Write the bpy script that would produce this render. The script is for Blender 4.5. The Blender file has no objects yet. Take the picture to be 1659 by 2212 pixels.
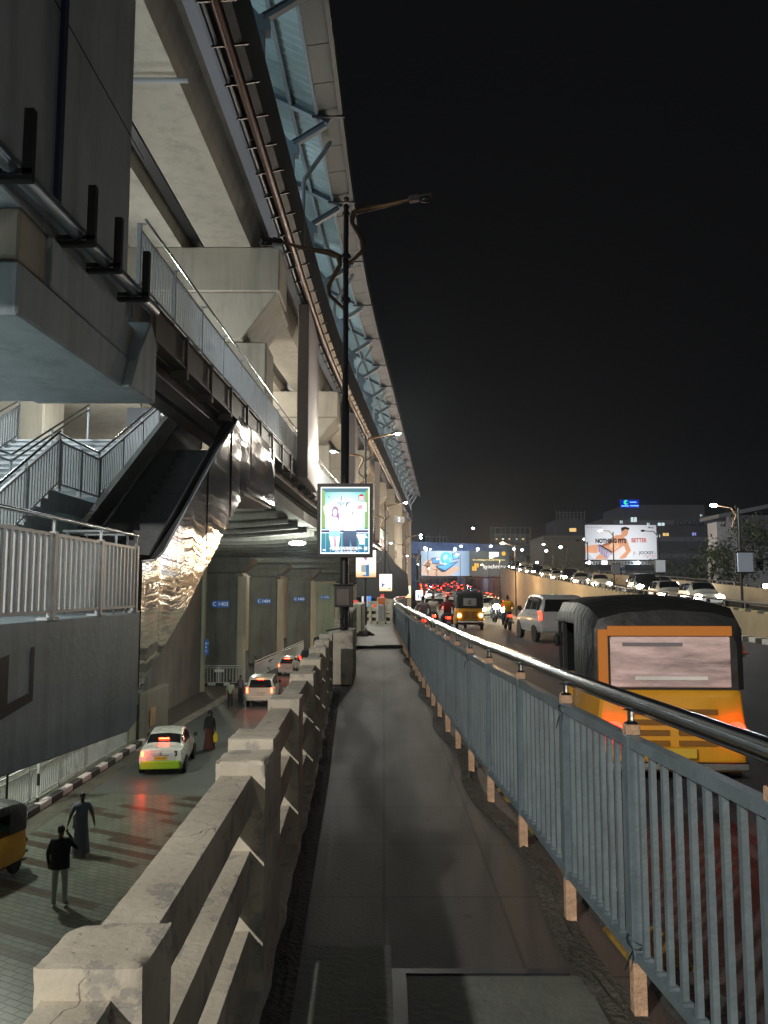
import bpy, bmesh, math, random
from mathutils import Vector, Matrix, noise, Euler
random.seed(7)
R = math.radians
scene = bpy.context.scene
COL = scene.collection

# ------------------------------------------------------------------ camera
EYE = 1.65
PITCH = math.atan(169/1725)
cam_d = bpy.data.cameras.new('camera')
cam_d.sensor_fit = 'HORIZONTAL'; cam_d.sensor_width = 36; cam_d.lens = 36*1725/1659
cam_d.clip_end = 3000; cam_d.clip_start = .05
cam = bpy.data.objects.new('camera', cam_d); COL.objects.link(cam)
cam.location = (0, 0, EYE); cam.rotation_euler = (R(90)+PITCH, 0, 0)
scene.camera = cam

# ------------------------------------------------------------------ night sky
w = bpy.data.worlds.new("World"); scene.world = w; w.use_nodes = True
nt = w.node_tree; bg = nt.nodes['Background']
bg.inputs['Color'].default_value = (.0036, .0038, .0042, 1); bg.inputs['Strength'].default_value = 1.0
scene.view_settings.view_transform = 'Standard'; scene.view_settings.look = 'None'
scene.view_settings.exposure = 0; scene.view_settings.gamma = 1
scene.cycles.use_denoising = True
scene.cycles.max_bounces = 5; scene.cycles.diffuse_bounces = 3; scene.cycles.glossy_bounces = 3
scene.cycles.transmission_bounces = 3; scene.cycles.volume_bounces = 0
scene.cycles.caustics_reflective = False; scene.cycles.caustics_refractive = False
scene.cycles.sample_clamp_indirect = 4; scene.cycles.use_light_tree = True

def at(x, y, Y):
    """point at depth Y seen at (x, y) of a 1659 x 2212 picture: used to measure the place"""
    f = 1725; u = (x-829.5)/f; v = (1106-y)/f
    c, s = math.cos(PITCH), math.sin(PITCH)
    k = Y/(c-v*s)
    return Vector((u*k, Y, EYE+(s+v*c)*k))
def on(x, y, z):
    """point of the level z seen at (x, y)"""
    p = at(x, y, 1.0); k = (z-EYE)/(p.z-EYE)
    return Vector((p.x*k, k, z))

# ------------------------------------------------------------------ materials
MATS = {}
def mat(name, col, rough=.6, metal=0., var=.0, vs=3., bump=0., bs=20., emit=0., ecol=None, spec=.5, coat=0., stretch=None, alpha=1., streak=0.):
    if name in MATS: return MATS[name]
    m = bpy.data.materials.new(name); m.use_nodes = True; t = m.node_tree; N = t.nodes; L = t.links
    b = N['Principled BSDF']
    b.inputs['Base Color'].default_value = (*col, 1); b.inputs['Roughness'].default_value = rough
    b.inputs['Metallic'].default_value = metal; b.inputs['Specular IOR Level'].default_value = spec
    b.inputs['Coat Weight'].default_value = coat; b.inputs['Alpha'].default_value = alpha
    if emit:
        b.inputs['Emission Color'].default_value = (*(ecol or col), 1); b.inputs['Emission Strength'].default_value = emit
    if var or bump:
        tc = N.new('ShaderNodeTexCoord'); mp = N.new('ShaderNodeMapping'); L.new(tc.outputs['Object'], mp.inputs['Vector'])
        if stretch: mp.inputs['Scale'].default_value = stretch
    if var:
        n1 = N.new('ShaderNodeTexNoise'); n1.inputs['Scale'].default_value = vs; n1.inputs['Detail'].default_value = 8; n1.inputs['Roughness'].default_value = .65
        L.new(mp.outputs[0], n1.inputs['Vector'])
        n2 = N.new('ShaderNodeTexNoise'); n2.inputs['Scale'].default_value = vs*.22; n2.inputs['Detail'].default_value = 4
        L.new(mp.outputs[0], n2.inputs['Vector'])
        mx = N.new('ShaderNodeMath'); mx.operation = 'ADD'; L.new(n1.outputs[0], mx.inputs[0]); L.new(n2.outputs[0], mx.inputs[1])
        mr = N.new('ShaderNodeMapRange'); mr.inputs['From Min'].default_value = .7; mr.inputs['From Max'].default_value = 1.3
        mr.inputs['To Min'].default_value = 1-var; mr.inputs['To Max'].default_value = 1+var; L.new(mx.outputs[0], mr.inputs['Value'])
        vm = N.new('ShaderNodeVectorMath'); vm.operation = 'SCALE'; vm.inputs[0].default_value = col; L.new(mr.outputs[0], vm.inputs['Scale'])
        src = vm
        if streak:
            m2 = N.new('ShaderNodeMapping'); m2.inputs['Scale'].default_value = (2.2, 2.2, .16); L.new(tc.outputs['Object'], m2.inputs['Vector'])
            n4 = N.new('ShaderNodeTexNoise'); n4.inputs['Scale'].default_value = 1; n4.inputs['Detail'].default_value = 7; n4.inputs['Roughness'].default_value = .7; L.new(m2.outputs[0], n4.inputs['Vector'])
            r4 = N.new('ShaderNodeMapRange'); r4.inputs['From Min'].default_value = .48; r4.inputs['From Max'].default_value = .72; r4.inputs['To Min'].default_value = 1; r4.inputs['To Max'].default_value = 1-streak; L.new(n4.outputs[0], r4.inputs['Value'])
            v4 = N.new('ShaderNodeVectorMath'); v4.operation = 'SCALE'; L.new(vm.outputs[0], v4.inputs[0]); L.new(r4.outputs[0], v4.inputs['Scale']); src = v4
        L.new(src.outputs[0], b.inputs['Base Color'])
        rr = N.new('ShaderNodeMapRange'); rr.inputs['To Min'].default_value = max(.05, rough-.12); rr.inputs['To Max'].default_value = min(1, rough+.12)
        L.new(n1.outputs[0], rr.inputs['Value']); L.new(rr.outputs[0], b.inputs['Roughness'])
    if bump:
        n3 = N.new('ShaderNodeTexNoise'); n3.inputs['Scale'].default_value = bs; n3.inputs['Detail'].default_value = 6
        L.new(mp.outputs[0], n3.inputs['Vector'])
        bp = N.new('ShaderNodeBump'); bp.inputs['Strength'].default_value = bump; bp.inputs['Distance'].default_value = .05
        L.new(n3.outputs[0], bp.inputs['Height']); L.new(bp.outputs[0], b.inputs['Normal'])
    MATS[name] = m
    return m
def emis(name, col, s):
    return mat(name, (.02, .02, .02) if s > 1.5 else col, .4, emit=s, ecol=col)

def plaster():
    m = bpy.data.materials.new('chipped cream plaster'); m.use_nodes = True; t = m.node_tree; N = t.nodes; L = t.links; b = N['Principled BSDF']; b.inputs['Roughness'].default_value = .88
    tc = N.new('ShaderNodeTexCoord')
    def nz(s, d=6, r=.6): n = N.new('ShaderNodeTexNoise'); n.inputs['Scale'].default_value = s; n.inputs['Detail'].default_value = d; n.inputs['Roughness'].default_value = r; L.new(tc.outputs['Object'], n.inputs['Vector']); return n
    def rng(src, a, c, lo, hi): r = N.new('ShaderNodeMapRange'); r.inputs['From Min'].default_value = a; r.inputs['From Max'].default_value = c; r.inputs['To Min'].default_value = lo; r.inputs['To Max'].default_value = hi; L.new(src, r.inputs['Value']); return r.outputs[0]
    chip = rng(nz(7, 9, .68).outputs[0], .56, .60, 0, 1)
    mx = N.new('ShaderNodeMix'); mx.data_type = 'RGBA'; mx.inputs['A'].default_value = (.52, .48, .395, 1); mx.inputs['B'].default_value = (.37, .355, .32, 1); L.new(chip, mx.inputs['Factor'])
    wv = nz(2.5, 4); va = N.new('ShaderNodeVectorMath'); va.operation = 'MULTIPLY_ADD'; L.new(wv.outputs['Color'], va.inputs[0]); va.inputs[1].default_value = (.35, .35, .35); L.new(tc.outputs['Object'], va.inputs[2])
    vo = N.new('ShaderNodeTexVoronoi'); vo.feature = 'DISTANCE_TO_EDGE'; vo.inputs['Scale'].default_value = 3.2; L.new(va.outputs[0], vo.inputs['Vector'])
    crack = rng(vo.outputs['Distance'], .0, .008, 1, 0); gate = rng(nz(1.4, 2).outputs[0], .5, .56, 0, 1)
    ck = N.new('ShaderNodeMath'); ck.operation = 'MULTIPLY'; L.new(crack, ck.inputs[0]); L.new(gate, ck.inputs[1])
    m2 = N.new('ShaderNodeMix'); m2.data_type = 'RGBA'; m2.inputs['B'].default_value = (.12, .11, .095, 1); L.new(ck.outputs[0], m2.inputs['Factor']); L.new(mx.outputs['Result'], m2.inputs['A'])
    gr = rng(nz(1.7, 8, .7).outputs[0], .35, .7, 1.12, .62); vm = N.new('ShaderNodeVectorMath'); vm.operation = 'SCALE'; L.new(m2.outputs['Result'], vm.inputs[0]); L.new(gr, vm.inputs['Scale'])
    pit = rng(nz(46, 3).outputs[0], .66, .72, 1, .6); vm2 = N.new('ShaderNodeVectorMath'); vm2.operation = 'SCALE'; L.new(vm.outputs[0], vm2.inputs[0]); L.new(pit, vm2.inputs['Scale']); L.new(vm2.outputs[0], b.inputs['Base Color'])
    h = N.new('ShaderNodeMath'); h.operation = 'MULTIPLY_ADD'; h.inputs[1].default_value = -.5; L.new(chip, h.inputs[0]); L.new(nz(34, 8).outputs[0], h.inputs[2])
    h2 = N.new('ShaderNodeMath'); h2.operation = 'SUBTRACT'; L.new(h.outputs[0], h2.inputs[0]); L.new(ck.outputs[0], h2.inputs[1])
    bp = N.new('ShaderNodeBump'); bp.inputs['Strength'].default_value = .35; bp.inputs['Distance'].default_value = .012; L.new(h2.outputs[0], bp.inputs['Height']); L.new(bp.outputs[0], b.inputs['Normal'])
    return m
concrete_pale = plaster()
concrete_grey = mat('grey painted concrete', (.36, .42, .45), .75, var=.2, vs=.9, bump=.15, bs=9, streak=.35)
concrete_cream = mat('cream painted concrete', (.50, .46, .38), .75, var=.14, vs=.9, bump=.1, bs=8, streak=.28)
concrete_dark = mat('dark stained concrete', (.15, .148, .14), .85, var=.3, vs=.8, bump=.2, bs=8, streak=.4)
concrete_green = mat('green painted pier', (.36, .38, .29), .7, var=.15, vs=.8, bump=.05, bs=6, streak=.3)
rail_paint = mat('blue grey rail paint', (.125, .165, .19), .42, var=.22, vs=14, bump=.1, bs=60, coat=.1)
rail_light = mat('pale rail paint', (.60, .63, .65), .4, var=.12, vs=10)
warm_lit_rust = mat('warm lit rough post foot', (.50, .33, .22), .75, var=.4, vs=30, bump=.4, bs=60)  # warm head lamp light painted into the colour of post feet and caps
chrome = mat('polished steel tube', (.42, .45, .47), .2, 1., bump=.03, bs=40)
steel_blue = mat('blue steel paint', (.20, .245, .28), .45, var=.12, vs=3)
steel_dark = mat('dark painted steel', (.045, .045, .045), .45, var=.25, vs=4)
steel_brown = mat('dark brown steel', (.12, .10, .085), .5, var=.35, vs=3, bump=.05, bs=10)
iron_black = mat('black iron', (.012, .012, .013), .45, var=.3, vs=8)
arm_brown = mat('tarnished brass paint', (.11, .065, .03), .45, .3, var=.4, vs=9)
copper = mat('copper coloured pipe', (.055, .022, .013), .38, .6, var=.3, vs=4)
pvc = mat('grey plastic pipe', (.42, .44, .46), .35)
sheet = mat('corrugated roof sheet', (.34, .42, .43), .45, .1, var=.25, vs=1.2)
black_rubber = mat('black rubber', (.012, .012, .012), .7)
asphalt = mat('road asphalt', (.05, .052, .054), .62, var=.25, vs=2.2, bump=.25, bs=60)
asphalt_low = mat('street asphalt', (.075, .085, .08), .5, var=.2, vs=1.2, bump=.2, bs=40)
white_paint = mat('white paint', (.7, .7, .68), .6, var=.2, vs=6)
pink_white = mat('worn white kerb paint', (.55, .47, .47), .7, var=.2, vs=5)
black_paint = mat('black kerb paint', (.02, .02, .02), .6, var=.3, vs=5)
yellow_paint = mat('worn yellow kerb paint', (.24, .15, .02), .75, var=.75, vs=6, bump=.3, bs=30)
soil = mat('dirt and moss', (.06, .058, .048), .95, var=.5, vs=9, bump=.9, bs=30)
glass_dark = mat('dark window glass', (.012, .014, .016), .08, spec=.8)
ground_m = mat('dark bare ground', (.03, .03, .028), .9, var=.4, vs=.5)
leaf = mat('tree leaves', (.045, .07, .03), .6, var=.4, vs=3)
bark = mat('tree bark', (.08, .06, .045), .9, var=.3, vs=8)
terracotta = mat('pale clay pot', (.4, .32, .26), .8, var=.2, vs=8)

def brushed():
    m = bpy.data.materials.new('wavy polished steel panel'); m.use_nodes = True; t = m.node_tree; N = t.nodes; L = t.links
    b = N['Principled BSDF']; b.inputs['Base Color'].default_value = (.50, .46, .43, 1); b.inputs['Metallic'].default_value = 1; b.inputs['Roughness'].default_value = .10
    tc = N.new('ShaderNodeTexCoord')
    wn = N.new('ShaderNodeTexNoise'); wn.inputs['Scale'].default_value = 1; wn.inputs['Detail'].default_value = 2
    wm = N.new('ShaderNodeMapping'); wm.inputs['Scale'].default_value = (1, 1.3, .2); L.new(tc.outputs['Object'], wm.inputs['Vector']); L.new(wm.outputs[0], wn.inputs['Vector'])
    wz = N.new('ShaderNodeCombineXYZ'); ws = N.new('ShaderNodeMath'); ws.operation = 'MULTIPLY'; ws.inputs[1].default_value = .38; L.new(wn.outputs[0], ws.inputs[0]); L.new(ws.outputs[0], wz.inputs['Z'])
    va = N.new('ShaderNodeVectorMath'); L.new(tc.outputs['Object'], va.inputs[0]); L.new(wz.outputs[0], va.inputs[1])
    acc = None
    for sc, d in (((1, .18, 2.4), .032), ((1, .25, 6.5), .010), ((1, .3, 17), .0016)):
        mp = N.new('ShaderNodeMapping'); mp.inputs['Scale'].default_value = sc; L.new(va.outputs[0], mp.inputs['Vector'])
        n = N.new('ShaderNodeTexNoise'); n.inputs['Scale'].default_value = 1; n.inputs['Detail'].default_value = 1; L.new(mp.outputs[0], n.inputs['Vector'])
        h = N.new('ShaderNodeMath'); h.operation = 'MULTIPLY_ADD'; h.inputs[1].default_value = d; L.new(n.outputs[0], h.inputs[0])
        h.inputs[2].default_value = 0
        if acc: L.new(acc.outputs[0], h.inputs[2])
        acc = h
    bp = N.new('ShaderNodeBump'); bp.inputs['Strength'].default_value = 1; bp.inputs['Distance'].default_value = 1
    L.new(acc.outputs[0], bp.inputs['Height']); L.new(bp.outputs[0], b.inputs['Normal'])
    return m
wavy_steel = brushed()

def pavers():
    m = bpy.data.materials.new('interlocking pavers'); m.use_nodes = True; t = m.node_tree; N = t.nodes; L = t.links
    b = N['Principled BSDF']; b.inputs['Roughness'].default_value = .34
    tc = N.new('ShaderNodeTexCoord')
    mp = N.new('ShaderNodeMapping'); mp.inputs['Rotation'].default_value = (0, 0, R(28)); L.new(tc.outputs['Object'], mp.inputs['Vector'])
    br = N.new('ShaderNodeTexBrick'); L.new(mp.outputs[0], br.inputs['Vector'])
    br.inputs['Scale'].default_value = 1; br.inputs['Brick Width'].default_value = .34; br.inputs['Row Height'].default_value = .17
    br.inputs['Mortar Size'].default_value = .018; br.inputs['Mortar Smooth'].default_value = .3
    br.inputs['Color1'].default_value = (.12, .135, .105, 1); br.inputs['Color2'].default_value = (.09, .102, .085, 1); br.inputs['Mortar'].default_value = (.035, .035, .03, 1)
    bb = N.new('ShaderNodeTexBrick'); L.new(mp.outputs[0], bb.inputs['Vector'])
    bb.inputs['Scale'].default_value = 1; bb.inputs['Brick Width'].default_value = 2.4; bb.inputs['Row Height'].default_value = .34; bb.inputs['Mortar Size'].default_value = 0
    bb.inputs['Color1'].default_value = (0, 0, 0, 1); bb.inputs['Color2'].default_value = (1, 1, 1, 1)
    gt = N.new('ShaderNodeMath'); gt.operation = 'GREATER_THAN'; gt.inputs[1].default_value = .74; L.new(bb.outputs['Color'], gt.inputs[0])
    mx = N.new('ShaderNodeMix'); mx.data_type = 'RGBA'; mx.blend_type = 'MULTIPLY'; mx.inputs['B'].default_value = (.5, .32, .26, 1)
    L.new(gt.outputs[0], mx.inputs['Factor']); L.new(br.outputs['Color'], mx.inputs['A']); 
    n = N.new('ShaderNodeTexNoise'); n.inputs['Scale'].default_value = .8; n.inputs['Detail'].default_value = 6; L.new(tc.outputs['Object'], n.inputs['Vector'])
    mr = N.new('ShaderNodeMapRange'); mr.inputs['To Min'].default_value = .55; mr.inputs['To Max'].default_value = 1.4; L.new(n.outputs[0], mr.inputs['Value'])
    vm = N.new('ShaderNodeVectorMath'); vm.operation = 'SCALE'; L.new(mx.outputs['Result'], vm.inputs[0]); L.new(mr.outputs[0], vm.inputs['Scale'])
    L.new(vm.outputs[0], b.inputs['Base Color'])
    bp = N.new('ShaderNodeBump'); bp.inputs['Strength'].default_value = .6; bp.inputs['Distance'].default_value = .01; bp.invert = True
    L.new(br.outputs['Fac'], bp.inputs['Height']); L.new(bp.outputs[0], b.inputs['Normal'])
    return m
pavers_m = pavers()

def walk_mat():
    m = bpy.data.materials.new('stained cement walkway'); m.use_nodes = True; t = m.node_tree; N = t.nodes; L = t.links
    b = N['Principled BSDF']; tc = N.new('ShaderNodeTexCoord')
    def nz(s, d=6, st=(1, 1, 1)):
        mp = N.new('ShaderNodeMapping'); mp.inputs['Scale'].default_value = st; L.new(tc.outputs['Object'], mp.inputs['Vector'])
        n = N.new('ShaderNodeTexNoise'); n.inputs['Scale'].default_value = s; n.inputs['Detail'].default_value = d; n.inputs['Roughness'].default_value = .68; L.new(mp.outputs[0], n.inputs['Vector']); return n
    br = N.new('ShaderNodeTexBrick'); L.new(tc.outputs['Object'], br.inputs['Vector']); br.offset = 0
    br.inputs['Scale'].default_value = 1; br.inputs['Brick Width'].default_value = .62; br.inputs['Row Height'].default_value = .9; br.inputs['Mortar Size'].default_value = .011; br.inputs['Mortar Smooth'].default_value = .4
    br.inputs['Color1'].default_value = (.054, .047, .042, 1); br.inputs['Color2'].default_value = (.038, .037, .036, 1); br.inputs['Mortar'].default_value = (.018, .018, .017, 1)
    r = N.new('ShaderNodeMapRange'); a = nz(1.3, 9, (1.6, .22, 1)); L.new(a.outputs[0], r.inputs['Value']); r.inputs['From Min'].default_value = .3; r.inputs['From Max'].default_value = .7; r.inputs['To Min'].default_value = .90; r.inputs['To Max'].default_value = 1.1
    vm = N.new('ShaderNodeVectorMath'); vm.operation = 'SCALE'; L.new(br.outputs['Color'], vm.inputs[0]); L.new(r.outputs[0], vm.inputs['Scale'])
    # cement splashes
    s = nz(5.5, 10, (1, .5, 1)); cr = N.new('ShaderNodeMapRange'); cr.inputs['From Min'].default_value = .66; cr.inputs['From Max'].default_value = .68; L.new(s.outputs[0], cr.inputs['Value'])
    mx = N.new('ShaderNodeMix'); mx.data_type = 'RGBA'; L.new(cr.outputs[0], mx.inputs['Factor']); L.new(vm.outputs[0], mx.inputs['A']); mx.inputs['B'].default_value = (.085, .08, .072, 1)
    # small dark gum spots
    vo = N.new('ShaderNodeTexVoronoi'); vo.inputs['Scale'].default_value = 2.6; L.new(tc.outputs['Object'], vo.inputs['Vector'])
    sp = N.new('ShaderNodeMapRange'); sp.inputs['From Min'].default_value = .05; sp.inputs['From Max'].default_value = .075; sp.inputs['To Min'].default_value = .45; L.new(vo.outputs['Distance'], sp.inputs['Value'])
    vm2 = N.new('ShaderNodeVectorMath'); vm2.operation = 'SCALE'; L.new(mx.outputs['Result'], vm2.inputs[0]); L.new(sp.outputs[0], vm2.inputs['Scale'])
    L.new(vm2.outputs[0], b.inputs['Base Color'])
    rr = N.new('ShaderNodeMapRange'); rr.inputs['From Min'].default_value = .35; rr.inputs['From Max'].default_value = .65; rr.inputs['To Min'].default_value = .58; rr.inputs['To Max'].default_value = .70; w2 = nz(.9, 5, (1.5, .3, 1)); L.new(w2.outputs[0], rr.inputs['Value']); L.new(rr.outputs[0], b.inputs['Roughness'])
    bp = N.new('ShaderNodeBump'); bp.inputs['Strength'].default_value = .35; bp.inputs['Distance'].default_value = .02; g = nz(38, 8); L.new(g.outputs[0], bp.inputs['Height']); L.new(bp.outputs[0], b.inputs['Normal'])
    return m
walk_m = walk_mat()

# ------------------------------------------------------------------ mesh helpers
class MB:
    def __init__(s): s.v = []; s.f = []; s.m = []
    def add(s, vs, fs, mi=0):
        o = len(s.v); s.v += [tuple(v) for v in vs]; s.f += [[i+o for i in f] for f in fs]; s.m += [mi]*len(fs); return s
    def hexa(s, p, mi=0):      # 8 points: bottom 4 (ccw), top 4
        return s.add(p, [(3, 2, 1, 0), (4, 5, 6, 7), (0, 1, 5, 4), (1, 2, 6, 5), (2, 3, 7, 6), (3, 0, 4, 7)], mi)
    def box(s, x0, x1, y0, y1, z0, z1, mi=0):
        return s.hexa([(x0, y0, z0), (x1, y0, z0), (x1, y1, z0), (x0, y1, z0), (x0, y0, z1), (x1, y0, z1), (x1, y1, z1), (x0, y1, z1)], mi)
    def cbox(s, c, d, mi=0, rz=0):
        P = []
        for z in (-1, 1):
            for x, y in ((-1, -1), (1, -1), (1, 1), (-1, 1)):
                dx, dy = x*d[0]/2, y*d[1]/2
                P.append((c[0]+dx*math.cos(rz)-dy*math.sin(rz), c[1]+dx*math.sin(rz)+dy*math.cos(rz), c[2]+z*d[2]/2))
        return s.hexa(P, mi)
    def beam(s, a, b, w, h, mi=0, up=(0, 0, 1)):
        a = Vector(a); b = Vector(b); d = (b-a).normalized(); u = Vector(up)
        if abs(d.dot(u)) > .98: u = Vector((0, 1, 0))
        x = d.cross(u).normalized(); z = x.cross(d)
        P = [q + x*sx*w/2 + z*sz*h/2 for sz in (-1, 1) for q, sx in ((a, -1), (a, 1), (b, 1), (b, -1))]
        return s.hexa(P, mi)
    def ibeam(s, a, b, w, h, th=.03, mi=0):
        a = Vector(a); b = Vector(b); d = (b-a).normalized(); x = d.cross(Vector((0, 0, 1))).normalized(); z = x.cross(d)
        s.beam(a+z*(h-th)/2, b+z*(h-th)/2, w, th, mi); s.beam(a-z*(h-th)/2, b-z*(h-th)/2, w, th, mi); s.beam(a, b, th, h-2*th-.004, mi)
        return s
    def prism(s, poly, x0, x1, axis='x', mi=0):
        n = len(poly)
        def q(a, p): return (a, p[0], p[1]) if axis == 'x' else ((p[0], a, p[1]) if axis == 'y' else (p[0], p[1], a))
        vs = [q(x0, p) for p in poly]+[q(x1, p) for p in poly]
        fs = [list(range(n))[::-1], list(range(n, 2*n))]+[(i, (i+1) % n, n+(i+1) % n, n+i) for i in range(n)]
        return s.add(vs, fs, mi)
    def loft(s, rings, cap=True, mi=0, closed=True):
        n = len(rings[0]); vs = [p for r in rings for p in r]; fs = []
        for k in range(len(rings)-1):
            for i in range(n if closed else n-1):
                j = (i+1) % n; fs.append((k*n+i, k*n+j, (k+1)*n+j, (k+1)*n+i))
        if cap and closed: fs += [list(range(n))[::-1], list(range((len(rings)-1)*n, len(rings)*n))]
        return s.add(vs, fs, mi)
    def tube(s, pts, r, n=8, mi=0, closed=False):
        pts = [Vector(p) for p in pts]; rings = []; prev = None
        for i, p in enumerate(pts):
            if closed: d = (pts[(i+1) % len(pts)]-pts[i-1]).normalized()
            else: d = (pts[min(i+1, len(pts)-1)]-pts[max(i-1, 0)]).normalized()
            if prev is None:
                u = Vector((0, 0, 1)) if abs(d.z) < .9 else Vector((1, 0, 0))
            else: u = prev
            x = d.cross(u).normalized(); z = x.cross(d).normalized(); prev = z
            rr = r[i] if isinstance(r, (list, tuple)) else r
            rings.append([p+(x*math.cos(2*math.pi*k/n)+z*math.sin(2*math.pi*k/n))*rr for k in range(n)])
        if closed: rings.append(rings[0])
        return s.loft(rings, not closed, mi)
    def lathe(s, prof, c=(0, 0, 0), n=12, axis='z', mi=0):
        rings = []
        for r, z in prof:
            ring = []
            for k in range(n):
                a = 2*math.pi*k/n; x, y = r*math.cos(a), r*math.sin(a)
                p = (x, y, z) if axis == 'z' else ((z, x, y) if axis == 'x' else (y, z, x))
                ring.append((c[0]+p[0], c[1]+p[1], c[2]+p[2]))
            rings.append(ring)
        return s.loft(rings, True, mi)
    def ball(s, c, r, n=10, sx=1, sy=1, sz=1, mi=0):
        rings = []
        for i in range(n//2+1):
            a = -math.pi/2+math.pi*i/(n//2); rr = max(.02, math.cos(a))*r
            rings.append([(c[0]+rr*math.cos(2*math.pi*k/n)*sx, c[1]+rr*math.sin(2*math.pi*k/n)*sy, c[2]+r*math.sin(a)*sz) for k in range(n)])
        return s.loft(rings, True, mi)
    def build(s, name, mats, parent=None, smooth=False, bevel=0, loc=None):
        me = bpy.data.meshes.new(name); me.from_pydata(s.v, [], s.f)
        if not isinstance(mats, (list, tuple)): mats = [mats]
        for m in mats: me.materials.append(m)
        if len(mats) > 1:
            for p, i in zip(me.polygons, s.m): p.material_index = i
        bm = bmesh.new(); bm.from_mesh(me); bmesh.ops.recalc_face_normals(bm, faces=bm.faces); bm.to_mesh(me); bm.free()
        if smooth:
            for p in me.polygons: p.use_smooth = True
            if hasattr(me, 'set_sharp_from_angle'): me.set_sharp_from_angle(angle=R(40))
        o = bpy.data.objects.new(name, me); COL.objects.link(o)
        if parent: o.parent = parent
        if loc: o.location = loc
        if bevel:
            b = o.modifiers.new('edge', 'BEVEL'); b.width = bevel; b.segments = 1; b.limit_method = 'ANGLE'
        return o

def tag(o, label=None, cat=None, group=None, kind=None):
    if label: o['label'] = label
    if cat: o['category'] = cat
    if group: o['group'] = group
    if kind: o['kind'] = kind
    return o
def thing(name, label, cat, loc=(0, 0, 0), rz=0, group=None):
    o = bpy.data.objects.new(name, None); o.empty_display_size = .2; COL.objects.link(o)
    o.location = loc; o.rotation_euler = (0, 0, rz)
    return tag(o, label, cat, group)
def copy_tree(o, parent=None):
    c = o.copy(); COL.objects.link(c)
    if parent: c.parent = parent
    for ch in list(o.children): copy_tree(ch, c)
    return c
def dup(o, loc, rz=0, label=None, group=None, skip=()):
    c = copy_tree(o); c.location = loc; c.rotation_euler = (0, 0, rz)
    if label: c['label'] = label
    if group: c['group'] = group
    return c
def light(name, kind, loc, energy, col=(1, 1, 1), size=.2, parent=None, rot=None, spot=None, blend=.3, sy=None):
    d = bpy.data.lights.new(name, kind); d.energy = energy; d.color = col
    if kind == 'AREA':
        d.size = size
        if sy: d.shape = 'RECTANGLE'; d.size_y = sy
    else: d.shadow_soft_size = size
    if spot: d.spot_size = R(spot); d.spot_blend = blend
    o = bpy.data.objects.new(name, d); COL.objects.link(o); o.location = loc
    if rot: o.rotation_euler = rot
    if parent: o.parent = parent
    return o
def text(body, size, m, parent, loc, rot=(R(90), 0, 0), align='CENTER', name='lettering', xs=1, bold=0):
    c = bpy.data.curves.new(name, 'FONT'); c.body = body; c.size = size; c.align_x = align; c.align_y = 'CENTER'; c.extrude = .001; c.offset = bold
    c.resolution_u = 3
    c.materials.append(m); o = bpy.data.objects.new(name, c); COL.objects.link(o); o.parent = parent
    dg = bpy.context.evaluated_depsgraph_get(); me = bpy.data.meshes.new_from_object(o.evaluated_get(dg)); bpy.data.objects.remove(o)
    o = bpy.data.objects.new(name, me); COL.objects.link(o); o.parent = parent
    o.location = loc; o.rotation_euler = rot; o.scale = (xs, 1, 1)
    return o

def rough_box(x0, x1, y0, y1, z0, z1, step=.03, amp=.004, chip=.02, seed=0, bev=.012, corner=None):
    """concrete block with worn edges"""
    bm = bmesh.new(); bmesh.ops.create_cube(bm, size=1)
    for v in bm.verts:
        v.co = Vector(((x0+x1)/2+v.co.x*(x1-x0), (y0+y1)/2+v.co.y*(y1-y0), (z0+z1)/2+v.co.z*(z1-z0)))
    dims = (x1-x0, y1-y0, z1-z0)
    for ax in range(3):
        n = min(60, int(dims[ax]/step))
        lo = (x0, y0, z0)[ax]
        for i in range(1, n):
            co = [0, 0, 0]; co[ax] = lo+dims[ax]*i/n; no = [0, 0, 0]; no[ax] = 1
            bmesh.ops.bisect_plane(bm, geom=bm.verts[:]+bm.edges[:]+bm.faces[:], plane_co=co, plane_no=no)
    c = Vector(((x0+x1)/2, (y0+y1)/2, (z0+z1)/2)); lo = Vector((x0, y0, z0)); hi = Vector((x1, y1, z1))
    off = Vector((seed*3.7, seed*1.3, 0))
    for v in bm.verts:
        p = v.co.copy(); dist = [min(p[i]-lo[i], hi[i]-p[i]) for i in range(3)]
        ds = sorted(range(3), key=lambda i: dist[i])
        near = dist[ds[1]]                        # distance to the nearest edge
        n1 = noise.noise((p+off)*9); n2 = noise.noise((p+off)*31)
        k = 0
        if near < .02:
            k = (1-near/.02)*(bev+max(0, n1)*chip*1.6+abs(n2)*chip*.3)
        for i in ds[:2]:
            if dist[i] < .02: v.co[i] += (1 if p[i] < c[i] else -1)*k
        q = Vector((n2, noise.noise((p+off)*27+Vector((5, 0, 0))), noise.noise((p+off)*23+Vector((0, 7, 0)))))
        v.co += q*amp
        if corner:
            d = (p-Vector(corner[0])).length
            if d < corner[1]: v.co += (c-p).normalized()*(corner[1]-d)*(.55+.35*n1)
    me = bpy.data.meshes.new('block'); bm.to_mesh(me); bm.free()
    vs = [tuple(v.co) for v in me.vertices]; fs = [list(p.vertices) for p in me.polygons]; bpy.data.meshes.remove(me)
    return vs, fs

def interp(tab, y):
    if y <= tab[0][0]: a, b = tab[0], tab[1]
    elif y >= tab[-1][0]: a, b = tab[-2], tab[-1]
    else:
        for a, b in zip(tab, tab[1:]):
            if a[0] <= y <= b[0]: break
    return a[1]+(b[1]-a[1])*(y-a[0])/(b[0]-a[0])
def frange(a, b, st):
    o = []; 
    while a < b-1e-6: o.append(a); a += st
    return o+[b]
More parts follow.
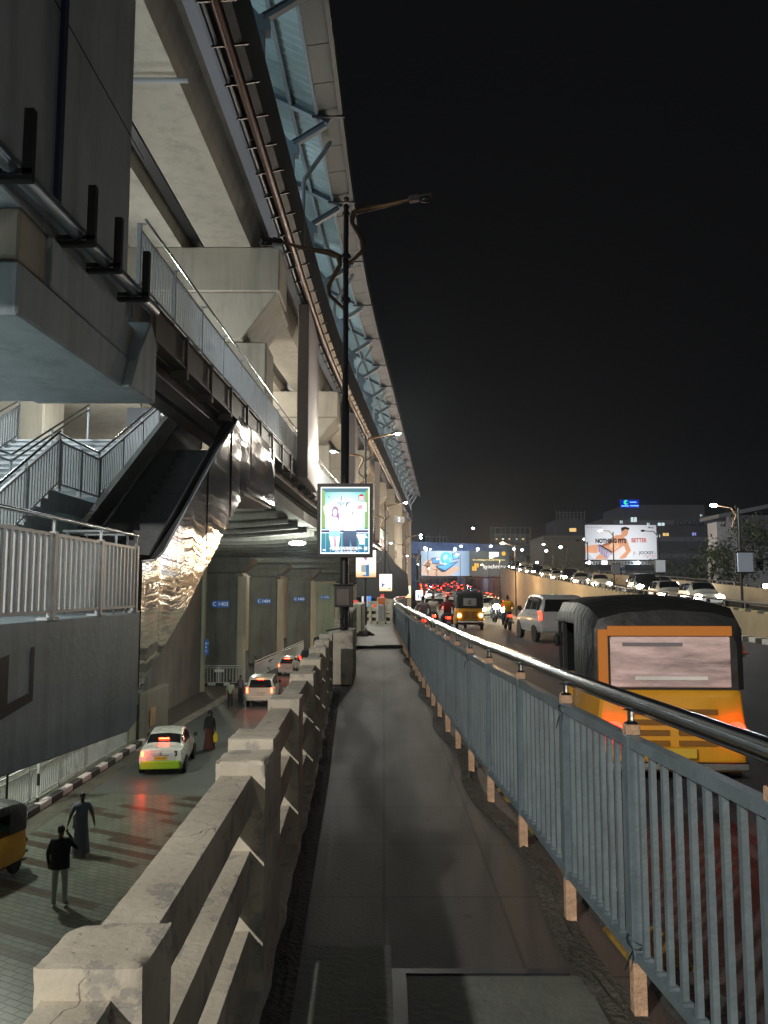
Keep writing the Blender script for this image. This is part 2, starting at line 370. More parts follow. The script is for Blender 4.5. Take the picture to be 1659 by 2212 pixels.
# station alignment
def C(Y):
    if Y < 30: return .02*Y
    if Y < 50: return .6+.02*(Y-30)+.055/40*(Y-30)**2
    return 1.55+.075*(Y-50)
def S(t, Y, z): return Vector((t+C(Y), Y, z))
def sweep(mb, prof, Ys, mi=0):
    mb.loft([[S(t, Y, z) for t, z in prof] for Y in Ys], True, mi)
RAIL = [(-6, 1.5), (1.5, 1.125), (2.4, 1.07), (3.3, 1.0), (4.2, .94), (5.34, .90), (6.5, .835), (7.5, .80), (8.7, .77), (10.8, .72), (16.5, .62), (23, .53), (34, .42), (42, .48), (50, .75), (60, 1.45), (72, 2.4), (90, 4.2), (125, 7.8), (160, 7.6), (200, 7.6), (320, 12.5)]
def rail_x(y): return interp(RAIL, y)
def road_z(y): return interp([(-60, -.18), (46, -.18), (100, -1.1), (130, -.9), (200, .7), (300, 3.4), (420, 6)], y)
RAMPW = [(-20, 11.4), (27, 13.2), (60, 15.8), (100, 19), (150, 23), (200, 27), (300, 33)]
def ramp_x(y): return interp(RAMPW, y)
def ramp_top(y): return interp([(-20, .3), (27, .8), (50, 1.45), (62, 1.95), (100, 3.4), (150, 5.6), (200, 8.2), (300, 13)], y)
# ================================================================== GROUND AND ROADS
def strip(name, mats, xa, xb, z, Ys, kind='structure', thick=0):
    mb = MB(); n = len(Ys)
    for k, Y in enumerate(Ys):
        mb.v += [(xa(Y), Y, z(Y)), (xb(Y), Y, z(Y))]
    for k in range(n-1): mb.f.append([2*k, 2*k+1, 2*k+3, 2*k+2]); mb.m.append(0)
    o = mb.build(name, mats); o['kind'] = kind; return o
LOW = -5.4
ground = MB().add([(-900, -300, LOW-.06), (900, -300, LOW-.06), (900, 1500, LOW-.06), (-900, 1500, LOW-.06)], [(0, 1, 2, 3)]).build('ground', ground_m); ground['kind'] = 'structure'
terr = strip('terrain', ground_m, lambda y: ramp_x(y)+8.6, lambda y: 500, lambda y: -.5, [-40, 27, 60, 100, 150, 200, 300, 700])
# lower street: pavers near, asphalt beyond
st = MB().add([(-10.3, -40, LOW), (-1.4, -40, LOW), (-1.4, 27.5, LOW), (-10.3, 28.8, LOW)], [(0, 1, 2, 3)]).build('paved_street', pavers_m); st['kind'] = 'structure'
st2 = MB().add([(-10.35, 28.81, LOW), (-1.4, 27.51, LOW), (-1.4, 60, LOW), (0, 200, LOW), (-9, 200, LOW), (-10.6, 60, LOW), (-10.6, 45, LOW)], [(0, 1, 2, 3, 4, 5, 6)]).build('street', asphalt_low); st2['kind'] = 'structure'
gut = strip('gutter', mat('rough wet gutter', (.07, .065, .05), .55, var=.5, vs=8, bump=.9, bs=12), lambda y: -11.0+.0*y, lambda y: -10.3-.01*max(0, y-29), lambda y: LOW+.006, [-10, 29, 38])
bay = MB().add([(-15.5, 38, LOW+.008), (-11.3, 38, LOW+.008), (-10.3, 62, LOW+.008), (-14.3, 62, LOW+.008)], [(0, 1, 2, 3)]).build('paved_bay', mat('dark brick pavers', (.075, .065, .06), .7, var=.35, vs=5, bump=.5, bs=12)); bay['kind'] = 'structure'
bl = MB().add([(-11.35, 36, LOW+.012), (-10.7, 36, LOW+.012), (-9.9, 62, LOW+.012), (-10.5, 62, LOW+.012)], [(0, 1, 2, 3)]).build('bay_border', mat('speckled paver border', (.24, .22, .19), .7, var=.45, vs=9, bump=.4, bs=20)); bl['kind'] = 'structure'
# station footpath behind the kerb
fp = MB().box(-22, -11.25, -12, 37.9, LOW-.05, LOW+.2).build('station_footpath', mat('pale footpath slabs', (.20, .20, .17), .7, var=.35, vs=2.5, bump=.2, bs=12)); fp['kind'] = 'structure'
for i in range(12):
    pass
kb = MB(); y = -6.0; k = 0
while y < 37.8:
    kb.box(-11.24, -11.0, y, y+.88, LOW, LOW+.24, k % 2); y += .9; k += 1
kb = kb.build('kerb', [pink_white, black_paint], bevel=.03); kb['kind'] = 'structure'
kb = MB(); y = 38.0; k = 0
while y < 60:
    x = -15.6+(y-38)*.055; kb.box(x-.2, x, y, y+.83, LOW, LOW+.2, k % 2); y += .85; k += 1
x = -15.6
for i in range(9): kb.box(-14.3+i*.6, -13.72+i*.6, 60.2, 60.45, LOW, LOW+.2, i % 2)
kb = kb.build('kerb', [white_paint, black_paint], bevel=.03); kb['kind'] = 'structure'
# elevated road and walkway
YS = [-40, -20, 0, 10, 20, 30, 40, 46, 54, 62, 72, 84, 96, 110, 125, 140, 165, 200, 240, 280, 320, 420]
road = strip('road', asphalt, lambda y: rail_x(y)+.42, lambda y: ramp_x(y)-.32, road_z, YS)
wk = MB().box(-.95, 1.1, -8, 22.9, -.35, 0)
wk = MB().hexa([(-1.2, -8, -.4), (1.62, -8, -.4), (.62, 22.9, -.4), (-1.2, 22.9, -.4), (-1.2, -8, 0), (1.62, -8, 0), (.62, 22.9, 0), (-1.2, 22.9, 0)])
wk.hexa([(-1.2, 23.0, -.4), (.62, 23.0, -.4), (.55, 41, -.4), (-1.2, 41, -.4), (-1.2, 23.0, .03), (.62, 23.0, .03), (.55, 41, .03), (-1.2, 41, .03)], 1)
wk = wk.build('walkway', [walk_m, mat('paler cement walkway', (.13, .125, .12), .55, var=.35, vs=1.6, bump=.25, bs=20)]); wk['kind'] = 'structure'
# kerb under the railing: yellow and black worn paint
kb = MB(); y = -6.; k = 0
while y < 62:
    a = rail_x(y); b = rail_x(y+.44)
    kb.hexa([(a+.12, y, -.4), (a+.42, y, -.4), (b+.42, y+.44, -.4), (b+.12, y+.44, -.4), (a+.12, y, .012), (a+.40, y, .012), (b+.40, y+.44, .012), (b+.12, y+.44, .012)], k % 2)
    y += .46; k += 1
kb = kb.build('kerb', [mat('kerb grime', (.035, .036, .035), .8, var=.5, vs=9, bump=.5, bs=30), yellow_paint], bevel=.012); kb['kind'] = 'structure'
# retaining wall carrying the road
rw = MB().loft([[(-1.38, y, LOW-.1), (-1.18, y, LOW-.1), (-1.18, y, -.41), (-1.38, y, -.41)] for y in (-8, 41)]).build('retaining_wall', concrete_dark)
tag(rw, 'stained concrete retaining wall beneath the raised walkway, beside the lower street', 'wall')
# dirt heaped along the parapet and under the rail
db = MB(); random.seed(3)
def dirt(xf, wid, y0, y1, st, hgt):
    mb = MB(); rows = []
    for Y in frange(y0, y1, st):
        rows.append([(xf(Y)+wid*(j/6), Y, .004+hgt*max(0, (noise.noise(Vector((j*.9, Y*5, 3)))*.9+.35))*(math.sin(math.pi*min(1, .12+j/6)) if j < 6 else 0)) for j in range(7)])
    mb.loft(rows, False, 0, False); return mb
PXD = [(-3, -.40), (1.57, -.446), (3.5, -.487), (5.3, -.544), (6.9, -.59), (8.3, -.644), (9.9, -.706), (13.1, -.83), (14, -.86)]
d1 = dirt(lambda y: interp(PXD, y), .12, 1.2, 13.6, .05, .03).build('dirt', soil, smooth=True); d1['kind'] = 'stuff'
d2 = dirt(lambda y: rail_x(y)-.10-.05*math.sin(y*2.1), .15, 1.5, 36, .06, .03).build('dirt', soil, smooth=True); d2['kind'] = 'stuff'
# inset steel angle in the walkway
da = MB().box(.035, .095, 1.9, 3.62, -.01, .006).box(.035, .80, 3.62, 3.665, -.01, .006)
tag(da.build('channel_cover', mat('dark blue steel strip', (.02, .028, .04), .4, .4, var=.4, vs=20)), 'dark steel edging strip bent in an L and set in the walkway floor', 'floor edging')
pt = MB().box(.10, .86, 1.7, 3.60, -.01, .004)
pt = pt.build('cement_patch', mat('grey cement patch', (.105, .118, .105), .75, var=.35, vs=3, bump=.2, bs=30)); pt['kind'] = 'structure'
pt = MB().box(-.40, .035, 1.7, 3.9, -.01, .003).build('cement_patch', MATS['grey cement patch']); pt['kind'] = 'structure'
tk = MB().tube([(-1.0, 22.6, .05), (-.7, 22.75, .07), (-.35, 22.7, .06), (.1, 22.9, .06), (.6, 22.95, .05)], .035, 7).tube([(-.9, 22.2, .03), (-.5, 22.55, .05), (-.2, 22.85, .09), (.55, 22.98, .09)], .02, 6).build('cable', black_rubber, smooth=True)
tag(tk, 'black cable bundle lying across the walkway beyond the pole block', 'cable')
random.seed(5)
rb = MB()
for i in range(90):
    a = random.random()*6.3; r = random.random()**.6*.42
    rb.ball((-.72+r*math.cos(a)*.8, 29.2+r*math.sin(a)*2, .03+.16*(1-r/.42)*random.random()), .05+.04*random.random(), 6)
tag(rb.build('rubble', soil), kind='stuff')

# ================================================================== PARAPET
par = thing('parapet_wall', 'cream plastered concrete parapet of chipped posts and three slats beside the walkway', 'parapet')
PX = [(-3, -.40), (1.57, -.446), (3.5, -.487), (5.3, -.544), (6.9, -.59), (8.3, -.644), (9.9, -.706), (13.1, -.83), (14, -.86)]
pys = [(1.571, .215), (3.39, .26), (3.70, .28), (5.29, .26), (6.88, .26), (8.3, .26), (9.9, .26), (11.3, .26), (12.9, .26)]
for i, (y, d) in enumerate(pys):
    x1 = interp(PX, y+d/2); near = y < 5
    top = .946 + (.035 if i == 2 else 0)
    cn = None
    if i == 0: cn = ((x1-.225, y+d+.01, top+.01), .05)
    vs, fs = rough_box(x1-.213, x1, y, y+d, -.2, top, .014 if near else .05, .0010, .008, i, bev=.003, corner=cn)
    MB().add(vs, fs).build('post', concrete_pale, par, smooth=True)
for i in range(-1, len(pys)-1):
    ya = pys[i][0]+pys[i][1] if i >= 0 else -1.2; yb = pys[i+1][0]
    if yb-ya < .12: continue
    for zb, zt in ((.729, .889), (.425, .588), (.10, .275), (-.15, .02)):
        mbx = MB(); vs, fs = rough_box(0, .134, ya-.01, yb+.01, zb, zt, .025 if ya < 5 else .1, .0006, .0012, i*5+zt, bev=.0015)
        vs = [(v[0]+interp(PX, v[1])-.196, v[1], v[2]) for v in vs]
        mbx.add(vs, fs).build('slat', concrete_pale, par, smooth=True)
# kerb fillet at its foot
fl = MB(); rows = []
for Y in frange(1.0, 13.8, .1):
    x = interp(PX, Y); h = .03+.03*noise.noise(Vector((0, Y*4, 1))); wd = .02+.03*noise.noise(Vector((3, Y*3, 1)))
    rows.append([(x-.12, Y, -.1), (x+wd, Y, -.02), (x+wd-.02, Y, .03), (x-.02, Y, h), (x-.12, Y, h)])
fl.loft(rows).build('mortar_fillet', concrete_pale, par)
# pole block
vs, fs = rough_box(-.98, -.53, 14.1, 15.6, 0, .93, .08, .006, .03, 9)
tag(MB().add(vs, fs).build('pole_plinth', concrete_pale, smooth=True), 'square cream concrete plinth under the nearest lamp pole', 'plinth')
# second run of parapet to the cross wall
par2 = thing('parapet_wall', 'short run of dark slatted parapet between the pole plinth and the far concrete block', 'parapet')
for i, y in enumerate((16.6, 19, 21.4, 23.8, 26.2, 28.4)):
    x = -.82-.012*(y-16); MB().box(x-.2, x, y, y+.24, 0, 1.06).build('post', concrete_pale, par2, bevel=.02)
for zb, zt in ((.85, 1.0), (.6, .75), (.32, .47), (.05, .2)):
    MB().hexa([(-.97, 15.7, zb), (-.86, 15.7, zb), (-1.04, 29.5, zb), (-1.14, 29.5, zb), (-.97, 15.7, zt), (-.86, 15.7, zt), (-1.04, 29.5, zt), (-1.14, 29.5, zt)]).build('slat', concrete_pale, par2)
tag(MB().box(-1.25, -.83, 30, 35.5, -.1, 1.12).build('concrete_block', concrete_pale, bevel=.03), 'low solid concrete block at the far left end of the walkway', 'concrete block')
cw = thing('parapet_wall', 'slatted cream cross wall closing the far end of the walkway', 'parapet')
for x in (-.75, -.4, -.05, .3): MB().box(x, x+.14, 39.9, 40.2, 0, 1.12).build('post', concrete_pale, cw, bevel=.02)
for zb, zt in ((.95, 1.12), (.62, .8), (.3, .48), (.02, .14)): MB().box(-.83, .45, 39.98, 40.12, zb, zt-.005).build('slat', concrete_pale, cw)
tr = thing('hand_trolley', 'grey wire trolley with an orange cloth standing by the cross wall at the walkway end', 'trolley', (-.12, 38.6, .03))
MB().tube([(-.2, 0, .1), (-.2, .1, 1.25), (.0, .1, 1.3), (.2, .1, 1.25), (.2, 0, .1)], .02, 6).tube([(-.2, .05, .5), (.2, .05, .5)], .015, 5).tube([(-.2, .05, .8), (.2, .05, .8)], .015, 5).build('frame', rail_light, tr)
MB().box(-.17, .17, -.12, .04, .15, .95).build('sack', mat('grey plastic sack', (.3, .3, .3), .5, var=.3, vs=9), tr, bevel=.04)
MB().box(-.19, .2, .06, .13, .95, 1.27).build('cloth', mat('orange cloth', (.6, .16, .06), .8), tr, bevel=.02)
MB().lathe([(.07, -.03), (.07, .03)], (-.2, 0, .07), 10, 'x').build('wheel', black_rubber, tr); MB().lathe([(.07, -.03), (.07, .03)], (.2, 0, .07), 10, 'x').build('wheel', black_rubber, tr)

# ================================================================== FOOTPATH RAILING
rl = thing('pedestrian_railing', 'long blue grey steel railing with round handrail between the walkway and the road', 'railing')
ys = [-.9, .15, 1.2, 2.25, 3.3, 4.2, 5.34, 6.45]
y = 7.5
while y < 62: ys.append(y); y += 1.03
hp = [(rail_x(Y)+.02, Y, 1.195) for Y in frange(-1.2, 62, .4)]
MB().tube(hp, .038, 14).build('handrail', chrome, rl, smooth=True)
foot = None
for i, y in enumerate(ys):
    x = rail_x(y); t = math.atan(rail_x(y+.2)-rail_x(y-.2))/.4*0
    if foot is None:
        p_me = MB().box(-.027, .027, -.027, .027, .2, 1.07).build('post', rail_paint, rl, bevel=.003); foot = p_me
        f_me = MB().box(-.026, .026, -.025, .029, .0, .199).build('foot', warm_lit_rust, p_me, bevel=.002)
        c_me = MB().box(-.029, .029, -.029, .029, 1.071, 1.112).lathe([(.012, 1.115), (.012, 1.155)], (0, 0, 0), 8).build('cap', warm_lit_rust, p_me, bevel=.003)
        s_me = MB().lathe([(.03, 1.1155), (.014, 1.125), (.014, 1.165), (.034, 1.168)], (0, 0, 0), 10).build('saddle', chrome, p_me)
        p_me.location = (x, y, 0)
    else:
        c = copy_tree(foot, rl); c.location = (x, y, 0)
for i in range(len(ys)-1):
    a, b = ys[i], ys[i+1]
    A = Vector((rail_x(a), a, 0)); B = Vector((rail_x(b), b, 0)); d = (B-A).normalized(); mb = MB()
    A2 = A+d*.034; B2 = B-d*.034; zz = lambda z: Vector((0, 0, z))
    mb.beam(A2+zz(1.045), B2+zz(1.045), .045, .045); mb.beam(A2+zz(.225), B2+zz(.225), .04, .035)
    n = 9 if a < 30 else 7
    for k in range(n):
        q = A2.lerp(B2, (k+.5)/n)
        rz = math.atan2(-d.x, d.y)
        mb.cbox((q.x, q.y, .635), (.022, .022, .783), 0, rz)
        if a < 7: mb.cbox((q.x-.0, q.y-.012, .248), (.04, .03, .012), 0, rz)
    mb.build('baluster_panel', rail_paint, rl)
for y, h in ((4.2, 1.07), (7.5, 1.06), (3.3, .3)):
    x = rail_x(y); random.seed(int(y*10))
    pts = [(x+.04*math.cos(a*1.0), y+.045*math.sin(a), h-.01*a/3+.01*math.sin(a*2.3)) for a in [i*.6 for i in range(24)]]
    pts += [(x-.05, y-.06, h-.06), (x-.06, y-.03, h-.12)]
    tag(MB().tube(pts, .0035, 4).build('tie_wire', mat('dark blue tie wire', (.01, .02, .03), .5)), {4.2: 'dark blue wire twisted round the fourth visible railing post near its cap', 7.5: 'tangle of dark wire tied round a railing post cap farther along', 3.3: 'thin dark wire twisted round the foot of the nearest full railing post'}[y], 'wire')

# ================================================================== PANEL FENCE HELPER
def fence_run(parent, A, B, step, h, mpost, mbar, mrail, bw=.03, pw=.05, low=.12, gap=.13, hand=.12, foot=0, hr=.024, posts=True):
    """balustrade from A to B (slanted if their z differ): posts, panels, hand rail as parts"""
    A = Vector(A); B = Vector(B); L = (Vector((B.x, B.y, 0))-Vector((A.x, A.y, 0))).length; n = max(1, round(L/step))
    d = (B-A)/n; flat = Vector((d.x, d.y, 0)).normalized(); rz = math.atan2(-flat.x, flat.y)
    for i in range(n+1):
        p = A+d*i
        if posts:
            MB().cbox((p.x, p.y, p.z+h/2), (pw, pw, h), 0, rz).cbox((p.x, p.y, p.z+h+hand/2-.01), (pw*.35, pw*.35, hand-.02), 0, rz).build('post', mpost, parent)
        if i < n:
            a = p+d*(pw/2/ d.length)*1.05; b = p+d*(1-pw/2/d.length*1.05); up = Vector((0, 0, 1)); mb = MB()
            mb.beam(a+up*(h-.04), b+up*(h-.04), pw*.7, .04); mb.beam(a+up*low, b+up*low, pw*.7, .035)
            m = max(2, int((b-a).length/gap))
            for k in range(m):
                q = a.lerp(b, (k+.5)/m); mb.cbox((q.x, q.y, q.z+(h-.06+low+.017)/2), (bw, bw, h-.06-low-.02), 0, rz)
            mb.build('baluster_panel', mbar, parent)
    e = (B-A).normalized()*.05
    MB().tube([A-e+Vector((0, 0, h+hand)), B+e+Vector((0, 0, h+hand))], hr, 10).build('handrail', mrail, parent, smooth=True)

# ================================================================== LANDING
LZ = 1.29
ld = MB().prism([(-3.0, .40), (12.75, -.55), (13.1, -.50), (13.2, -.35), (13.2, LZ), (-3.0, LZ)], -4.35, -4.0)          # side wall
ld.box(-12, -4.36, -3, 13.6, .95, LZ-.01)
landing = tag(ld.build('stair_landing', mat('blue grey landing paint', (.48, .57, .62), .6, var=.16, vs=.8, bump=.15, bs=9, streak=.3), bevel=.02), 'raised grey concrete landing wall with a black painted mark, over the lower street', 'landing')
MB().add([(-3.992, 8.3, .93), (-3.992, 8.62, .97), (-3.992, 8.62, .45), (-3.992, 9.15, .5), (-3.992, 9.15, 1.0), (-3.992, 9.24, 1.01), (-3.992, 9.24, .4), (-3.992, 8.3, .28)], [(0, 1, 2, 3, 4, 5, 6, 7)]).build('painted_mark', black_paint, landing)
lf = thing('landing_railing', 'pale steel baluster railing along the edge of the raised landing', 'railing')
fence_run(lf, (-4.1, 5.0, LZ), (-4.05, 13.05, LZ), 1.62, 1.08, rail_light, rail_light, chrome, bw=.055, pw=.08, low=.1, gap=.155, hand=.17, hr=.028)
for Y in (5.0, 6.6, 8.2, 9.8, 11.45, 13.05): MB().box(-4.2, -3.99, Y-.09, Y+.09, LZ, LZ+.03).build('base_plate', rail_light, lf)
# low round rail at the escalator foot
er = thing('queue_rail', 'low rounded steel guide rail at the foot of the escalator', 'rail')
pts = [(-4.9, 12.2, 2.55), (-4.2, 12.2, 2.55), (-4.12, 12.3, 2.55), (-4.12, 12.9, 2.55), (-4.2, 13.0, 2.55), (-4.9, 13.0, 2.55)]
MB().tube(pts, .025, 8, closed=True).build('top_rail', chrome, er, smooth=True)
for p in ((-4.85, 12.2), (-4.15, 12.35), (-4.85, 13.0), (-4.15, 12.9)): MB().lathe([(.018, LZ), (.018, 2.53)], (p[0], p[1], 0), 8).build('stanchion', chrome, er)

# ================================================================== ESCALATOR
CF = 5.4
es = thing('escalator', 'dark escalator with wavy polished steel side panels rising to the concourse', 'escalator')
side = [(13.22, .05), (15.9, 1.24), (21.8, 4.35), (27.0, 4.5), (27.0, 6.4), (21.0, 6.25), (18.8, 5.06), (14.4, 2.34), (13.9, 2.16), (13.22, 2.12)]
def esx(Y): return -4.0+.02*(Y-13)
# panels split along Y so the seams show
cuts = [13.22, 14.2, 15.3, 16.45, 17.6, 18.8, 20.0, 21.2, 22.6, 24.1, 25.6, 27.0]
lowp = [(13.22, .05), (15.9, 1.24), (21.8, 4.35), (27, 4.5)]; topp = [(13.22, 2.12), (13.9, 2.16), (14.4, 2.34), (18.8, 5.06), (21, 6.25), (27, 6.4)]
random.seed(11)
for a, b in zip(cuts, cuts[1:]):
    mb = MB(); Ys = [a+.006]+[c for c, _ in sorted(lowp+topp) if a+.01 < c < b-.01]+[b-.006]; tl = random.uniform(-.012, .012); tw = random.uniform(-.02, .02)
    rows = []
    for Y in Ys:
        zl, zt = interp(lowp, Y), interp(topp, Y); r = []
        for k in range(7):
            z = zl+(zt-zl)*k/6; bow = .012*math.sin(math.pi*(Y-a)/(b-a))
            r.append((esx(Y)+tl*(Y-a)+tw*(z-zl)*.5+bow, Y, z))
        rows.append(r)
    mb.loft(rows, False, 0, False); mb.build('side_panel', wavy_steel, es, smooth=True)
MB().loft([[(esx(Y)-.12, Y, z0), (esx(Y)-.02, Y, z0), (esx(Y)-.02, Y, z1), (esx(Y)-.12, Y, z1)] for Y, z0, z1 in ((13.24, .08, 2.1), (13.9, .38, 2.14), (15.9, 1.28, 3.2), (18.8, 2.8, 5.03), (21, 3.95, 6.2), (21.8, 4.38, 6.2), (27, 4.53, 6.35))]).build('inner_casing', steel_dark, es)
MB().loft([[(-5.9, Y, z), (esx(Y)-.125, Y, z), (esx(Y)-.125, Y, z+.06), (-5.9, Y, z+.06)] for Y, z in ((13.24, .0), (15.9, 1.2), (21.8, 4.3), (27, 4.4))]).build('soffit', steel_dark, es)
# coping strip
MB().tube([(esx(Y)-.0, Y, z) for Y, z in ((13.22, 2.13), (13.9, 2.17), (14.4, 2.35), (18.8, 5.08), (21, 6.27))], .02, 6).build('trim', rail_light, es)
def escal_z(Y): return interp([(12.9, LZ+.02), (14.3, LZ+.02), (21.2, CF), (24, CF)], Y)
mb = MB()
Y = 13.6; k = 0
while Y < 21.6:
    z = escal_z(Y+.2); mb.box(-5.40, -4.2, Y, Y+.4, z-1.1, z+.0); Y += .4
mb.build('steps', mat('ribbed dark step', (.08, .085, .09), .5, .5, var=.3, vs=20), es)
for x, nm in ((-5.42, 'l'), (-4.2, 'r')):
    pr = [(13.3, .05), (14.5, .05), (21.3, .05), (23, .05)]
    bot = [(Y, escal_z(Y)-.15) for Y in (13.3, 14.3, 21.2, 23.2)]; top = [(Y, escal_z(Y)+.9) for Y in (23.2, 21.2, 14.3, 13.5)]
    MB().prism(bot+top, x-.02, x+.02, 'x').build('balustrade', mat('dark balustrade panel', (.12, .13, .13), .2, .6), es)
    hr = [(x, Y, escal_z(Y)+.92) for Y in (13.9, 14.3, 14.8, 20.6, 21.2, 21.6, 23.0)]
    hr = [(x, 13.45, LZ+.35), (x, 13.3, LZ+.55), (x, 13.35, LZ+.8), (x, 13.6, LZ+.92)]+hr+[(x, 23.4, CF+.7), (x, 23.3, CF+.4)]
    MB().tube(hr, .04, 8).build('handrail', black_rubber, es, smooth=True)
MB().prism([(13.3, 1.0), (21.2, 5.05), (23, 5.05), (23, 6.6), (21.2, 6.6), (14.4, 2.55)], -5.75, -5.62, 'x').build('inner_wall', mat('brushed steel wall', (.34, .36, .33), .3, .8, var=.15, vs=2), es)

# ================================================================== STAIRS
SX0, SX1 = -9.4, -5.85
sr = thing('staircase', 'grey concrete staircase with two flights climbing to the station concourse', 'stairs')
def flight(Y0, z0, Y1, z1, n):
    mb = MB(); run = (Y1-Y0)/n; rise = (z1-z0)/n
    for i in range(n):
        mb.box(SX0, SX1, Y0+i*run, Y0+(i+1)*run-.0, z0+(i)*rise-.3, z0+(i+1)*rise-.05)
    mb.build('flight', concrete_grey, sr)
    mb = MB()
    for i in range(n): mb.box(SX0-.02, SX1+.04, Y0+i*run-.03, Y0+(i+1)*run-.001, z0+(i+1)*rise-.049, z0+(i+1)*rise)
    mb.build('treads', mat('worn tread stone', (.48, .5, .5), .6, var=.2, vs=6), sr)
    MB().hexa([(SX0, Y0, z0-.75), (SX1-.05, Y0, z0-.75), (SX1-.05, Y1, z1-.75), (SX0, Y1, z1-.75), (SX0, Y0, z0-.2), (SX1-.05, Y0, z0-.2), (SX1-.05, Y1, z1-.3), (SX0, Y1, z1-.3)]).build('stringer', concrete_grey, sr)
flight(10.6, LZ, 14.1, 3.4, 12)
MB().box(SX0, SX1, 14.1, 16.1, 3.05, 3.4).build('half_landing', concrete_grey, sr)
flight(16.1, 3.4, 20.0, 5.4, 12)
MB().box(SX0, SX1-.06, 10.8, 20, .9, 1.28).build('base', concrete_grey, sr)
MB().prism([(12.0, 1.29), (14.1, 2.62), (16.1, 2.62), (20, 4.6), (20, 1.29)], SX1-.3, SX1-.1, 'x').build('side_wall', concrete_grey, sr)
srr = thing('stair_railing', 'steel baluster railing folding along the near side of the staircase', 'railing')
fence_run(srr, (-5.82, 10.4, LZ+.05), (-5.82, 14.1, 3.45), 1.25, .92, rail_light, rail_light, chrome, bw=.035, pw=.07, low=.12, gap=.12, hand=.1)
fence_run(srr, (-5.82, 14.15, 3.42), (-5.82, 16.1, 3.42), 1.0, .92, rail_light, rail_light, chrome, bw=.035, pw=.07, low=.12, gap=.12, hand=.1)
fence_run(srr, (-5.82, 16.15, 3.45), (-5.82, 20.3, 5.5), 1.4, .92, rail_light, rail_light, chrome, bw=.035, pw=.07, low=.12, gap=.12, hand=.1)
srm = thing('stair_handrail', 'double steel handrail on posts up the middle of the staircase', 'handrail')
for dz in (.95, .82):
    MB().tube([(-7.6, 9.9, LZ+dz-.1), (-7.6, 10.4, LZ+dz), (-7.6, 14.1, 3.45+dz), (-7.6, 16.1, 3.45+dz), (-7.6, 20.2, 5.45+dz)], .025, 8).build('tube', chrome, srm, smooth=True)
for Y, z in ((10.5, LZ), (12.3, 2.3), (14.1, 3.4), (16.1, 3.4), (18, 4.4), (20.2, 5.4)): MB().lathe([(.03, z), (.03, z+.93)], (-7.6, Y, 0), 8).build('post', rail_light, srm)
srl = thing('stair_railing', 'steel baluster railing on the far side of the staircase below the pier soffit', 'railing')
fence_run(srl, (-9.3, 10.4, LZ+.05), (-9.3, 14.1, 3.45), 1.25, .92, rail_light, rail_light, chrome, bw=.035, pw=.06, low=.12, gap=.13, hand=.1)
fence_run(srl, (-9.3, 16.15, 3.45), (-9.3, 20.0, 5.45), 1.3, .92, rail_light, rail_light, chrome, bw=.035, pw=.06, low=.12, gap=.13, hand=.1)
ctr = thing('concourse_railing', 'pale steel railing at the top left edge of the stairs under the pier soffit', 'railing')
fence_run(ctr, (-10.6, 13.0, 4.15), (-10.6, 20.2, 5.4), 1.3, 1.0, rail_light, rail_light, chrome, bw=.035, pw=.06, low=.12, gap=.13, hand=.1)

# ================================================================== NEAR PIER
pr = thing('portal_pier', 'huge grey concrete portal pier head with a stepped haunch above the landing', 'pier')
MB().box(-13, -4.14, 2.0, 12.45, 6.02, 14.6).build('shaft', concrete_grey, pr, bevel=.02)
MB().box(-9.5, -4.16, 8.75, 13.0, 5.42, 6.015).build('bearing_block', concrete_cream, pr, bevel=.03)
MB().prism([(8.62, 4.71), (12.4, 4.82), (13.4, 4.86), (13.4, 5.36), (8.62, 5.32)], -13, -4.08, 'x').build('crosshead', concrete_grey, pr, bevel=.03)
MB().prism([(9.5, 5.37), (12.44, 5.37), (12.44, 6.018), (9.5, 6.018)], -9.2, -4.10, 'x').build('upstand', concrete_grey, pr, bevel=.02)
MB().prism([(12.2, 4.815), (13.55, 4.855), (13.55, 5.9), (13.2, 6.2), (12.6, 5.5)], -6, -3.95, 'x').build('haunch', concrete_grey, pr, bevel=.03)
MB().box(-4.138, -4.13, 2, 13.1, 9.02, 9.035).build('joint', black_rubber, pr)
MB().box(-4.138, -4.08, 9.55, 9.67, 6.4, 14.5).build('blue_conduit', mat('dark blue conduit', (.015, .022, .07), .5), pr)
MB().lathe([(.24, 0), (.24, .12)], (-6.7, 9.9, 4.58), 12).build('dark_vent', iron_black, pr)
# big pipe on brackets
bp = thing('drain_pipe', 'fat grey pipe on angle brackets sloping down the pier face', 'pipe')
MB().tube([(-3.88, 4.0, 5.9), (-3.88, 8.0, 6.06), (-3.88, 13.1, 6.36)], .10, 14).build('pipe', mat('galvanised pipe', (.22, .26, .30), .32, .5, var=.15, vs=5), bp, smooth=True)
for Y in (7.9, 9.7, 10.7, 12.0):
    z = 6.06+(Y-8)*.059
    b = MB(); b.box(-4.135, -3.66, Y, Y+.09, z-.17, z-.11).box(-3.70, -3.66, Y, Y+.09, z-.109, z+.62).box(-3.76, -3.701, Y, Y+.012, z-.109, z+.62).box(-4.135, -3.66, Y, Y+.012, z-.10, z-.04)
    b.build('bracket', iron_black, bp)

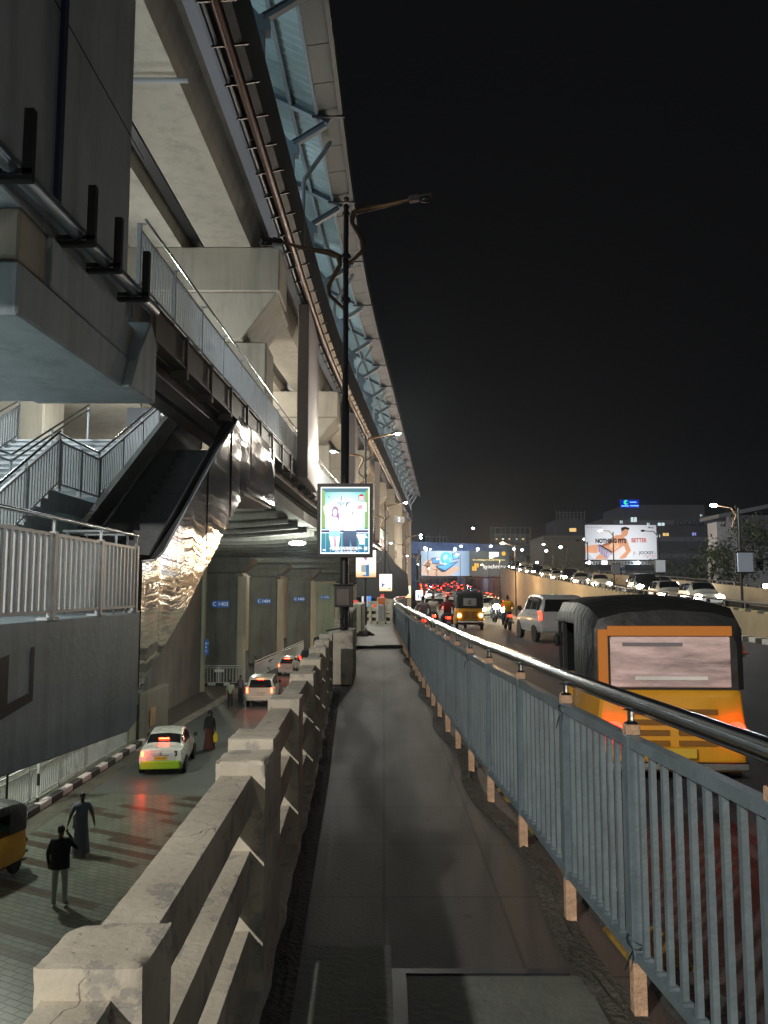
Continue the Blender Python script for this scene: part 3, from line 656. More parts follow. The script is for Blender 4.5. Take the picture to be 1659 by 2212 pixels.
# ================================================================== FOOTBRIDGE
fb = thing('footbridge', 'long steel footbridge with dark girders running beside the station wall', 'footbridge')
YB = frange(13.3, 110, 3.2)
def bx(Y): return -4.5+.0145*max(0, min(Y-13, 20))+C(Y)
def bsw(name, prof, m, Y0=13.3, Y1=110):
    Ys = [y for y in YB if Y0 < y < Y1]; Ys = [Y0]+Ys+[Y1]
    return MB().loft([[(bx(Y)+t, Y, z) for t, z in prof] for Y in Ys]).build(name, m, fb)
bsw('deck', [(-1.2, 6.78), (-.09, 6.78), (-.09, 6.84), (-1.2, 6.84)], steel_dark)
bsw('fascia_panel', [(-.11, 6.30), (-.085, 6.30), (-.085, 6.77), (-.11, 6.77)], mat('dark blue steel panel', (.04, .048, .06), .35, var=.4, vs=1.5))
bsw('edge_channel', [(-.08, 6.25), (0, 6.25), (0, 6.3), (-.05, 6.3), (-.05, 6.86), (0, 6.86), (0, 6.9), (-.08, 6.9)], steel_brown)
bsw('bottom_flange', [(-.30, 6.2), (.03, 6.2), (.03, 6.245), (-.30, 6.245)], steel_brown)
def girder(t, zt, zb):
    bsw('girder_web', [(t-.02, zb+.04), (t+.02, zb+.04), (t+.02, zt-.04), (t-.02, zt-.04)], steel_brown)
    bsw('girder_flange', [(t-.2, zb), (t+.2, zb), (t+.2, zb+.035), (t-.2, zb+.035)], steel_brown)
    bsw('girder_flange', [(t-.2, zt-.035), (t+.2, zt-.035), (t+.2, zt), (t-.2, zt)], steel_brown)
girder(-.42, 6.19, 5.8); girder(-.98, 6.19, 5.8)
random.seed(2)
for i, Y in enumerate(frange(14.2, 108, 2.05)):
    x = bx(Y)
    b = MB().ibeam((x-1.2, Y, 6.35), (x-.12, Y, 6.35), .14, .26, .02)
    b.box(x-.02, x+.05, Y-.05, Y+.05, 6.0, 6.9)
    b.cbox((x-.12, Y, 6.1), (.34, .2, .17))
    b.build('floor_beam', steel_brown, fb)
fr = thing('bridge_railing', 'pale steel baluster railing along the outer edge of the footbridge', 'railing')
Yr = frange(13.4, 60, 2.05)
for a, b in zip(Yr, Yr[1:]):
    A = Vector((bx(a)-.04, a, 6.9)); B = Vector((bx(b)-.04, b, 6.9)); mb = MB(); up = Vector((0, 0, 1))
    mb.beam(A+up*1.02, B+up*1.02, .05, .04); mb.beam(A+up*.1, B+up*.1, .04, .03)
    n = 14
    for k in range(1, n): q = A.lerp(B, k/n); mb.cbox((q.x, q.y, q.z+.56), (.028, .028, .9))
    mb.build('baluster_panel', rail_light, fr)
    MB().cbox((A.x, A.y, 7.46), (.07, .07, 1.13)).box(A.x+.0, A.x+.12, A.y-.02, A.y+.02, 8.0, 8.03).build('post', rail_light, fr)
MB().tube([(bx(Y)+.06, Y, 8.1) for Y in Yr], .025, 8).build('handrail', chrome, fr, smooth=True)
gr = thing('glass_balustrade', 'bright glass balustrade along the far part of the footbridge', 'balustrade')
Yr = frange(61, 109, 3)
gm = mat('frosted green glass', (.45, .55, .52), .15)
for a, b in zip(Yr, Yr[1:]):
    MB().beam((bx(a), a+.05, 7.45), (bx(b), b-.05, 7.45), .02, 1.0).build('glass_pane', gm, gr)
    MB().box(bx(a)-.03, bx(a)+.03, a-.03, a+.03, 6.9, 8.1).build('post', chrome, gr)
pan = MB()
ms = thing('backlit_strip', 'row of small backlit white panels along the footbridge edge channel', 'light panel')
for Y in (33.4, 36.5, 39.6, 42.7): MB().hexa([(bx(Y)+.006, Y, 6.36), (bx(Y)+.02, Y, 6.36), (bx(Y+1.2)+.02, Y+1.2, 6.36), (bx(Y+1.2)+.006, Y+1.2, 6.36), (bx(Y)+.006, Y, 6.78), (bx(Y)+.02, Y, 6.78), (bx(Y+1.2)+.02, Y+1.2, 6.78), (bx(Y+1.2)+.006, Y+1.2, 6.78)]).build('panel', emis('dim white panel', (.75, .85, .9), .5 if Y > 39 else .8), ms)

# ================================================================== STATION
sta = thing('metro_station', 'elevated concrete metro station with deep platform girders and crossheads', 'station')
YSt = [10, 20, 30, 36, 42, 50, 62, 76, 92, 110, 130, 143]
def ssw(name, prof, m, Ys=None, parent=None):
    mb = MB(); sweep(mb, prof, Ys or YSt); return mb.build(name, m, parent or sta)
Z0 = 13.65
ssw('girder', [(-6.85, Z0), (-5.22, Z0), (-4.95, 14.6), (-7.1, 14.6)], concrete_cream)
ssw('girder', [(-9.4, Z0), (-7.65, Z0), (-7.45, 14.6), (-9.7, 14.6)], concrete_cream)
ssw('girder', [(-12.2, Z0), (-10.5, Z0), (-10.2, 14.6), (-12.5, 14.6)], concrete_cream)
ssw('dark_gap_strip', [(-7.44, 14.0), (-7.11, 14.0), (-7.11, 14.3), (-7.44, 14.3)], iron_black)  # black strip added to paint the shade in the gap between girders
ssw('platform_slab', [(-20, 14.601), (-4.21, 14.601), (-4.21, 15.0), (-20, 15.0)], concrete_cream)
ssw('edge_beam', [(-4.42, Z0-.05), (-4.15, Z0-.1), (-4.08, Z0-.1), (-4.08, 15.6), (-4.2, 15.6), (-4.2, 14.59), (-4.42, 14.59)], mat('blue grey fascia', (.13, .14, .17), .6, var=.1, vs=1))
MB().box(-5.9, -5.45, 15.2, 15.6, Z0-.1, Z0-.001).build('ceiling_lamp', mat('unlit ceiling lamp', (.4, .45, .43), .3), sta, bevel=.02)
mb = MB(); mb.tube([(S(-9, 17.5, Z0-.2)), S(-4.9, 17.5, Z0-.2)], .06, 8); mb.build('cross_pipe', pvc, sta)
# crossheads with columns
for k in range(6):
    Y = 27+20.4*k; x = C(Y+1)
    o = MB().box(x-16, x-4.22, Y, Y+2.1, 12.05, Z0-.003).build('crosshead', concrete_cream, sta, bevel=.04)
    MB().hexa([(x-13, Y+.5, 10.5), (x-5.6, Y+.5, 10.5), (x-5.6, Y+3.4, 10.5), (x-13, Y+3.4, 10.5), (x-15.5, Y+.1, 12.045), (x-4.3, Y+.1, 12.045), (x-4.3, Y+3.6, 12.045), (x-15.5, Y+3.6, 12.045)]).build('haunch', concrete_cream, sta, bevel=.03)
    MB().box(x-6.6, x-4.75, Y+.8, Y+2.6, 5.4, 10.49).build('column', concrete_cream, sta, bevel=.06)
    MB().box(x-14.5, x-12.6, Y+.8, Y+2.6, 5.4, 10.49).build('column', concrete_cream, sta, bevel=.06)
    MB().box(x-8.6, x-6.61, Y+1.0, Y+2.0, 9.6, 10.2).build('bearing', mat('dusty pink render', (.33, .27, .23), .8, var=.15, vs=3), sta)
    Yb = Y+5.2; xb = C(Yb+2)
    MB().box(xb-4.28, xb-3.82, Yb, Yb+5.0, 6.2, 13.5).build('blade_column', mat('lilac grey render', (.30, .27, .27), .75, var=.14, vs=1.2, bump=.05), sta, bevel=.03)
# concourse
cs = thing('station_concourse', 'cream lit station concourse level on a dark ribbed soffit above the piers', 'concourse')
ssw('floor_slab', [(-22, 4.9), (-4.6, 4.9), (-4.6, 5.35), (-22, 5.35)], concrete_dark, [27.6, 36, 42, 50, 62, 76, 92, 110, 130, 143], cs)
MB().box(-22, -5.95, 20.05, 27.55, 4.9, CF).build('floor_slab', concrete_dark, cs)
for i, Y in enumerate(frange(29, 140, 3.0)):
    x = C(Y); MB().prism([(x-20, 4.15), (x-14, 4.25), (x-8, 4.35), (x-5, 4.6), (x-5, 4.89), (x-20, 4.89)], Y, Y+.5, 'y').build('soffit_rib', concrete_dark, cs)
ssw('back_wall', [(-20.2, 5.351), (-20, 5.351), (-20, 14.58), (-20.2, 14.58)], mat('warm cream wall', (.62, .56, .38), .7, var=.08, vs=.7), [21, 30, 42, 50, 62, 76, 92, 110, 130, 143], cs)
ssw('mezzanine', [(-19.9, 8.6), (-9.8, 8.6), (-9.8, 8.9), (-19.9, 8.9)], concrete_cream, [17, 30, 42, 50, 62, 76], cs)
ssw('wall_band', [(-7.6, 5.36), (-7.4, 5.36), (-7.4, 9.3), (-7.6, 9.3)], MATS['warm cream wall'], [56, 62, 66], cs)
# end tower with fins at the far end
for Y, h0, h1 in ((93, -1, 13.5), (109, -1, 13.5), (124, -2, 14), (139, -3, 14)):
    x = C(Y); MB().box(x-4.6, x-3.5, Y, Y+2.2, h0, h1).build('column', concrete_cream, cs, bevel=.04)
# fluorescent lamps of the station
def tube_lamp(parent, x, y, z, ln=1.2, s=14, col=(.9, 1, .95), e=0, rz=0):
    o = MB().box(-.06, .06, -ln/2, ln/2, -.05, 0).build('lamp_tube', emis('station lamp glow %d' % s, col, s), parent, loc=(x, y, z)); o.rotation_euler.z = rz
    return o
LAMPS = []
dl = thing('ceiling_light', 'round bright downlight under the concourse ceiling behind the stairs', 'ceiling light', (0, 0, 0))
q = at(240, 915, 26); q.z = min(q.z, 8.55)
MB().lathe([(.30, 8.5), (.30, 8.59)], (q.x, q.y, 0), 20).build('glass', emis('downlight glow', (.75, .87, 1), 40), dl)
light('concourse_lamp', 'POINT', (q.x, q.y, 7.2), 600, (.95, .97, .9), .25, dl)

# ---- pipes, tray, canopy
pt = thing('pipe_rack', 'copper coloured pipe and conduit on brackets along the platform edge', 'pipe rack')
mb = MB(); mb.tube([S(-4.02, Y, Z0-.02) for Y in frange(9, 140, 3)], .05, 8); mb.build('conduit', mat('grey conduit', (.13, .13, .13), .45, .4, var=.2, vs=4), pt)
mb = MB(); mb.tube([S(-3.78, Y, Z0+.05) for Y in frange(9, 140, 3)], .12, 10); mb.build('copper_pipe', copper, pt, smooth=True)
ssw('cable_tray', [(-3.66, Z0+.1), (-3.5, Z0+.25), (-3.5, Z0+1.85), (-3.66, Z0+1.85)], iron_black, None, pt)
mb = MB()
for i, Y in enumerate(frange(11, 139, 1.35)):
    a = S(-4.1, Y, Z0-.16); b = S(-3.4, Y+.5, Z0+.28); m = MB(); m.beam(a, b, .05, .05); m.beam(a+Vector((0, 0, .22)), b+Vector((-.3, 0, .25)), .03, .03)
    m.build('bracket', iron_black, pt)
cp = thing('platform_canopy', 'blue steel platform canopy of corrugated sheet on forked struts', 'canopy')
def cw_(t): return 18.65+(-2.9-t)*.52
# corrugated sheet
rows = []; k = 0
for Y in frange(10, 143, .19):
    dz = .06 if k % 2 else 0; rows.append([S(-2.9, Y, cw_(-2.9)+dz), S(-6, Y, cw_(-6)+dz), S(-9.5, Y, cw_(-9.5)+dz)]); k += 1
mb = MB(); mb.loft(rows, False, 0, False); mb.build('roof_sheet', sheet, cp)
for t in (-3.9, -5.2, -6.8, -8.6): ssw('purlin', [(t-.06, cw_(t)-.2), (t+.06, cw_(t)-.2), (t+.06, cw_(t)-.02), (t-.06, cw_(t)-.02)], steel_blue, None, cp)
for i, (a, b) in enumerate(zip(frange(10, 143, 1.9), frange(10, 143, 1.9)[1:])):
    A, B = S(-2.87, a+.02, 0), S(-2.87, b-.02, 0); A2, B2 = S(-2.15, a+.02, 0), S(-2.15, b-.02, 0)
    MB().hexa([(A.x, A.y, 18.5), (A2.x, A2.y, 18.6), (B2.x, B2.y, 18.6), (B.x, B.y, 18.5), (A.x, A.y, 18.58), (A2.x, A2.y, 18.68), (B2.x, B2.y, 18.68), (B.x, B.y, 18.58)]).build('eaves_panel', mat('eaves soffit panel', (.035, .047, .047), .5, .2, var=.25, vs=2), cp)
ssw('gutter', [(-2.14, 18.4), (-2.0, 18.4), (-2.0, 19.0), (-2.14, 19.0)], steel_dark, None, cp)
ssw('inner_gutter', [(-2.98, 18.42), (-2.88, 18.42), (-2.88, 18.495), (-2.98, 18.495)], steel_blue, None, cp)
for i in range(21):
    Y = 14.6+6.3*i
    x = C(Y); P_ = lambda t, z, dy=0: Vector((t+x, Y+dy, z))
    m = MB()
    m.ibeam(P_(-2.5, 18.45), P_(-8.8, 18.45+6.3*.5), .26, .34, .03)
    m.build('rafter', steel_blue, cp)
    m = MB(); m.box(x-4.05, x-3.75, Y-.15, Y+.15, 15.0, 17.6); m.build('upright', steel_blue, cp)
    m = MB(); m.ibeam(P_(-3.9, 17.5), P_(-2.65, 18.3), .2, .22, .02); m.beam(P_(-3.9, 17.5, -.02), P_(-5.4, 19.4, -.02), .14, .16)
    m.box(x-4.2, x-3.6, Y-.17, Y+.17, 17.1, 17.45); m.build('forked_strut', steel_blue, cp)
    MB().beam(P_(-3.1, 18.38, -.35), P_(-1.95, 18.38, -.35), .08, .06).build('cleat', steel_dark, cp)
    if i % 2 == 0 or i > 12:
        MB().tube([P_(-2.55, 18.35, 1.2), P_(-2.75, 18.0, 1.2), P_(-3.5, 16.9, 1.2), P_(-3.55, 16.7, 1.2), P_(-3.55, 14.3, 1.2)], .085, 10).build('rainwater_pipe', pvc, cp, smooth=True)
# lamps inside the platform (below the canopy, behind the edge beam)
for i, Y in enumerate(frange(12, 140, 10.5)):
    t = thing('ceiling_light', 'cool white platform lamp hidden behind the edge beam beneath the canopy', 'ceiling light', group='platform lamps under the canopy')
    p = S(-7.6, Y, 19.4); MB().box(p.x-.1, p.x+.1, Y-.7, Y+.7, 19.34, 19.4).build('tube', emis('platform lamp glow', (.65, .85, 1), 8), t)
    light('platform_lamp', 'AREA', (p.x, Y, 19.3), 90, (.62, .85, 1), .4, t, sy=1.6)
    light('platform_uplight', 'POINT', (p.x+.6, Y, 16.2), 150, (.62, .85, .98), .4, t)

# ================================================================== VIADUCT PIERS
signm = mat('blue enamel sign', (.02, .09, .30), .35, emit=.12, ecol=(.03, .2, .8)); signw = mat('white sign lettering', (.75, .8, .85), .5, emit=.22, ecol=(.75, .85, 1))  # weak glow put into plates and letters, no lamp behind them
PIERS = [(61, -12.5, '1403', 2.7), (77, -11.6, '1404', 2.7), (95, -10.1, '1405', 2.8), (120, -8.9, '1406', 3.1), (146, -7.2, '1407', 3.1)]
for i, (Y, X, num, wd) in enumerate(PIERS):
    p = thing('viaduct_pier', ['dark square station pier with a pale rounded edge and blue plate C 1403', 'dark station pier with plate C 1404, second behind the white suv', 'third station pier, standing behind the autorickshaw, plate C 1405', 'greenish station pier with a pale blue plate and bushes at its foot', 'farthest station pier, mostly hidden behind the lamp pole'][i], 'pier', (X, Y, 0), group='square piers under the station')
    h = wd/2
    MB().box(-h, h, 0, 2.6, LOW, 3.0).build('shaft', concrete_green if i >= 3 else concrete_dark, p, bevel=.12)
    MB().lathe([(.42, LOW), (.42, 2.7)], (h+.2, .5, 0), 16).build('pale_edge', concrete_cream, p, smooth=True)
    MB().hexa([(-h-.0, .0, 3.0), (h+.2, .0, 3.0), (h+.2, 2.7, 3.0), (-h-.0, 2.7, 3.0), (-h-.8, -.3, 3.7), (h+1.0, -.3, 3.7), (h+1.0, 3.0, 3.7), (-h-.8, 3.0, 3.7)]).box(-h-.8, h+1.0, -.3, 3.0, 3.702, 4.14).build('cap', concrete_dark, p, bevel=.05)
    s = MB().box(-.55, .75, -.06, -.01, .35, .85).build('number_plate', signm, p)
    text('C '+num, .40, signw, s, (.1, -.065, .6))
# beige wing wall behind the escalator and low box by the street
bw = thing('station_wall', 'cream wall far behind the square piers under the station', 'wall')
MB().loft([[(-20.3+C(Y)*.8, Y, LOW), (-20+C(Y)*.8, Y, LOW), (-20+C(Y)*.8, Y, 4.1), (-20.3+C(Y)*.8, Y, 4.1)] for Y in (58, 90, 150)]).build('wall', MATS['warm cream wall'], bw)
ww = thing('station_wall', 'olive beige wall of the station entrance behind the cladding', 'wall')
MB().box(-15.4, -12.6, 56.5, 57.0, LOW, 4.1).build('wall', concrete_green, ww)
MB().box(-13.0, -12.8, 44, 56.4, LOW, 4.1).build('wall', concrete_dark, ww)
sb = thing('service_box', 'beige rendered service enclosure at the footpath end below the landing', 'enclosure')
MB().box(-15.5, -11.4, 36.5, 37.6, LOW+.2, LOW+3.4).build('body', concrete_green, sb, bevel=.03)
MB().box(-11.39, -11.0, 37.7, 41.5, LOW, LOW+2.3).build('side_wall', mat('brown grey render', (.14, .13, .11), .8, var=.2, vs=2), sb, bevel=.03)
MB().box(-11.0, -10.94, 38.2, 39.0, LOW+.7, LOW+1.5).build('hatch', mat('dull ochre hatch', (.3, .2, .1), .6, var=.3, vs=6), sb)
lw = thing('entrance_wall', 'dark panelled station entrance wall behind the street fence', 'wall')
MB().box(-22, -19, 2, 36.4, LOW+.2, 1.2).build('wall', concrete_green, lw)
# ================================================================== STREET LAMPS WITH LIGHT BOXES
def lamp_post(name, label, loc, lit=(True, True), e=500, box=True, group='black lamp posts with light boxes along the parapet', col=(1, .93, .80), H=8.75):
    t = thing(name, label, 'street lamp', loc, 0, group)
    MB().lathe([(.075, 0), (.075, 4.2), (.055, 4.25), (.05, H), (.075, H+.02), (.03, H+.08)], (0, 0, 0), 12).build('pole', iron_black, t, smooth=True)
    MB().ball((0, 0, H+.17), .06, 10).build('finial', MATS['tarnished brass paint'], t, smooth=True)
    MB().lathe([(.09, H-1.0), (.09, H-.92)], (0, 0, 0), 12).lathe([(.09, H-1.85), (.09, H-1.77)], (0, 0, 0), 12).lathe([(.075, H-.15), (.075, H-.1)], (0, 0, 0), 12).build('collar', iron_black, t)
    z = H-1.1
    for s, dz in ((1, 0.05), (-1, -.8)):
        zz = z+dz
        pts = [(0, 0, zz-.1), (s*.16, 0, zz+.05), (s*.31, 0, zz+.2), (s*.33, 0, zz+.36), (s*.24, 0, zz+.55), (s*.11, 0, zz+.78), (s*.14, 0, zz+.95), (s*.30, 0, zz+1.02), (s*.75, 0, zz+1.10), (s*1.2, 0, zz+1.22)]
        MB().tube(pts, [.03, .035, .04, .042, .042, .045, .06, .06, .04, .025], 8).build('arm', arm_brown, t, smooth=True)
        on_ = lit[0 if s > 0 else 1]
        hd = MB().lathe([(.03, 1.15), (.04, 1.3)], (0, 0, 0), 8, 'x') if 0 else MB()
        a = Vector((s*1.2, 0, zz+1.22)); b = Vector((s*1.62, 0, zz+1.30))
        hd.beam(a, a.lerp(b, .45), .13, .11); hd.beam(a.lerp(b, .45), b, .16, .05)
        hd.build('lamp_head', iron_black, t, bevel=.01)
        c = a.lerp(b, .75)
        MB().ball((c.x, 0, c.z-.06), .085, 12, 1.6, .85, .7).build('lamp_glass', emis('street lamp glow', (.88, .95, 1), 60) if on_ else glass_dark, t, smooth=True)
        if on_: light('street_lamp_light', 'POINT', (c.x, 0, c.z-.2), e, col, .12, t)
    return t
def light_box(label, loc, w_, h_, art, rz=0, group='glowing light boxes on the parapet lamp posts', cat='light box', s=1.0, frame=.06, e=0):
    t = thing('light_box', label, cat, loc, rz, group)
    f = MB(); f.box(-w_/2, w_/2, -.08, .1, -h_/2, h_/2)
    f.box(-w_/2-frame, -w_/2-.002, -.11, .12, -h_/2-frame, h_/2+frame).box(w_/2+.002, w_/2+frame, -.11, .12, -h_/2-frame, h_/2+frame)
    f.box(-w_/2-.001, w_/2+.001, -.11, .12, h_/2+.002, h_/2+frame).box(-w_/2-.001, w_/2+.001, -.11, .12, -h_/2-frame, -h_/2-.002)
    f.build('casing', iron_black, t)
    art(t, w_, h_)
    if e: light('light_box_glow', 'AREA', (0, -.2, 0), e, (.9, .97, 1), w_*.9, t, rot=(R(-90), 0, 0), sy=h_*.9)
    return t
def poly(parent, pts, y, m, name='artwork', w_=1, h_=1, off=(0, 0)):
    """flat shape of a poster: pts are fractions of its width and height from the upper left"""
    v = [((p[0]-.5)*w_+off[0], y, (.5-p[1])*h_+off[1]) for p in pts]
    me = bpy.data.meshes.new(name); me.from_pydata(v, [], [list(range(len(v)))]); me.materials.append(m)
    o = bpy.data.objects.new(name, me); COL.objects.link(o); o.parent = parent; return o
def ell(cx, cy, rx, ry, n=20, a0=0): return [(cx+rx*math.cos(2*math.pi*i/n+a0), cy+ry*math.sin(2*math.pi*i/n+a0)) for i in range(n)]
def grad_emis(name, cols, s, axis='Z', lo=-1, hi=1, radial=None):
    m = bpy.data.materials.new(name); m.use_nodes = True; t = m.node_tree; N = t.nodes; L = t.links; b = N['Principled BSDF']
    tc = N.new('ShaderNodeTexCoord'); sx = N.new('ShaderNodeSeparateXYZ'); L.new(tc.outputs['Object'], sx.inputs[0])
    mr = N.new('ShaderNodeMapRange'); mr.inputs['From Min'].default_value = lo; mr.inputs['From Max'].default_value = hi
    if radial:
        vd = N.new('ShaderNodeVectorMath'); vd.operation = 'DISTANCE'; vd.inputs[1].default_value = radial; L.new(tc.outputs['Object'], vd.inputs[0]); L.new(vd.outputs['Value'], mr.inputs['Value'])
    else: L.new(sx.outputs[axis], mr.inputs['Value'])
    cr = N.new('ShaderNodeValToRGB'); L.new(mr.outputs[0], cr.inputs[0]); e = cr.color_ramp.elements
    while len(e) < len(cols): e.new(.5)
    for i, (p, c) in enumerate(cols): e[i].position = p; e[i].color = (*c, 1)
    b.inputs['Base Color'].default_value = (.02, .02, .02, 1); L.new(cr.outputs[0], b.inputs['Emission Color']); b.inputs['Emission Strength'].default_value = s
    return m
W = emis('poster white', (1, 1, 1), 1.5)
def pe(name, c, s=1.0): return emis('poster '+name, c, s)

def art_movie(t, w_, h_):
    bgm = grad_emis('poster backdrop teal', [(0, (1.3, 1.35, 1.35)), (.45, (1.0, 1.2, 1.2)), (.8, (.15, .75, .72)), (1, (.06, .5, .55))], 1, radial=(-.02, -.1, .05), lo=0, hi=.72)
    A = lambda pts, y, m, n='artwork': poly(t, pts, -.083-.001*y, m, n, w_, h_)
    A([(0, 0), (1, 0), (1, 1), (0, 1)], 0, W, 'border')
    A([(.015, .015), (.985, .015), (.985, .985), (.015, .985)], 1, pe('slate', (.05, .16, .22)))
    A([(.015, .02), (.09, .075), (.09, .60), (.015, .64)], 2, pe('green wall', (.25, .42, .16), .9)); A([(.985, .02), (.91, .075), (.91, .60), (.985, .64)], 2, pe('green wall', (.25, .42, .16), .9))
    A([(.09, .075), (.91, .075), (.91, .63), (.09, .63)], 2, bgm, 'backdrop')
    A([(.015, .63), (.985, .63), (.985, .985), (.015, .985)], 3, grad_emis('poster pool', [(0, (.02, .22, .42)), (1, (.08, .5, .45))], 1, lo=-.6, hi=-.1))
    for x in (.1, .2, .43, .62, .78, .9): A([(x, .69), (x+.012, .69), (x+.012, .98), (x, .98)], 4, pe('rail post', (.35, .5, .65)))
    A([(.015, .635), (.985, .635), (.985, .65), (.015, .65)], 5, pe('pale', (.75, .85, .95))); A([(.015, .65), (.985, .65), (.985, .68), (.015, .68)], 5, pe('deep violet', (.05, .03, .16)))
    A([(.015, .68), (.985, .68), (.985, .695), (.015, .695)], 5, pe('pale', (.75, .85, .95)))
    # woman: hair, face, body, shorts, legs
    A(ell(.30, .375, .068, .085)+[(.30, .375)], 6, pe('plum hair', (.35, .2, .38)))
    A([(.25, .33), (.22, .44), (.27, .45), (.30, .42), (.36, .48), (.39, .56), (.38, .44), (.35, .33)], 6, pe('plum hair', (.35, .2, .38)))
    A(ell(.295, .385, .042, .055), 7, W); 
    A([(.06, .30), (.13, .25), (.16, .31), (.13, .36), (.15, .46), (.26, .45), (.34, .46), (.40, .58), (.40, .68), (.18, .68), (.19, .53), (.10, .44), (.07, .36)], 7, W)
    A([(.18, .52), (.22, .545), (.30, .55), (.27, .565), (.2, .55)], 8, pe('soft pink', (.75, .45, .5)))
    A([(.18, .655), (.39, .655), (.41, .74), (.32, .745), (.295, .77), (.26, .745), (.17, .74)], 8, pe('denim', (.35, .65, .75)))
    A([(.17, .74), (.28, .75), (.285, .95), (.24, .95)], 8, pe('skin light', (1, .82, .8))); A([(.30, .75), (.40, .74), (.37, .95), (.31, .95)], 8, pe('skin light', (1, .82, .8)))
    A([(.285, .74), (.305, .74), (.33, .93), (.28, .93)], 9, pe('leg shade', (.45, .3, .45)))
    # man: hair, face, shirt, belt, trousers
    A(ell(.565, .265, .055, .042), 6, pe('grey hair', (.3, .3, .4))); A(ell(.59, .305, .042, .065), 7, W)
    for (x, y) in ((.57, .295), (.605, .29)): A([(x, y), (x+.03, y-.004), (x+.03, y+.002), (x, y+.006)], 8, pe('ink', (.1, .12, .2)))
    A([(.585, .325), (.615, .325), (.605, .333)], 8, pe('ink', (.1, .12, .2)))
    A([(.48, .40), (.56, .36), (.63, .36), (.70, .40), (.84, .34), (.86, .37), (.72, .47), (.73, .65), (.47, .65), (.46, .56), (.44, .66), (.42, .64), (.44, .50)], 7, W)
    A([(.62, .365), (.66, .37), (.68, .47), (.66, .44)], 8, pe('grey hair', (.3, .3, .4))); A([(.455, .5), (.465, .5), (.46, .63), (.44, .6)], 8, pe('grey hair', (.3, .3, .4)))
    A([(.48, .645), (.725, .645), (.725, .657), (.48, .657)], 8, pe('pale', (.75, .85, .95)))
    A([(.465, .657), (.735, .657), (.745, .78), (.735, .975), (.65, .975), (.61, .77), (.575, .975), (.48, .975), (.46, .76)], 8, grad_emis('poster trousers', [(0, (.01, .015, .10)), (1, (.12, .2, .33))], 1, lo=-.62, hi=-.2))
    A([(.73, .24), (.94, .235), (.94, .37), (.74, .375)], 6, W); A([(.75, .28), (.80, .275), (.83, .25), (.85, .275), (.86, .33), (.75, .335)], 7, pe('rose', (.85, .35, .42)))
    A([(.775, .135), (.835, .10), (.895, .135), (.895, .20), (.775, .20)], 7, pe('crimson', (.45, .03, .06)))
    for i in range(3): A([(.785, .145+.018*i), (.885, .145+.018*i), (.885, .153+.018*i), (.785, .153+.018*i)], 8, W)
    ring = ell(.42, .165, .08, .058, 28)[13:]+[ell(.42, .165, .08, .058, 28)[0]]; inner = [(x*.955+.42*.045, y*.955+.165*.045) for x, y in ring][::-1]
    A(ring+inner, 7, pe('ink', (.1, .12, .2)), 'ring')
    ink = pe('ink', (.1, .12, .2))
    text('1', .13, pe('blue ink', (.02, .12, .2)), t, (-.08*w_, -.093, .325*h_), name='numeral')
    text('డ్రామా', .055, ink, t, (-.08*w_, -.093, .255*h_), name='title'); text('నైట్', .05, ink, t, (-.08*w_, -.093, .225*h_), name='title')
    text('D', .05, ink, t, (-.33*w_, -.093, .35*h_), name='monogram')
    for i, (y, a, b) in enumerate(((.905, .21, .80), (.925, .19, .82), (.942, .29, .72), (.968, .3, .70))):
        random.seed(i); x = a
        while x < b:
            ww = random.uniform(.02, .07); A([(x, y-.005+.001*i), (x+ww, y-.005+.001*i), (x+ww, y+.004), (x, y+.004)], 10, W, 'credits'); x += ww+random.uniform(.006, .015)
    A([(.895, .90), (.955, .90), (.955, .945), (.895, .945)], 10, W); A(ell(.075, .945, .028, .012), 10, W)
    for i, (x, y, ww, hh) in enumerate(((.74, .71, .19, .03), (.75, .745, .21, .02), (.78, .775, .12, .03), (.80, .815, .10, .045))): A([(x, y), (x+ww, y), (x+ww, y+hh), (x, y+hh)], 10, W)

lp = lamp_post('street_lamp', 'tall black unlit double arm lamp post carrying the large glowing film poster', (-.72, 14.55, .93), (False, False), H=7.95)
lb = light_box('large glowing light box with a film poster of a woman and a man', (-.70, 14.36, 2.90), .875, 1.20, art_movie, frame=.062, e=7)
jb = thing('junction_box', 'black metal junction box strapped low on the nearest lamp pole', 'junction box', (-.72, 14.5, .93))
MB().box(-.16, .17, -.2, -.07, .42, .80).box(-.19, .20, -.23, .0, .80, .83).build('cabinet', iron_black, jb, bevel=.01)
MB().box(-.12, .1, -.225, -.202, .46, .74).build('door', steel_brown, jb)
MB().tube([(.0, -.1, .42), (-.06, -.12, .2), (-.02, -.12, .05), (-.3, -.3, .01)], .015, 6).tube([(.08, -.1, .42), (.12, -.14, .2), (.05, -.12, .02)], .012, 6).build('cable', black_rubber, jb)
MB().tube([(-.42, -.1, .86), (-.15, -.1, .87)], .008, 5).build('rod', warm_lit_rust, jb)
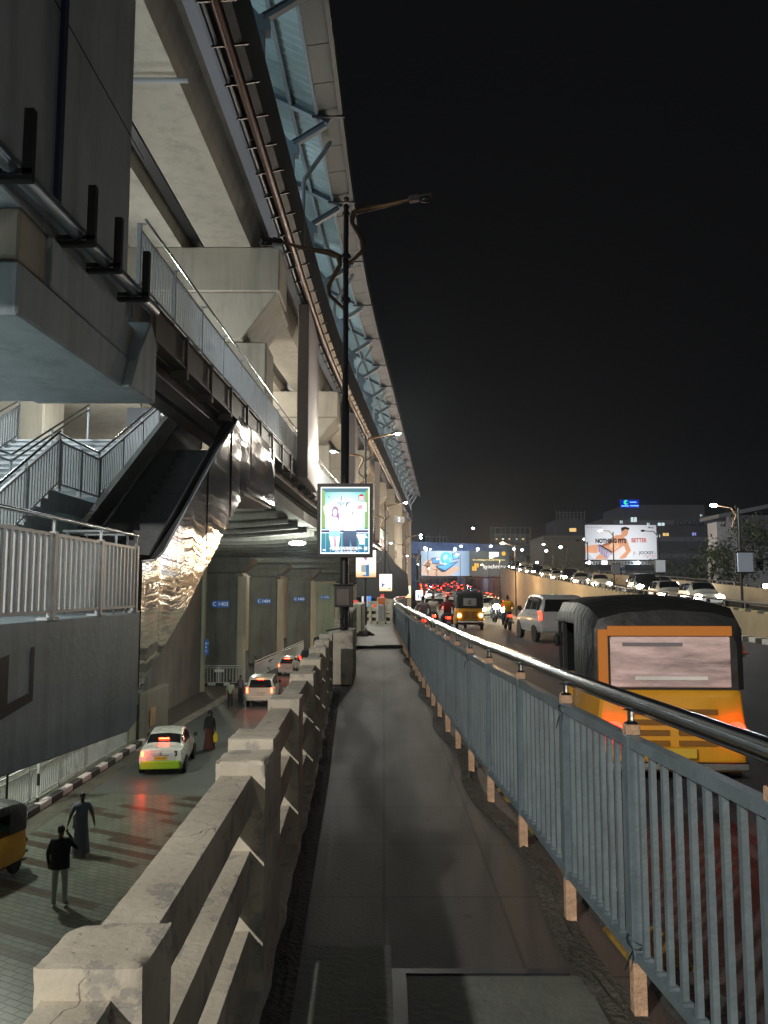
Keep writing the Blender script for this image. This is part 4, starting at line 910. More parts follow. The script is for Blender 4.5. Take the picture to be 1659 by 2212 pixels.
def art_two(t, w_, h_):
    A = lambda pts, y, m, n='artwork': poly(t, pts, -.083-.001*y, m, n, w_, h_)
    A([(0, 0), (1, 0), (1, 1), (0, 1)], 0, grad_emis('poster warm fade', [(0, (1.0, .55, .2)), (.3, (1.4, 1.3, 1.1)), (1, (1.5, 1.5, 1.5))], 1, lo=-h_/2, hi=h_/2))
    A([(.36, .12), (.5, .05), (.56, .3), (.5, .42), (.38, .3)], 1, pe('plum hair', (.35, .2, .38))); A(ell(.44, .2, .06, .07), 2, W)
    A([(.25, .56), (.5, .54), (.5, .82), (.26, .8)], 1, pe('ash', (.35, .36, .33))); A([(.5, .55), (.66, .53), (.66, .97), (.5, .97)], 1, pe('poster blue', (.05, .18, .4)))
    A([(.2, .52), (.75, .49), (.75, .515), (.2, .54)], 2, pe('dusty rose', (.7, .4, .4))); A([(.33, .92), (.65, .9), (.65, .95), (.33, .97)], 3, pe('poster blue', (.05, .18, .4)))
def art_three(t, w_, h_):
    A = lambda pts, y, m, n='artwork': poly(t, pts, -.083-.001*y, m, n, w_, h_)
    A([(0, 0), (1, 0), (1, 1), (0, 1)], 0, MATS.get('x') or grad_emis('poster cream fade', [(0, (1.0, .7, .35)), (.3, (1.4, 1.35, 1.2)), (1, (1.5, 1.5, 1.5))], 1, lo=-h_/2, hi=h_/2))
    A([(.16, .83), (.2, .52), (.38, .6), (.55, .6), (.35, .66)], 1, pe('ink blue', (.06, .09, .3))); A(ell(.64, .42, .05, .035), 1, pe('ink', (.1, .12, .2))); A([(.68, .86), (.78, .78), (.9, .88)], 1, pe('ink', (.1, .12, .2)))
    A(ell(.84, .09, .05, .03), 1, pe('crimson', (.45, .03, .06)))
def art_four(t, w_, h_):
    A = lambda pts, y, m, n='artwork': poly(t, pts, -.083-.001*y, m, n, w_, h_)
    A([(0, 0), (1, 0), (1, 1), (0, 1)], 0, pe('sand', (1.0, .78, .42), 1.0)); A([(.15, .1), (.85, .1), (.85, .75), (.15, .75)], 1, W)
    A(ell(.5, .33, .2, .2), 2, pe('steel blue', (.25, .4, .6))); A([(.4, .14), (.62, .14), (.64, .28), (.4, .28)], 3, pe('ink', (.1, .12, .2)))
    A([(.3, .56), (.7, .54), (.7, .58), (.3, .6)], 3, pe('ink', (.1, .12, .2)))
def art_plain(c):
    def f(t, w_, h_):
        poly(t, [(0, 0), (1, 0), (1, 1), (0, 1)], -.083, pe('sheet %s' % (c,), c, 1.5), 'artwork', w_, h_)
        poly(t, [(.3, .4), (.5, .35), (.5, .85), (.3, .85)], -.085, pe('dark figure', (.15, .3, .45)), 'artwork', w_, h_); poly(t, [(.55, .45), (.7, .4), (.7, .85), (.55, .85)], -.085, pe('dark figure', (.15, .3, .45)), 'artwork', w_, h_)
    return f
BOX = [(37, 789, 1249, art_two, 'light box of a sitting couple with a yellow lower edge'), (59, 832, 1278, art_three, 'small glowing light box with a blue splash on white'), (82, 877, 1292, art_four, 'small cream light box with a round blue emblem'), (103, 905, 1297, art_plain((1, .98, 1)), 'plain white glowing light box behind the cream one'), (125, 925, 1300, art_plain((.6, .85, 1)), 'tiny pale blue light box on the last lamp post but one'), (148, 944, 1299, art_plain((.7, .8, 1)), 'tiniest light box, on the farthest parapet lamp post')]
for i, (Y, x, yb, art, lab) in enumerate(BOX):
    p = at(x, yb, Y); zb = [0.05, -.8, -1.6, -2, -2.4, -2.4][i]
    lamp_post('street_lamp', ['black lamp post with both lamps lit, second along the parapet', 'black lamp post with both lamps lit, third along the parapet', 'thin lamp post behind the cream light box', 'thin lamp post behind the plain white light box', 'thin lamp post behind the pale blue light box', 'farthest thin lamp post along the parapet'][i], (p.x, Y, zb), (True, True), 900)
    light_box(lab, (p.x+.04, Y-.2, p.z+.66), .92, 1.24, art, e=0)
lb0 = lamp_post('street_lamp', 'black double arm lamp post standing behind the viewer', (-1.05, -8.2, 0), (False, True), 350, col=(1, .91, .76))
# hanging cables between the farther poles
hc = MB()
for (a, b) in (((-1.2, 37, 6.2), (.1, 59, 5.0)), ((-1.0, 37, 5.6), (-2.0, 59, 6.0)), ((.1, 59, 4.6), (2.2, 82, 3.4))):
    A, B = Vector(a), Vector(b); hc.tube([A.lerp(B, k/10)-Vector((0, 0, 2.2*math.sin(math.pi*k/10))) for k in range(11)], .03, 4)
tag(hc.build('cable', black_rubber), 'sagging overhead cables strung between the far lamp posts', 'cable')

# lower street lighting fixtures under the deck
fx = thing('ceiling_light', 'oval white lamp fixed to the ribbed soffit above the piers', 'ceiling light')
p = at(643, 1098, 42); MB().ball((p.x, 42, 4.12), .3, 14, 1.5, 1, .4).build('glass', emis('soffit lamp glow', (1, .97, .85), 30), fx, smooth=True)
light('soffit_lamp', 'POINT', (p.x, 42, 3.7), 1300, (.93, 1, .84), .2, fx)
for Y, x, e in ((66, -15.5, 1300), (84, -14.5, 1300), (105, -13, 1300)):
    fx = thing('ceiling_light', 'cool lamp between the piers beneath the station soffit', 'ceiling light', group='soffit lamps between the piers')
    MB().box(x-.5, x+.5, Y-.1, Y+.1, 4.0, 4.1).build('glass', emis('soffit tube glow', (.9, 1, .85), 12), fx); light('soffit_lamp', 'POINT', (x, Y, 3.6), e, (.92, 1, .82), .3, fx)
# lamps on the pier above the street, out of sight under the landing
fx = thing('ceiling_light', 'white flood lamp fixed under the station edge lighting the street', 'ceiling light', group='street flood lamps under the station')
MB().box(-12.4, -12.0, 23.8, 24.2, 3.9, 4.0).build('glass', emis('soffit tube glow', (.9, 1, .85), 12), fx); light('flood_lamp', 'POINT', (-12.2, 24, 3.5), 3200, (.93, 1, .84), .2, fx)
fx = thing('wall_lamp', 'white bulkhead lamp on the back wall of the stair landing', 'wall lamp')
MB().box(-11.2, -11.0, 8.3, 8.9, 3.4, 3.6).build('glass', emis('soffit tube glow', (.9, 1, .85), 12), fx); light('landing_lamp', 'POINT', (-9.6, 8.6, 3.3), 300, (.93, 1, .93), .2, fx)
fx = thing('flood_lamp', 'warm white flood lamp on a pole at the station forecourt behind the viewer', 'flood lamp', (-7.6, -9, 0))
MB().lathe([(.1, LOW), (.07, 8.2)], (0, 0, 0), 10).build('pole', iron_black, fx); MB().box(-.2, .2, -.1, .1, 8.2, 8.4).build('glass', emis('forecourt flood glow', (1, .93, .8), 60), fx); light('forecourt_flood', 'POINT', (0, .2, 8.1), 8500, (1, .93, .83), .13, fx)
fx = thing('ceiling_light', 'added unseen cool white lamp over the staircase to brighten it', 'ceiling light')  # added lamp hidden behind the pier, brightens stairs, escalator and railings
MB().box(-10.2, -9.2, 15.8, 17.0, 8.52, 8.56).build('shade', steel_dark, fx); MB().box(-9.9, -9.5, 16.0, 16.8, 8.4, 8.5).build('glass', emis('downlight glow', (.75, .87, 1), 40), fx); MB().box(-9.72, -9.68, 16.38, 16.42, 8.57, 13.64).build('rod', iron_black, fx); light('stair_fill_lamp', 'POINT', (-9.6, 16.4, 7.9), 800, (.9, .97, 1), .2, fx)
# concourse and platform interior lamps
for i, (t_, Y, z, e) in enumerate(((-11, 18.5, 11.5, 60), (-9, 33, 12.6, 380), (-9, 44, 12.6, 480), (-9, 56, 12.6, 500), (-9, 72, 12.4, 500), (-9, 90, 12.4, 500), (-9, 110, 12.4, 500), (-12, 40, 7.3, 500), (-12, 62, 7.3, 400))):
    fx = thing('ceiling_light', 'warm white lamp inside the station hall between the girders', 'ceiling light', group='station hall lamps')
    p = S(t_, Y, z); MB().box(p.x-.1, p.x+.1, Y-.6, Y+.6, z+.25, z+.3).build('glass', emis('hall lamp glow', (1, .93, .75), 8), fx); light('hall_lamp', 'POINT', p, e, (1, .945, .85), .35, fx)

# ================================================================== STREET FENCES, SIGNS, POTS (lower level)
f1 = thing('street_fence', 'pale baluster fence lining the black and white kerb of the lower street', 'fence')
fence_run(f1, (-11.45, 12, LOW+.2), (-11.45, 36.2, LOW+.2), 2.42, 1.05, rail_light, rail_light, rail_light, bw=.035, pw=.08, low=.12, gap=.15, hand=.14, hr=.03)
f2 = thing('street_fence', 'pale baluster fence along the paved bay towards the potted palm', 'fence')
fence_run(f2, (-15.4, 40.5, LOW+.1), (-14.4, 57, LOW+.1), 2.4, 1.05, rail_light, rail_light, rail_light, bw=.04, pw=.09, low=.12, gap=.2, hand=.14, hr=.035)
f3 = thing('street_fence', 'short grey baluster fence facing the street beside the first pier', 'fence')
fence_run(f3, (-14.2, 60.3, LOW+.1), (-10.4, 60.3, LOW+.1), 1.9, 1.25, rail_light, rail_light, rail_light, bw=.045, pw=.1, low=.12, gap=.22, hand=.1, hr=.035)
MB().box(-12.6, -11.9, 60.2, 60.23, LOW+1.0, LOW+1.2).build('notice', white_paint, f3)
f4 = thing('street_fence', 'reddish lit fence beside the piers behind the white cars', 'fence')
fence_run(f4, (-10.2, 64, LOW), (-9.0, 90, LOW), 3.2, 1.3, rail_light, rail_light, rail_light, bw=.05, pw=.1, low=.12, gap=.2, hand=.14, hr=.04)
for k, (x, Y, c) in enumerate(((-11.2, 26.6, 0), (-11.15, 24.3, 1))):
    s = thing('sign_post', ['black and white banded sign post with a blue panel by the kerb', 'slim black post standing at the kerb in front of the fence'][k], 'sign post', (x, Y, LOW))
    if c == 0:
        for j in range(9): MB().lathe([(.05, .0+j*.38), (.05, .38+j*.38)], (0, 0, 0), 8).build('band', white_paint if j % 2 else black_paint, s)
        MB().box(-.45, .45, -.04, 0, 3.3, 3.9).build('panel', signm, s)
    else: MB().lathe([(.035, 0), (.035, 3.1)], (0, 0, 0), 8).build('pole', iron_black, s)
s = thing('pickup_sign', 'blue PICK UP / DROP POINT sign on a banded post by the pier', 'sign', (-12.75, 57, LOW))
for j in range(8): MB().lathe([(.06, j*.45), (.06, j*.45+.45)], (.1, 0, 0), 8).build('band', white_paint if j % 2 else black_paint, s)
pn = MB().box(-.38, .38, -.12, -.07, 2.55, 3.6).build('panel', signm, s)
for j, tx in enumerate(('PICK UP /', 'DROP', 'POINT')): text(tx, .2, signw, pn, (0, -.125, 3.3-j*.27))
s = thing('info_totem', 'small blue and white vertical info board at the bay fence', 'sign', (-15.0, 42.5, LOW)); MB().box(-.25, .25, 0, .08, .9, 2.6).build('board', signm, s); MB().box(-.2, .2, -.01, -.003, .95, 1.6).build('white_field', white_paint, s); text('GATE', .14, signw, s, (0, -.01, 2.2))
def potted(loc, label, sc=1, pot=True, seed=0):
    t = thing('potted_palm' if pot else 'shrub', label, 'plant', loc)
    if pot: MB().lathe([(.28*sc, 0), (.42*sc, .6*sc), (.46*sc, .62*sc), (.44*sc, .68*sc), (.36*sc, .66*sc)], (0, 0, 0), 14).build('pot', terracotta, t, smooth=True)
    rnd = random.Random(seed); mb = MB()
    for i in range(34):
        a = rnd.random()*6.28; L_ = rnd.uniform(.5, 1.0)*sc; z0 = (.65 if pot else 0)*sc; up = rnd.uniform(.6, 1.5)
        c = [Vector((math.cos(a)*L_*u*.8, math.sin(a)*L_*u*.8, z0+L_*(up*u-.75*u*u))) for u in (0, .35, .7, 1)]
        sd = Vector((-math.sin(a), math.cos(a), 0))*.05*sc
        for k in range(3):
            w0, w1 = (1-.25*k), (1-.25*(k+1)); mb.add([c[k]-sd*w0, c[k]+sd*w0, c[k+1]+sd*w1, c[k+1]-sd*w1], [(0, 1, 2, 3)])
    mb.build('leaves', leaf, t); return t
potted((-13.9, 57.5, LOW), 'leafy palm in a pale clay pot at the end of the bay fence', 1.6, True, 1)
potted((-13.8, 33.5, LOW+.2), 'thin dry shrub in front of the rendered enclosure', 1.5, False, 2)
potted((-12.0, 30.5, LOW+.2), 'low shrub beside the street fence on the footpath', .9, False, 3)
potted((-10.6, 70, LOW), 'dark palm standing behind the fence between the first two piers', 2.4, False, 4)
potted((-8.3, 100, LOW), 'bright green bush at the foot of the third pier', 2.2, False, 5)
potted((-6.6, 112, LOW), 'second green bush by the parapet beyond the third pier', 2.4, False, 6)
bk = MB().box(-14.6, -13.8, 24.5, 25.1, LOW+.2, LOW+.9)
tag(bk.build('red_crate', mat('dull red crate', (.2, .04, .03), .6), bevel=.03), 'small red and white crate on the footpath behind the fence', 'crate')

# ================================================================== VEHICLES
paint_white = mat('white car paint', (.62, .63, .60), .28, coat=.6, var=.05, vs=2)
paint_silver = mat('silver car paint', (.55, .57, .60), .3, .15, coat=.5)
paint_green = mat('lime green bumper paint', (.26, .42, .02), .3, coat=.5)
paint_dark = mat('dark car paint', (.03, .035, .045), .25, coat=.6)
paint_red = mat('maroon car paint', (.16, .02, .02), .3, coat=.6)
rick_yellow = mat('autorickshaw yellow', (.62, .30, .02), .4, var=.12, vs=4, coat=.3)
hood_black = mat('black canvas hood', (.016, .017, .018), .5, var=.3, vs=6, bump=.5, bs=5, stretch=(1, 2.5, 1))
rim_m = mat('wheel rim', (.3, .3, .31), .35, .7)
plate_w = mat('number plate white', (.6, .6, .58), .5); plate_y = mat('number plate yellow', (.55, .36, .03), .5)
tail_on = emis('lit tail lamp', (1, .014, .005), 18); tail_hot = emis('lit brake lamp', (1, .035, .012), 30); tail_off = mat('dark tail lamp', (.12, .008, .01), .15)
head_on = emis('lit head lamp', (1, .87, .62), 80); head_warm = emis('lit warm lamp', (1, .62, .25), 26); amber = emis('lit amber lamp', (1, .35, .03), 14)
def crv(P, u):
    """smooth curve through the stations"""
    n = len(P)-1; x = min(max(u, 0), .99999)*n; i = int(x); f = x-i
    p0, p1, p2, p3 = P[max(i-1, 0)], P[i], P[i+1], P[min(i+2, n)]
    return [0.5*((2*b)+(-a+c)*f+(2*a-5*b+4*c-d)*f*f+(-a+3*b-3*c+d)*f**3) for a, b, c, d in zip(p0, p1, p2, p3)]
class Body:
    """st: y, zb, zm, zbelt, zroof, wb, wm, wbelt, wroof (half widths) from rear to front"""
    def __init__(s, st): s.st = st
    def pt(s, u, v, off=0):
        def q(u, v):
            y, zb, zm, zl, zr, wb, wm, wl, wr = crv(s.st, u)
            sec = [(wb*.9, zb), (wb, zb+.05), (wm, zm), (wl, zl), (wr+(wl-wr)*.08, zr-.06), (wr*.82, zr-.005), (wr*.4, zr+.02), (0, zr+.03)]
            a = abs(v); x = crv([(p[0], p[1]) for p in sec], a); return Vector((x[0]*(1 if v >= 0 else -1), y, x[1]))
        p = q(u, v)
        if off:
            e = .004; du = q(min(u+e, 1), v)-q(max(u-e, 0), v); dv = q(u, v+e if v+e < 1 else v)-q(u, v-e); n = du.cross(dv)
            if n.length > 1e-9:
                n.normalize(); c = Vector((0, p.y*.6, .8))
                if n.dot(p-c) < 0: n = -n
                p = p+n*off
        return p
    def mesh(s, mb, nu=44, nv=18):
        rings = []
        for i in range(nu+1):
            u = i/nu; r = [s.pt(u, -1+2*j/(2*nv)) for j in range(2*nv+1)]
            rings.append(r)
        mb.loft(rings, False, 0, False)
        for r in (rings[0], rings[-1]): mb.add(r, [list(range(len(r)))])
        b0 = [r[0] for r in rings]; 
        for i in range(nu): mb.add([rings[i][0], rings[i][-1], rings[i+1][-1], rings[i+1][0]], [(0, 1, 2, 3)])
        return mb
    def patch(s, mb, u0, u1, v0, v1, off=.008, n=6, sk=0):
        rows = [[s.pt(u0+(u1-u0)*i/n+sk*(j/n), v0+(v1-v0)*j/n, off) for j in range(n+1)] for i in range(n+1)]
        return mb.loft(rows, False, 0, False)
def wheel(parent, x, y, r, w_=.18, m=None):
    sg = 1 if x > 0 else -1
    t = MB().lathe([(r*.62, -w_/2), (r*.95, -w_/2), (r, -w_*.3), (r, w_*.3), (r*.95, w_/2), (r*.62, w_/2)], (0, 0, 0), 18, 'x').build('wheel', black_rubber, parent, loc=(x, y, r), smooth=True)
    rm = MB().lathe([(r*.61, w_/2*.9), (r*.5, w_*.35), (r*.15, w_*.42), (.02, w_*.46)], (0, 0, 0), 10, 'x')
    rm.v = [(v[0]*sg, v[1], v[2]) for v in rm.v]; rm.build('rim', rim_m, t)
def make_car(kind, paint, lit='tail', detail=True, brake=False, low_paint=None, yellow_plate=False, label='', loc=(0, 0, 0), rz=0, group=None, left_only=False):
    name = {'sedan': 'sedan_car', 'suv': 'suv_car', 'hatch': 'hatchback_car'}[kind]
    t = thing(name, label, 'car', loc, rz, group)
    #        y    zb   zm   zbelt zroof  wb   wm   wl   wr
    if kind == 'sedan':
        st = [(-2.0, .32, .55, .80, .92, .62, .72, .70, .60), (-1.96, .26, .55, .90, 1.0, .74, .82, .76, .66), (-1.75, .25, .55, .95, 1.04, .78, .84, .78, .68), (-1.45, .25, .56, .97, 1.09, .80, .85, .79, .66),
              (-.95, .25, .56, .97, 1.40, .80, .85, .80, .60), (-.4, .25, .56, .96, 1.50, .80, .85, .80, .60), (.25, .25, .56, .95, 1.49, .80, .85, .80, .60), (.75, .25, .56, .94, 1.32, .80, .85, .79, .61),
              (1.2, .25, .55, .90, 1.0, .80, .84, .77, .66), (1.6, .25, .54, .82, .90, .78, .82, .74, .62), (1.9, .28, .5, .70, .78, .70, .76, .66, .55), (1.98, .34, .5, .62, .68, .58, .62, .55, .45)]
    elif kind == 'suv':
        st = [(-2.1, .45, .8, 1.12, 1.25, .70, .78, .74, .68), (-2.07, .40, .8, 1.14, 1.55, .80, .88, .84, .70), (-1.9, .38, .8, 1.14, 1.74, .84, .90, .86, .70), (-1.4, .36, .8, 1.14, 1.79, .85, .90, .86, .70), (-.7, .35, .8, 1.13, 1.80, .86, .90, .86, .70), (0, .35, .8, 1.12, 1.79, .86, .90, .86, .70),
              (.45, .35, .8, 1.11, 1.66, .86, .90, .86, .68), (.9, .35, .78, 1.09, 1.22, .85, .89, .85, .72), (1.3, .36, .76, 1.04, 1.13, .84, .88, .82, .70), (1.8, .38, .72, .95, 1.04, .80, .85, .78, .66), (2.05, .42, .65, .85, .92, .72, .78, .70, .58), (2.12, .48, .62, .75, .80, .62, .66, .6, .5)]
    else:
        st = [(-1.75, .34, .6, .95, 1.05, .60, .68, .66, .58), (-1.71, .28, .6, .98, 1.30, .72, .78, .74, .58), (-1.5, .26, .6, .98, 1.44, .76, .81, .76, .58), (-1.0, .25, .6, .97, 1.51, .78, .82, .77, .58), (-.3, .25, .6, .96, 1.53, .78, .82, .77, .58), (.25, .25, .6, .95, 1.48, .78, .82, .77, .58),
              (.7, .25, .6, .94, 1.24, .78, .82, .77, .6), (1.1, .25, .58, .89, .98, .77, .81, .74, .62), (1.45, .28, .55, .8, .88, .72, .77, .7, .58), (1.66, .32, .5, .68, .74, .64, .68, .6, .5), (1.72, .38, .5, .6, .66, .54, .58, .5, .42)]
    B = Body(st); n = len(st)-1
    if detail: B.mesh(MB(), 44, 16).build('body', paint, t, smooth=True)
    else: B.mesh(MB(), 22, 8).build('body', paint, t, smooth=True)
    L_ = -st[0][0]; zr = max(s[4] for s in st); dn = 6 if detail else 3
    # rear window (top of the section over the slope) and windscreen
    rw_ = {'sedan': (3.15/n, 3.95/n), 'suv': None, 'hatch': None}[kind]
    if rw_: B.patch(MB(), rw_[0], rw_[1], -.64+.0, -.999, .007, dn); m = MB(); B.patch(m, rw_[0], rw_[1], .60, 1.0, .012, dn); B.patch(m, rw_[0], rw_[1], -1.0, -.60, .012, dn); m.build('rear_window', glass_dark, t)
    else:
        z0, z1, wa, wb_ = (1.17, 1.64, .70, .60) if kind == 'suv' else (1.0, 1.38, .60, .50); yb = st[0][0]-.012
        MB().hexa([(-wa, yb-.005, z0), (wa, yb-.005, z0), (wa, yb+.12, z0), (-wa, yb+.12, z0), (-wb_, yb+.025, z1), (wb_, yb+.025, z1), (wb_, yb+.2, z1), (-wb_, yb+.2, z1)]).build('rear_window', glass_dark, t, bevel=.02)
    ws = {'sedan': (6.4/n, 7.75/n), 'suv': (5.5/n, 6.8/n), 'hatch': (5.1/n, 6.5/n)}[kind]
    m = MB(); B.patch(m, ws[0], ws[1], .58, 1.0, .012, dn); B.patch(m, ws[0], ws[1], -1, -.58, .012, dn); m.build('windscreen', glass_dark, t)
    sw = {'sedan': [(3.55, 4.75), (4.87, 6.25)], 'suv': [(1.3, 2.4), (2.55, 3.9), (4.05, 5.4)], 'hatch': [(2.0, 3.4), (3.55, 5.0)]}[kind]
    for sg in (1, -1):
        for a, b in sw: B.patch(MB(), a/n, b/n, sg*.455, sg*.565, .010, dn).build('side_window', glass_dark, t)
    r = .34 if kind == 'suv' else .29; wy = {'sedan': (-1.28, 1.22), 'suv': (-1.35, 1.3), 'hatch': (-1.15, 1.1)}[kind]; wx = (.80 if kind != 'hatch' else .72)
    for sg in (1, -1):
        for yy in wy:
            wheel(t, sg*wx, yy, r)
            if detail: MB().lathe([(r*1.22, -.04), (r*1.22, .05)], (sg*(wx+.045 if kind != 'hatch' else wx+.05), yy, r*1.02), 20, 'x').build('wheel_arch', black_rubber, t)
    # lamps
    yb = st[0][0]; zt = {'sedan': .82, 'suv': 1.02, 'hatch': .85}[kind]; xl = {'sedan': .62, 'suv': .74, 'hatch': .62}[kind]; hh = .11 if kind != 'suv' else .17
    tm = (tail_hot if brake else tail_on) if lit == 'tail' else tail_off
    for sg in (-1, 1):
        m_ = tm if (sg < 0 or not left_only) else tail_off
        big = 1 if detail else 1.7
        mb = MB().hexa([(sg*xl-.11*big, yb-.03, zt-hh*big), (sg*xl+.10*big, yb+.03, zt-hh*big), (sg*xl+.12*big, yb+.2, zt-hh), (sg*xl-.11*big, yb+.15, zt-hh), (sg*xl-.12*big, yb-.02, zt+hh*big), (sg*xl+.11*big, yb+.03, zt+hh*big), (sg*xl+.10*big, yb+.2, zt+hh), (sg*xl-.12*big, yb+.15, zt+hh)])
        if sg > 0 and 0: pass
        mb.build('tail_lamp', m_, t, bevel=.02)
        B_ = MB().ball((sg*xl*.93, st[-1][0]-.16, {'sedan': .66, 'suv': .86, 'hatch': .68}[kind]), .13 if detail else .23, 10, 1.2, .9, .7).build('head_lamp', head_on if lit == 'head' else mat('clear lamp glass', (.3, .3, .32), .1), t)
    if brake: MB().box(-.2, .2, *( (-1.32, -1.28, 1.25, 1.30) if kind == 'sedan' else (yb+.0, yb+.03, zr-.14, zr-.09))).build('high_brake_lamp', tail_hot, t)
    pz = {'sedan': .66, 'suv': .78, 'hatch': .55}[kind]
    pl = MB().box(-.25, .25, yb-.035, yb-.015, pz-.06, pz+.06).build('number_plate', plate_y if yellow_plate else plate_w, t)
    text('TS 09 4127', .085, mat('plate ink', (.01, .01, .01), .5), pl, (0, yb-.038, pz)) if detail else None
    if kind == 'sedan' and detail: MB().prism([(-.52, .56), (.52, .56), (.56, .86), (-.56, .86)], yb-.022, yb+.02, 'y').build('boot_panel', paint_silver, t, bevel=.01); MB().lathe([(.05, yb-.03), (.05, yb-.023)], (0, 0, .83), 10, 'y').build('emblem', rim_m, t)
    # bumper
    bz = {'sedan': (.24, .56), 'suv': (.40, .66), 'hatch': (.27, .50)}[kind]; hw = st[1][6]-.0
    if detail:
        MB().prism([(-hw*.98, yb+.28), (-hw*.99, yb+.08), (-hw*.86, yb-.05), (hw*.86, yb-.05), (hw*.99, yb+.08), (hw*.98, yb+.28)], bz[0], bz[1], 'z').build('rear_bumper', low_paint or paint, t, bevel=.035)
        for sg in (-1, 1): MB().hexa([(sg*.86, .72, 1.0 if kind != 'suv' else 1.15), (sg*1.02, .72, 1.0 if kind != 'suv' else 1.15), (sg*1.02, .8, 1.0 if kind != 'suv' else 1.15), (sg*.86, .8, 1.0 if kind != 'suv' else 1.15), (sg*.88, .72, 1.15 if kind != 'suv' else 1.35), (sg*1.04, .72, 1.15 if kind != 'suv' else 1.35), (sg*1.02, .8, 1.15 if kind != 'suv' else 1.35), (sg*.88, .8, 1.15 if kind != 'suv' else 1.35)]).build('mirror', black_rubber, t, bevel=.02)
        MB().box(-.3, .3, yb-.03, yb-.018, pz+.085, pz+.105).build('chrome_strip', chrome, t)
        for sg in (-1, 1):
            for uu in sw[-2:]: 
                q = B.pt((uu[0]+.25)/n, sg*.40, .02); MB().cbox(tuple(q), (.03, .14, .025)).build('door_handle', rim_m, t)
    return t
def make_rickshaw(label, loc, rz=0, lit=True, ad=True, group=None, front=False, amb=False):
    t = thing('auto_rickshaw', label, 'auto rickshaw', loc, rz, group)
    # lower tub
    MB().loft([[(-w_, y, z0), (w_, y, z0), (w_*1.02, y, (z0+z1)/2), (w_*.96, y, z1), (-w_*.96, y, z1), (-w_*1.02, y, (z0+z1)/2)] for y, w_, z0, z1 in ((-1.28, .50, .42, .95), (-1.24, .60, .33, 1.0), (-1.0, .64, .28, 1.02), (-.3, .65, .26, .98), (-.25, .65, .26, .62), (.35, .63, .26, .40), (.5, .58, .28, .95), (.85, .46, .32, 1.0), (1.15, .30, .36, .92), (1.3, .16, .45, .75))]).build('body', rick_yellow, t, smooth=True, bevel=.02)
    # hood
    def ring(y, w_, z0, z1, k=.09): return [(-w_, y, z0), (-w_, y, z1-k*1.6), (-w_*.93, y, z1-k*.6), (-w_*.6, y, z1), (0, y, z1+.025), (w_*.6, y, z1), (w_*.93, y, z1-k*.6), (w_, y, z1-k*1.6), (w_, y, z0)]
    mb = MB(); mb.loft([ring(-1.24, .56, 1.0, 1.52), ring(-1.20, .62, 1.0, 1.64), ring(-1.0, .655, 1.0, 1.73), ring(-.55, .66, 1.0, 1.77), ring(-.549, .66, 1.52, 1.77)], False, 0, False)
    mb.add(ring(-1.24, .56, 1.0, 1.52), [list(range(9))]); mb.loft([ring(-.55, .66, 1.52, 1.77), ring(.3, .64, 1.52, 1.76), ring(.62, .60, 1.5, 1.70), ring(.68, .56, 1.48, 1.62)], False, 0, False)
    mb.build('hood', hood_black, t, smooth=True)
    for sg in (-1, 1):
        MB().beam((sg*.62, .1, .5), (sg*.62, .1, 1.55), .035, .035).beam((sg*.62, .1, 1.53), (sg*.58, .60, 1.50), .03, .03).beam((sg*.56, .66, .95), (sg*.58, .60, 1.52), .035, .035).build('hood_frame', black_rubber, t)
        MB().box(sg*.655-.004, sg*.655+.004, -.28, .30, .42, .62).build('side_guard', rick_yellow, t)
    MB().box(-.5, .5, -.75, -.25, .55, .72).box(-.5, .5, -.95, -.76, .6, 1.15).build('passenger_seat', mat('green seat cover', (.03, .16, .09), .6), t, bevel=.03)
    MB().hexa([(-.54, .60, .98), (.54, .60, .98), (.54, .62, .98), (-.54, .62, .98), (-.54, .66, 1.5), (.54, .66, 1.5), (.54, .68, 1.5), (-.54, .68, 1.5)]).build('windscreen', glass_dark, t)
    # rear: window or advertisement, engine grille, lamps, bumper
    if ad:
        a = MB().box(-.50, .50, -1.262, -1.245, 1.02, 1.44).build('advertisement_panel', mat('pink and white advert sheet', (.55, .42, .42), .5, var=.75, vs=2.2, stretch=(1.2, 1, 7)), t, bevel=.01)
        MB().box(-.52, .52, -1.258, -1.243, 1.445, 1.53).build('orange_band', mat('orange sheet', (.65, .22, .03), .5), t, bevel=.005)
        MB().box(-.60, -.52, -1.256, -1.22, 1.02, 1.5).build('orange_band', MATS['orange sheet'], t)
        for i, (z, a0, a1) in enumerate(((1.38, -.4, .1), (1.10, -.30, .30))): MB().box(a0, a1, -1.268, -1.263, z-.018, z+.012).build('advertisement_band', mat('grey print', (.22, .2, .22) if i % 2 else (.7, .62, .6), .6) if 0 else (white_paint if i % 2 else mat('grey print', (.2, .19, .21), .6)), a)
    else:
        MB().box(-.30, .30, -1.262, -1.243, 1.12, 1.46).build('rear_window', mat('clear plastic window', (.35, .33, .36), .15), t, bevel=.01)
        for z in (1.2, 1.3): MB().box(-.08, .06, -1.27, -1.263, z, z+.05).build('sticker', black_rubber, t)
    for k in range(4): MB().box(-.36, -.04, -1.30, -1.26, .55+k*.085, .59+k*.085).box(.04, .36, -1.30, -1.26, .55+k*.085, .59+k*.085).build('grille_slot', mat('dark amber slot', (.2, .09, .01), .6), t)
    MB().box(-.58, .58, -1.36, -1.31, .36, .43).build('bumper', chrome, t, bevel=.01)
    for sg in (-1, 1):
        MB().lathe([(.075, -1.33), (.065, -1.29)], (sg*.50, 0, .68), 14, 'y').build('tail_lamp', (tail_on if not amb else head_warm) if lit else tail_off, t)
    MB().box(-.16, .16, -1.345, -1.315, .46, .54).build('number_plate', plate_y, t)
    MB().box(-.66, .66, -1.2, -.3, .245, .262).build('underside', black_rubber, t)
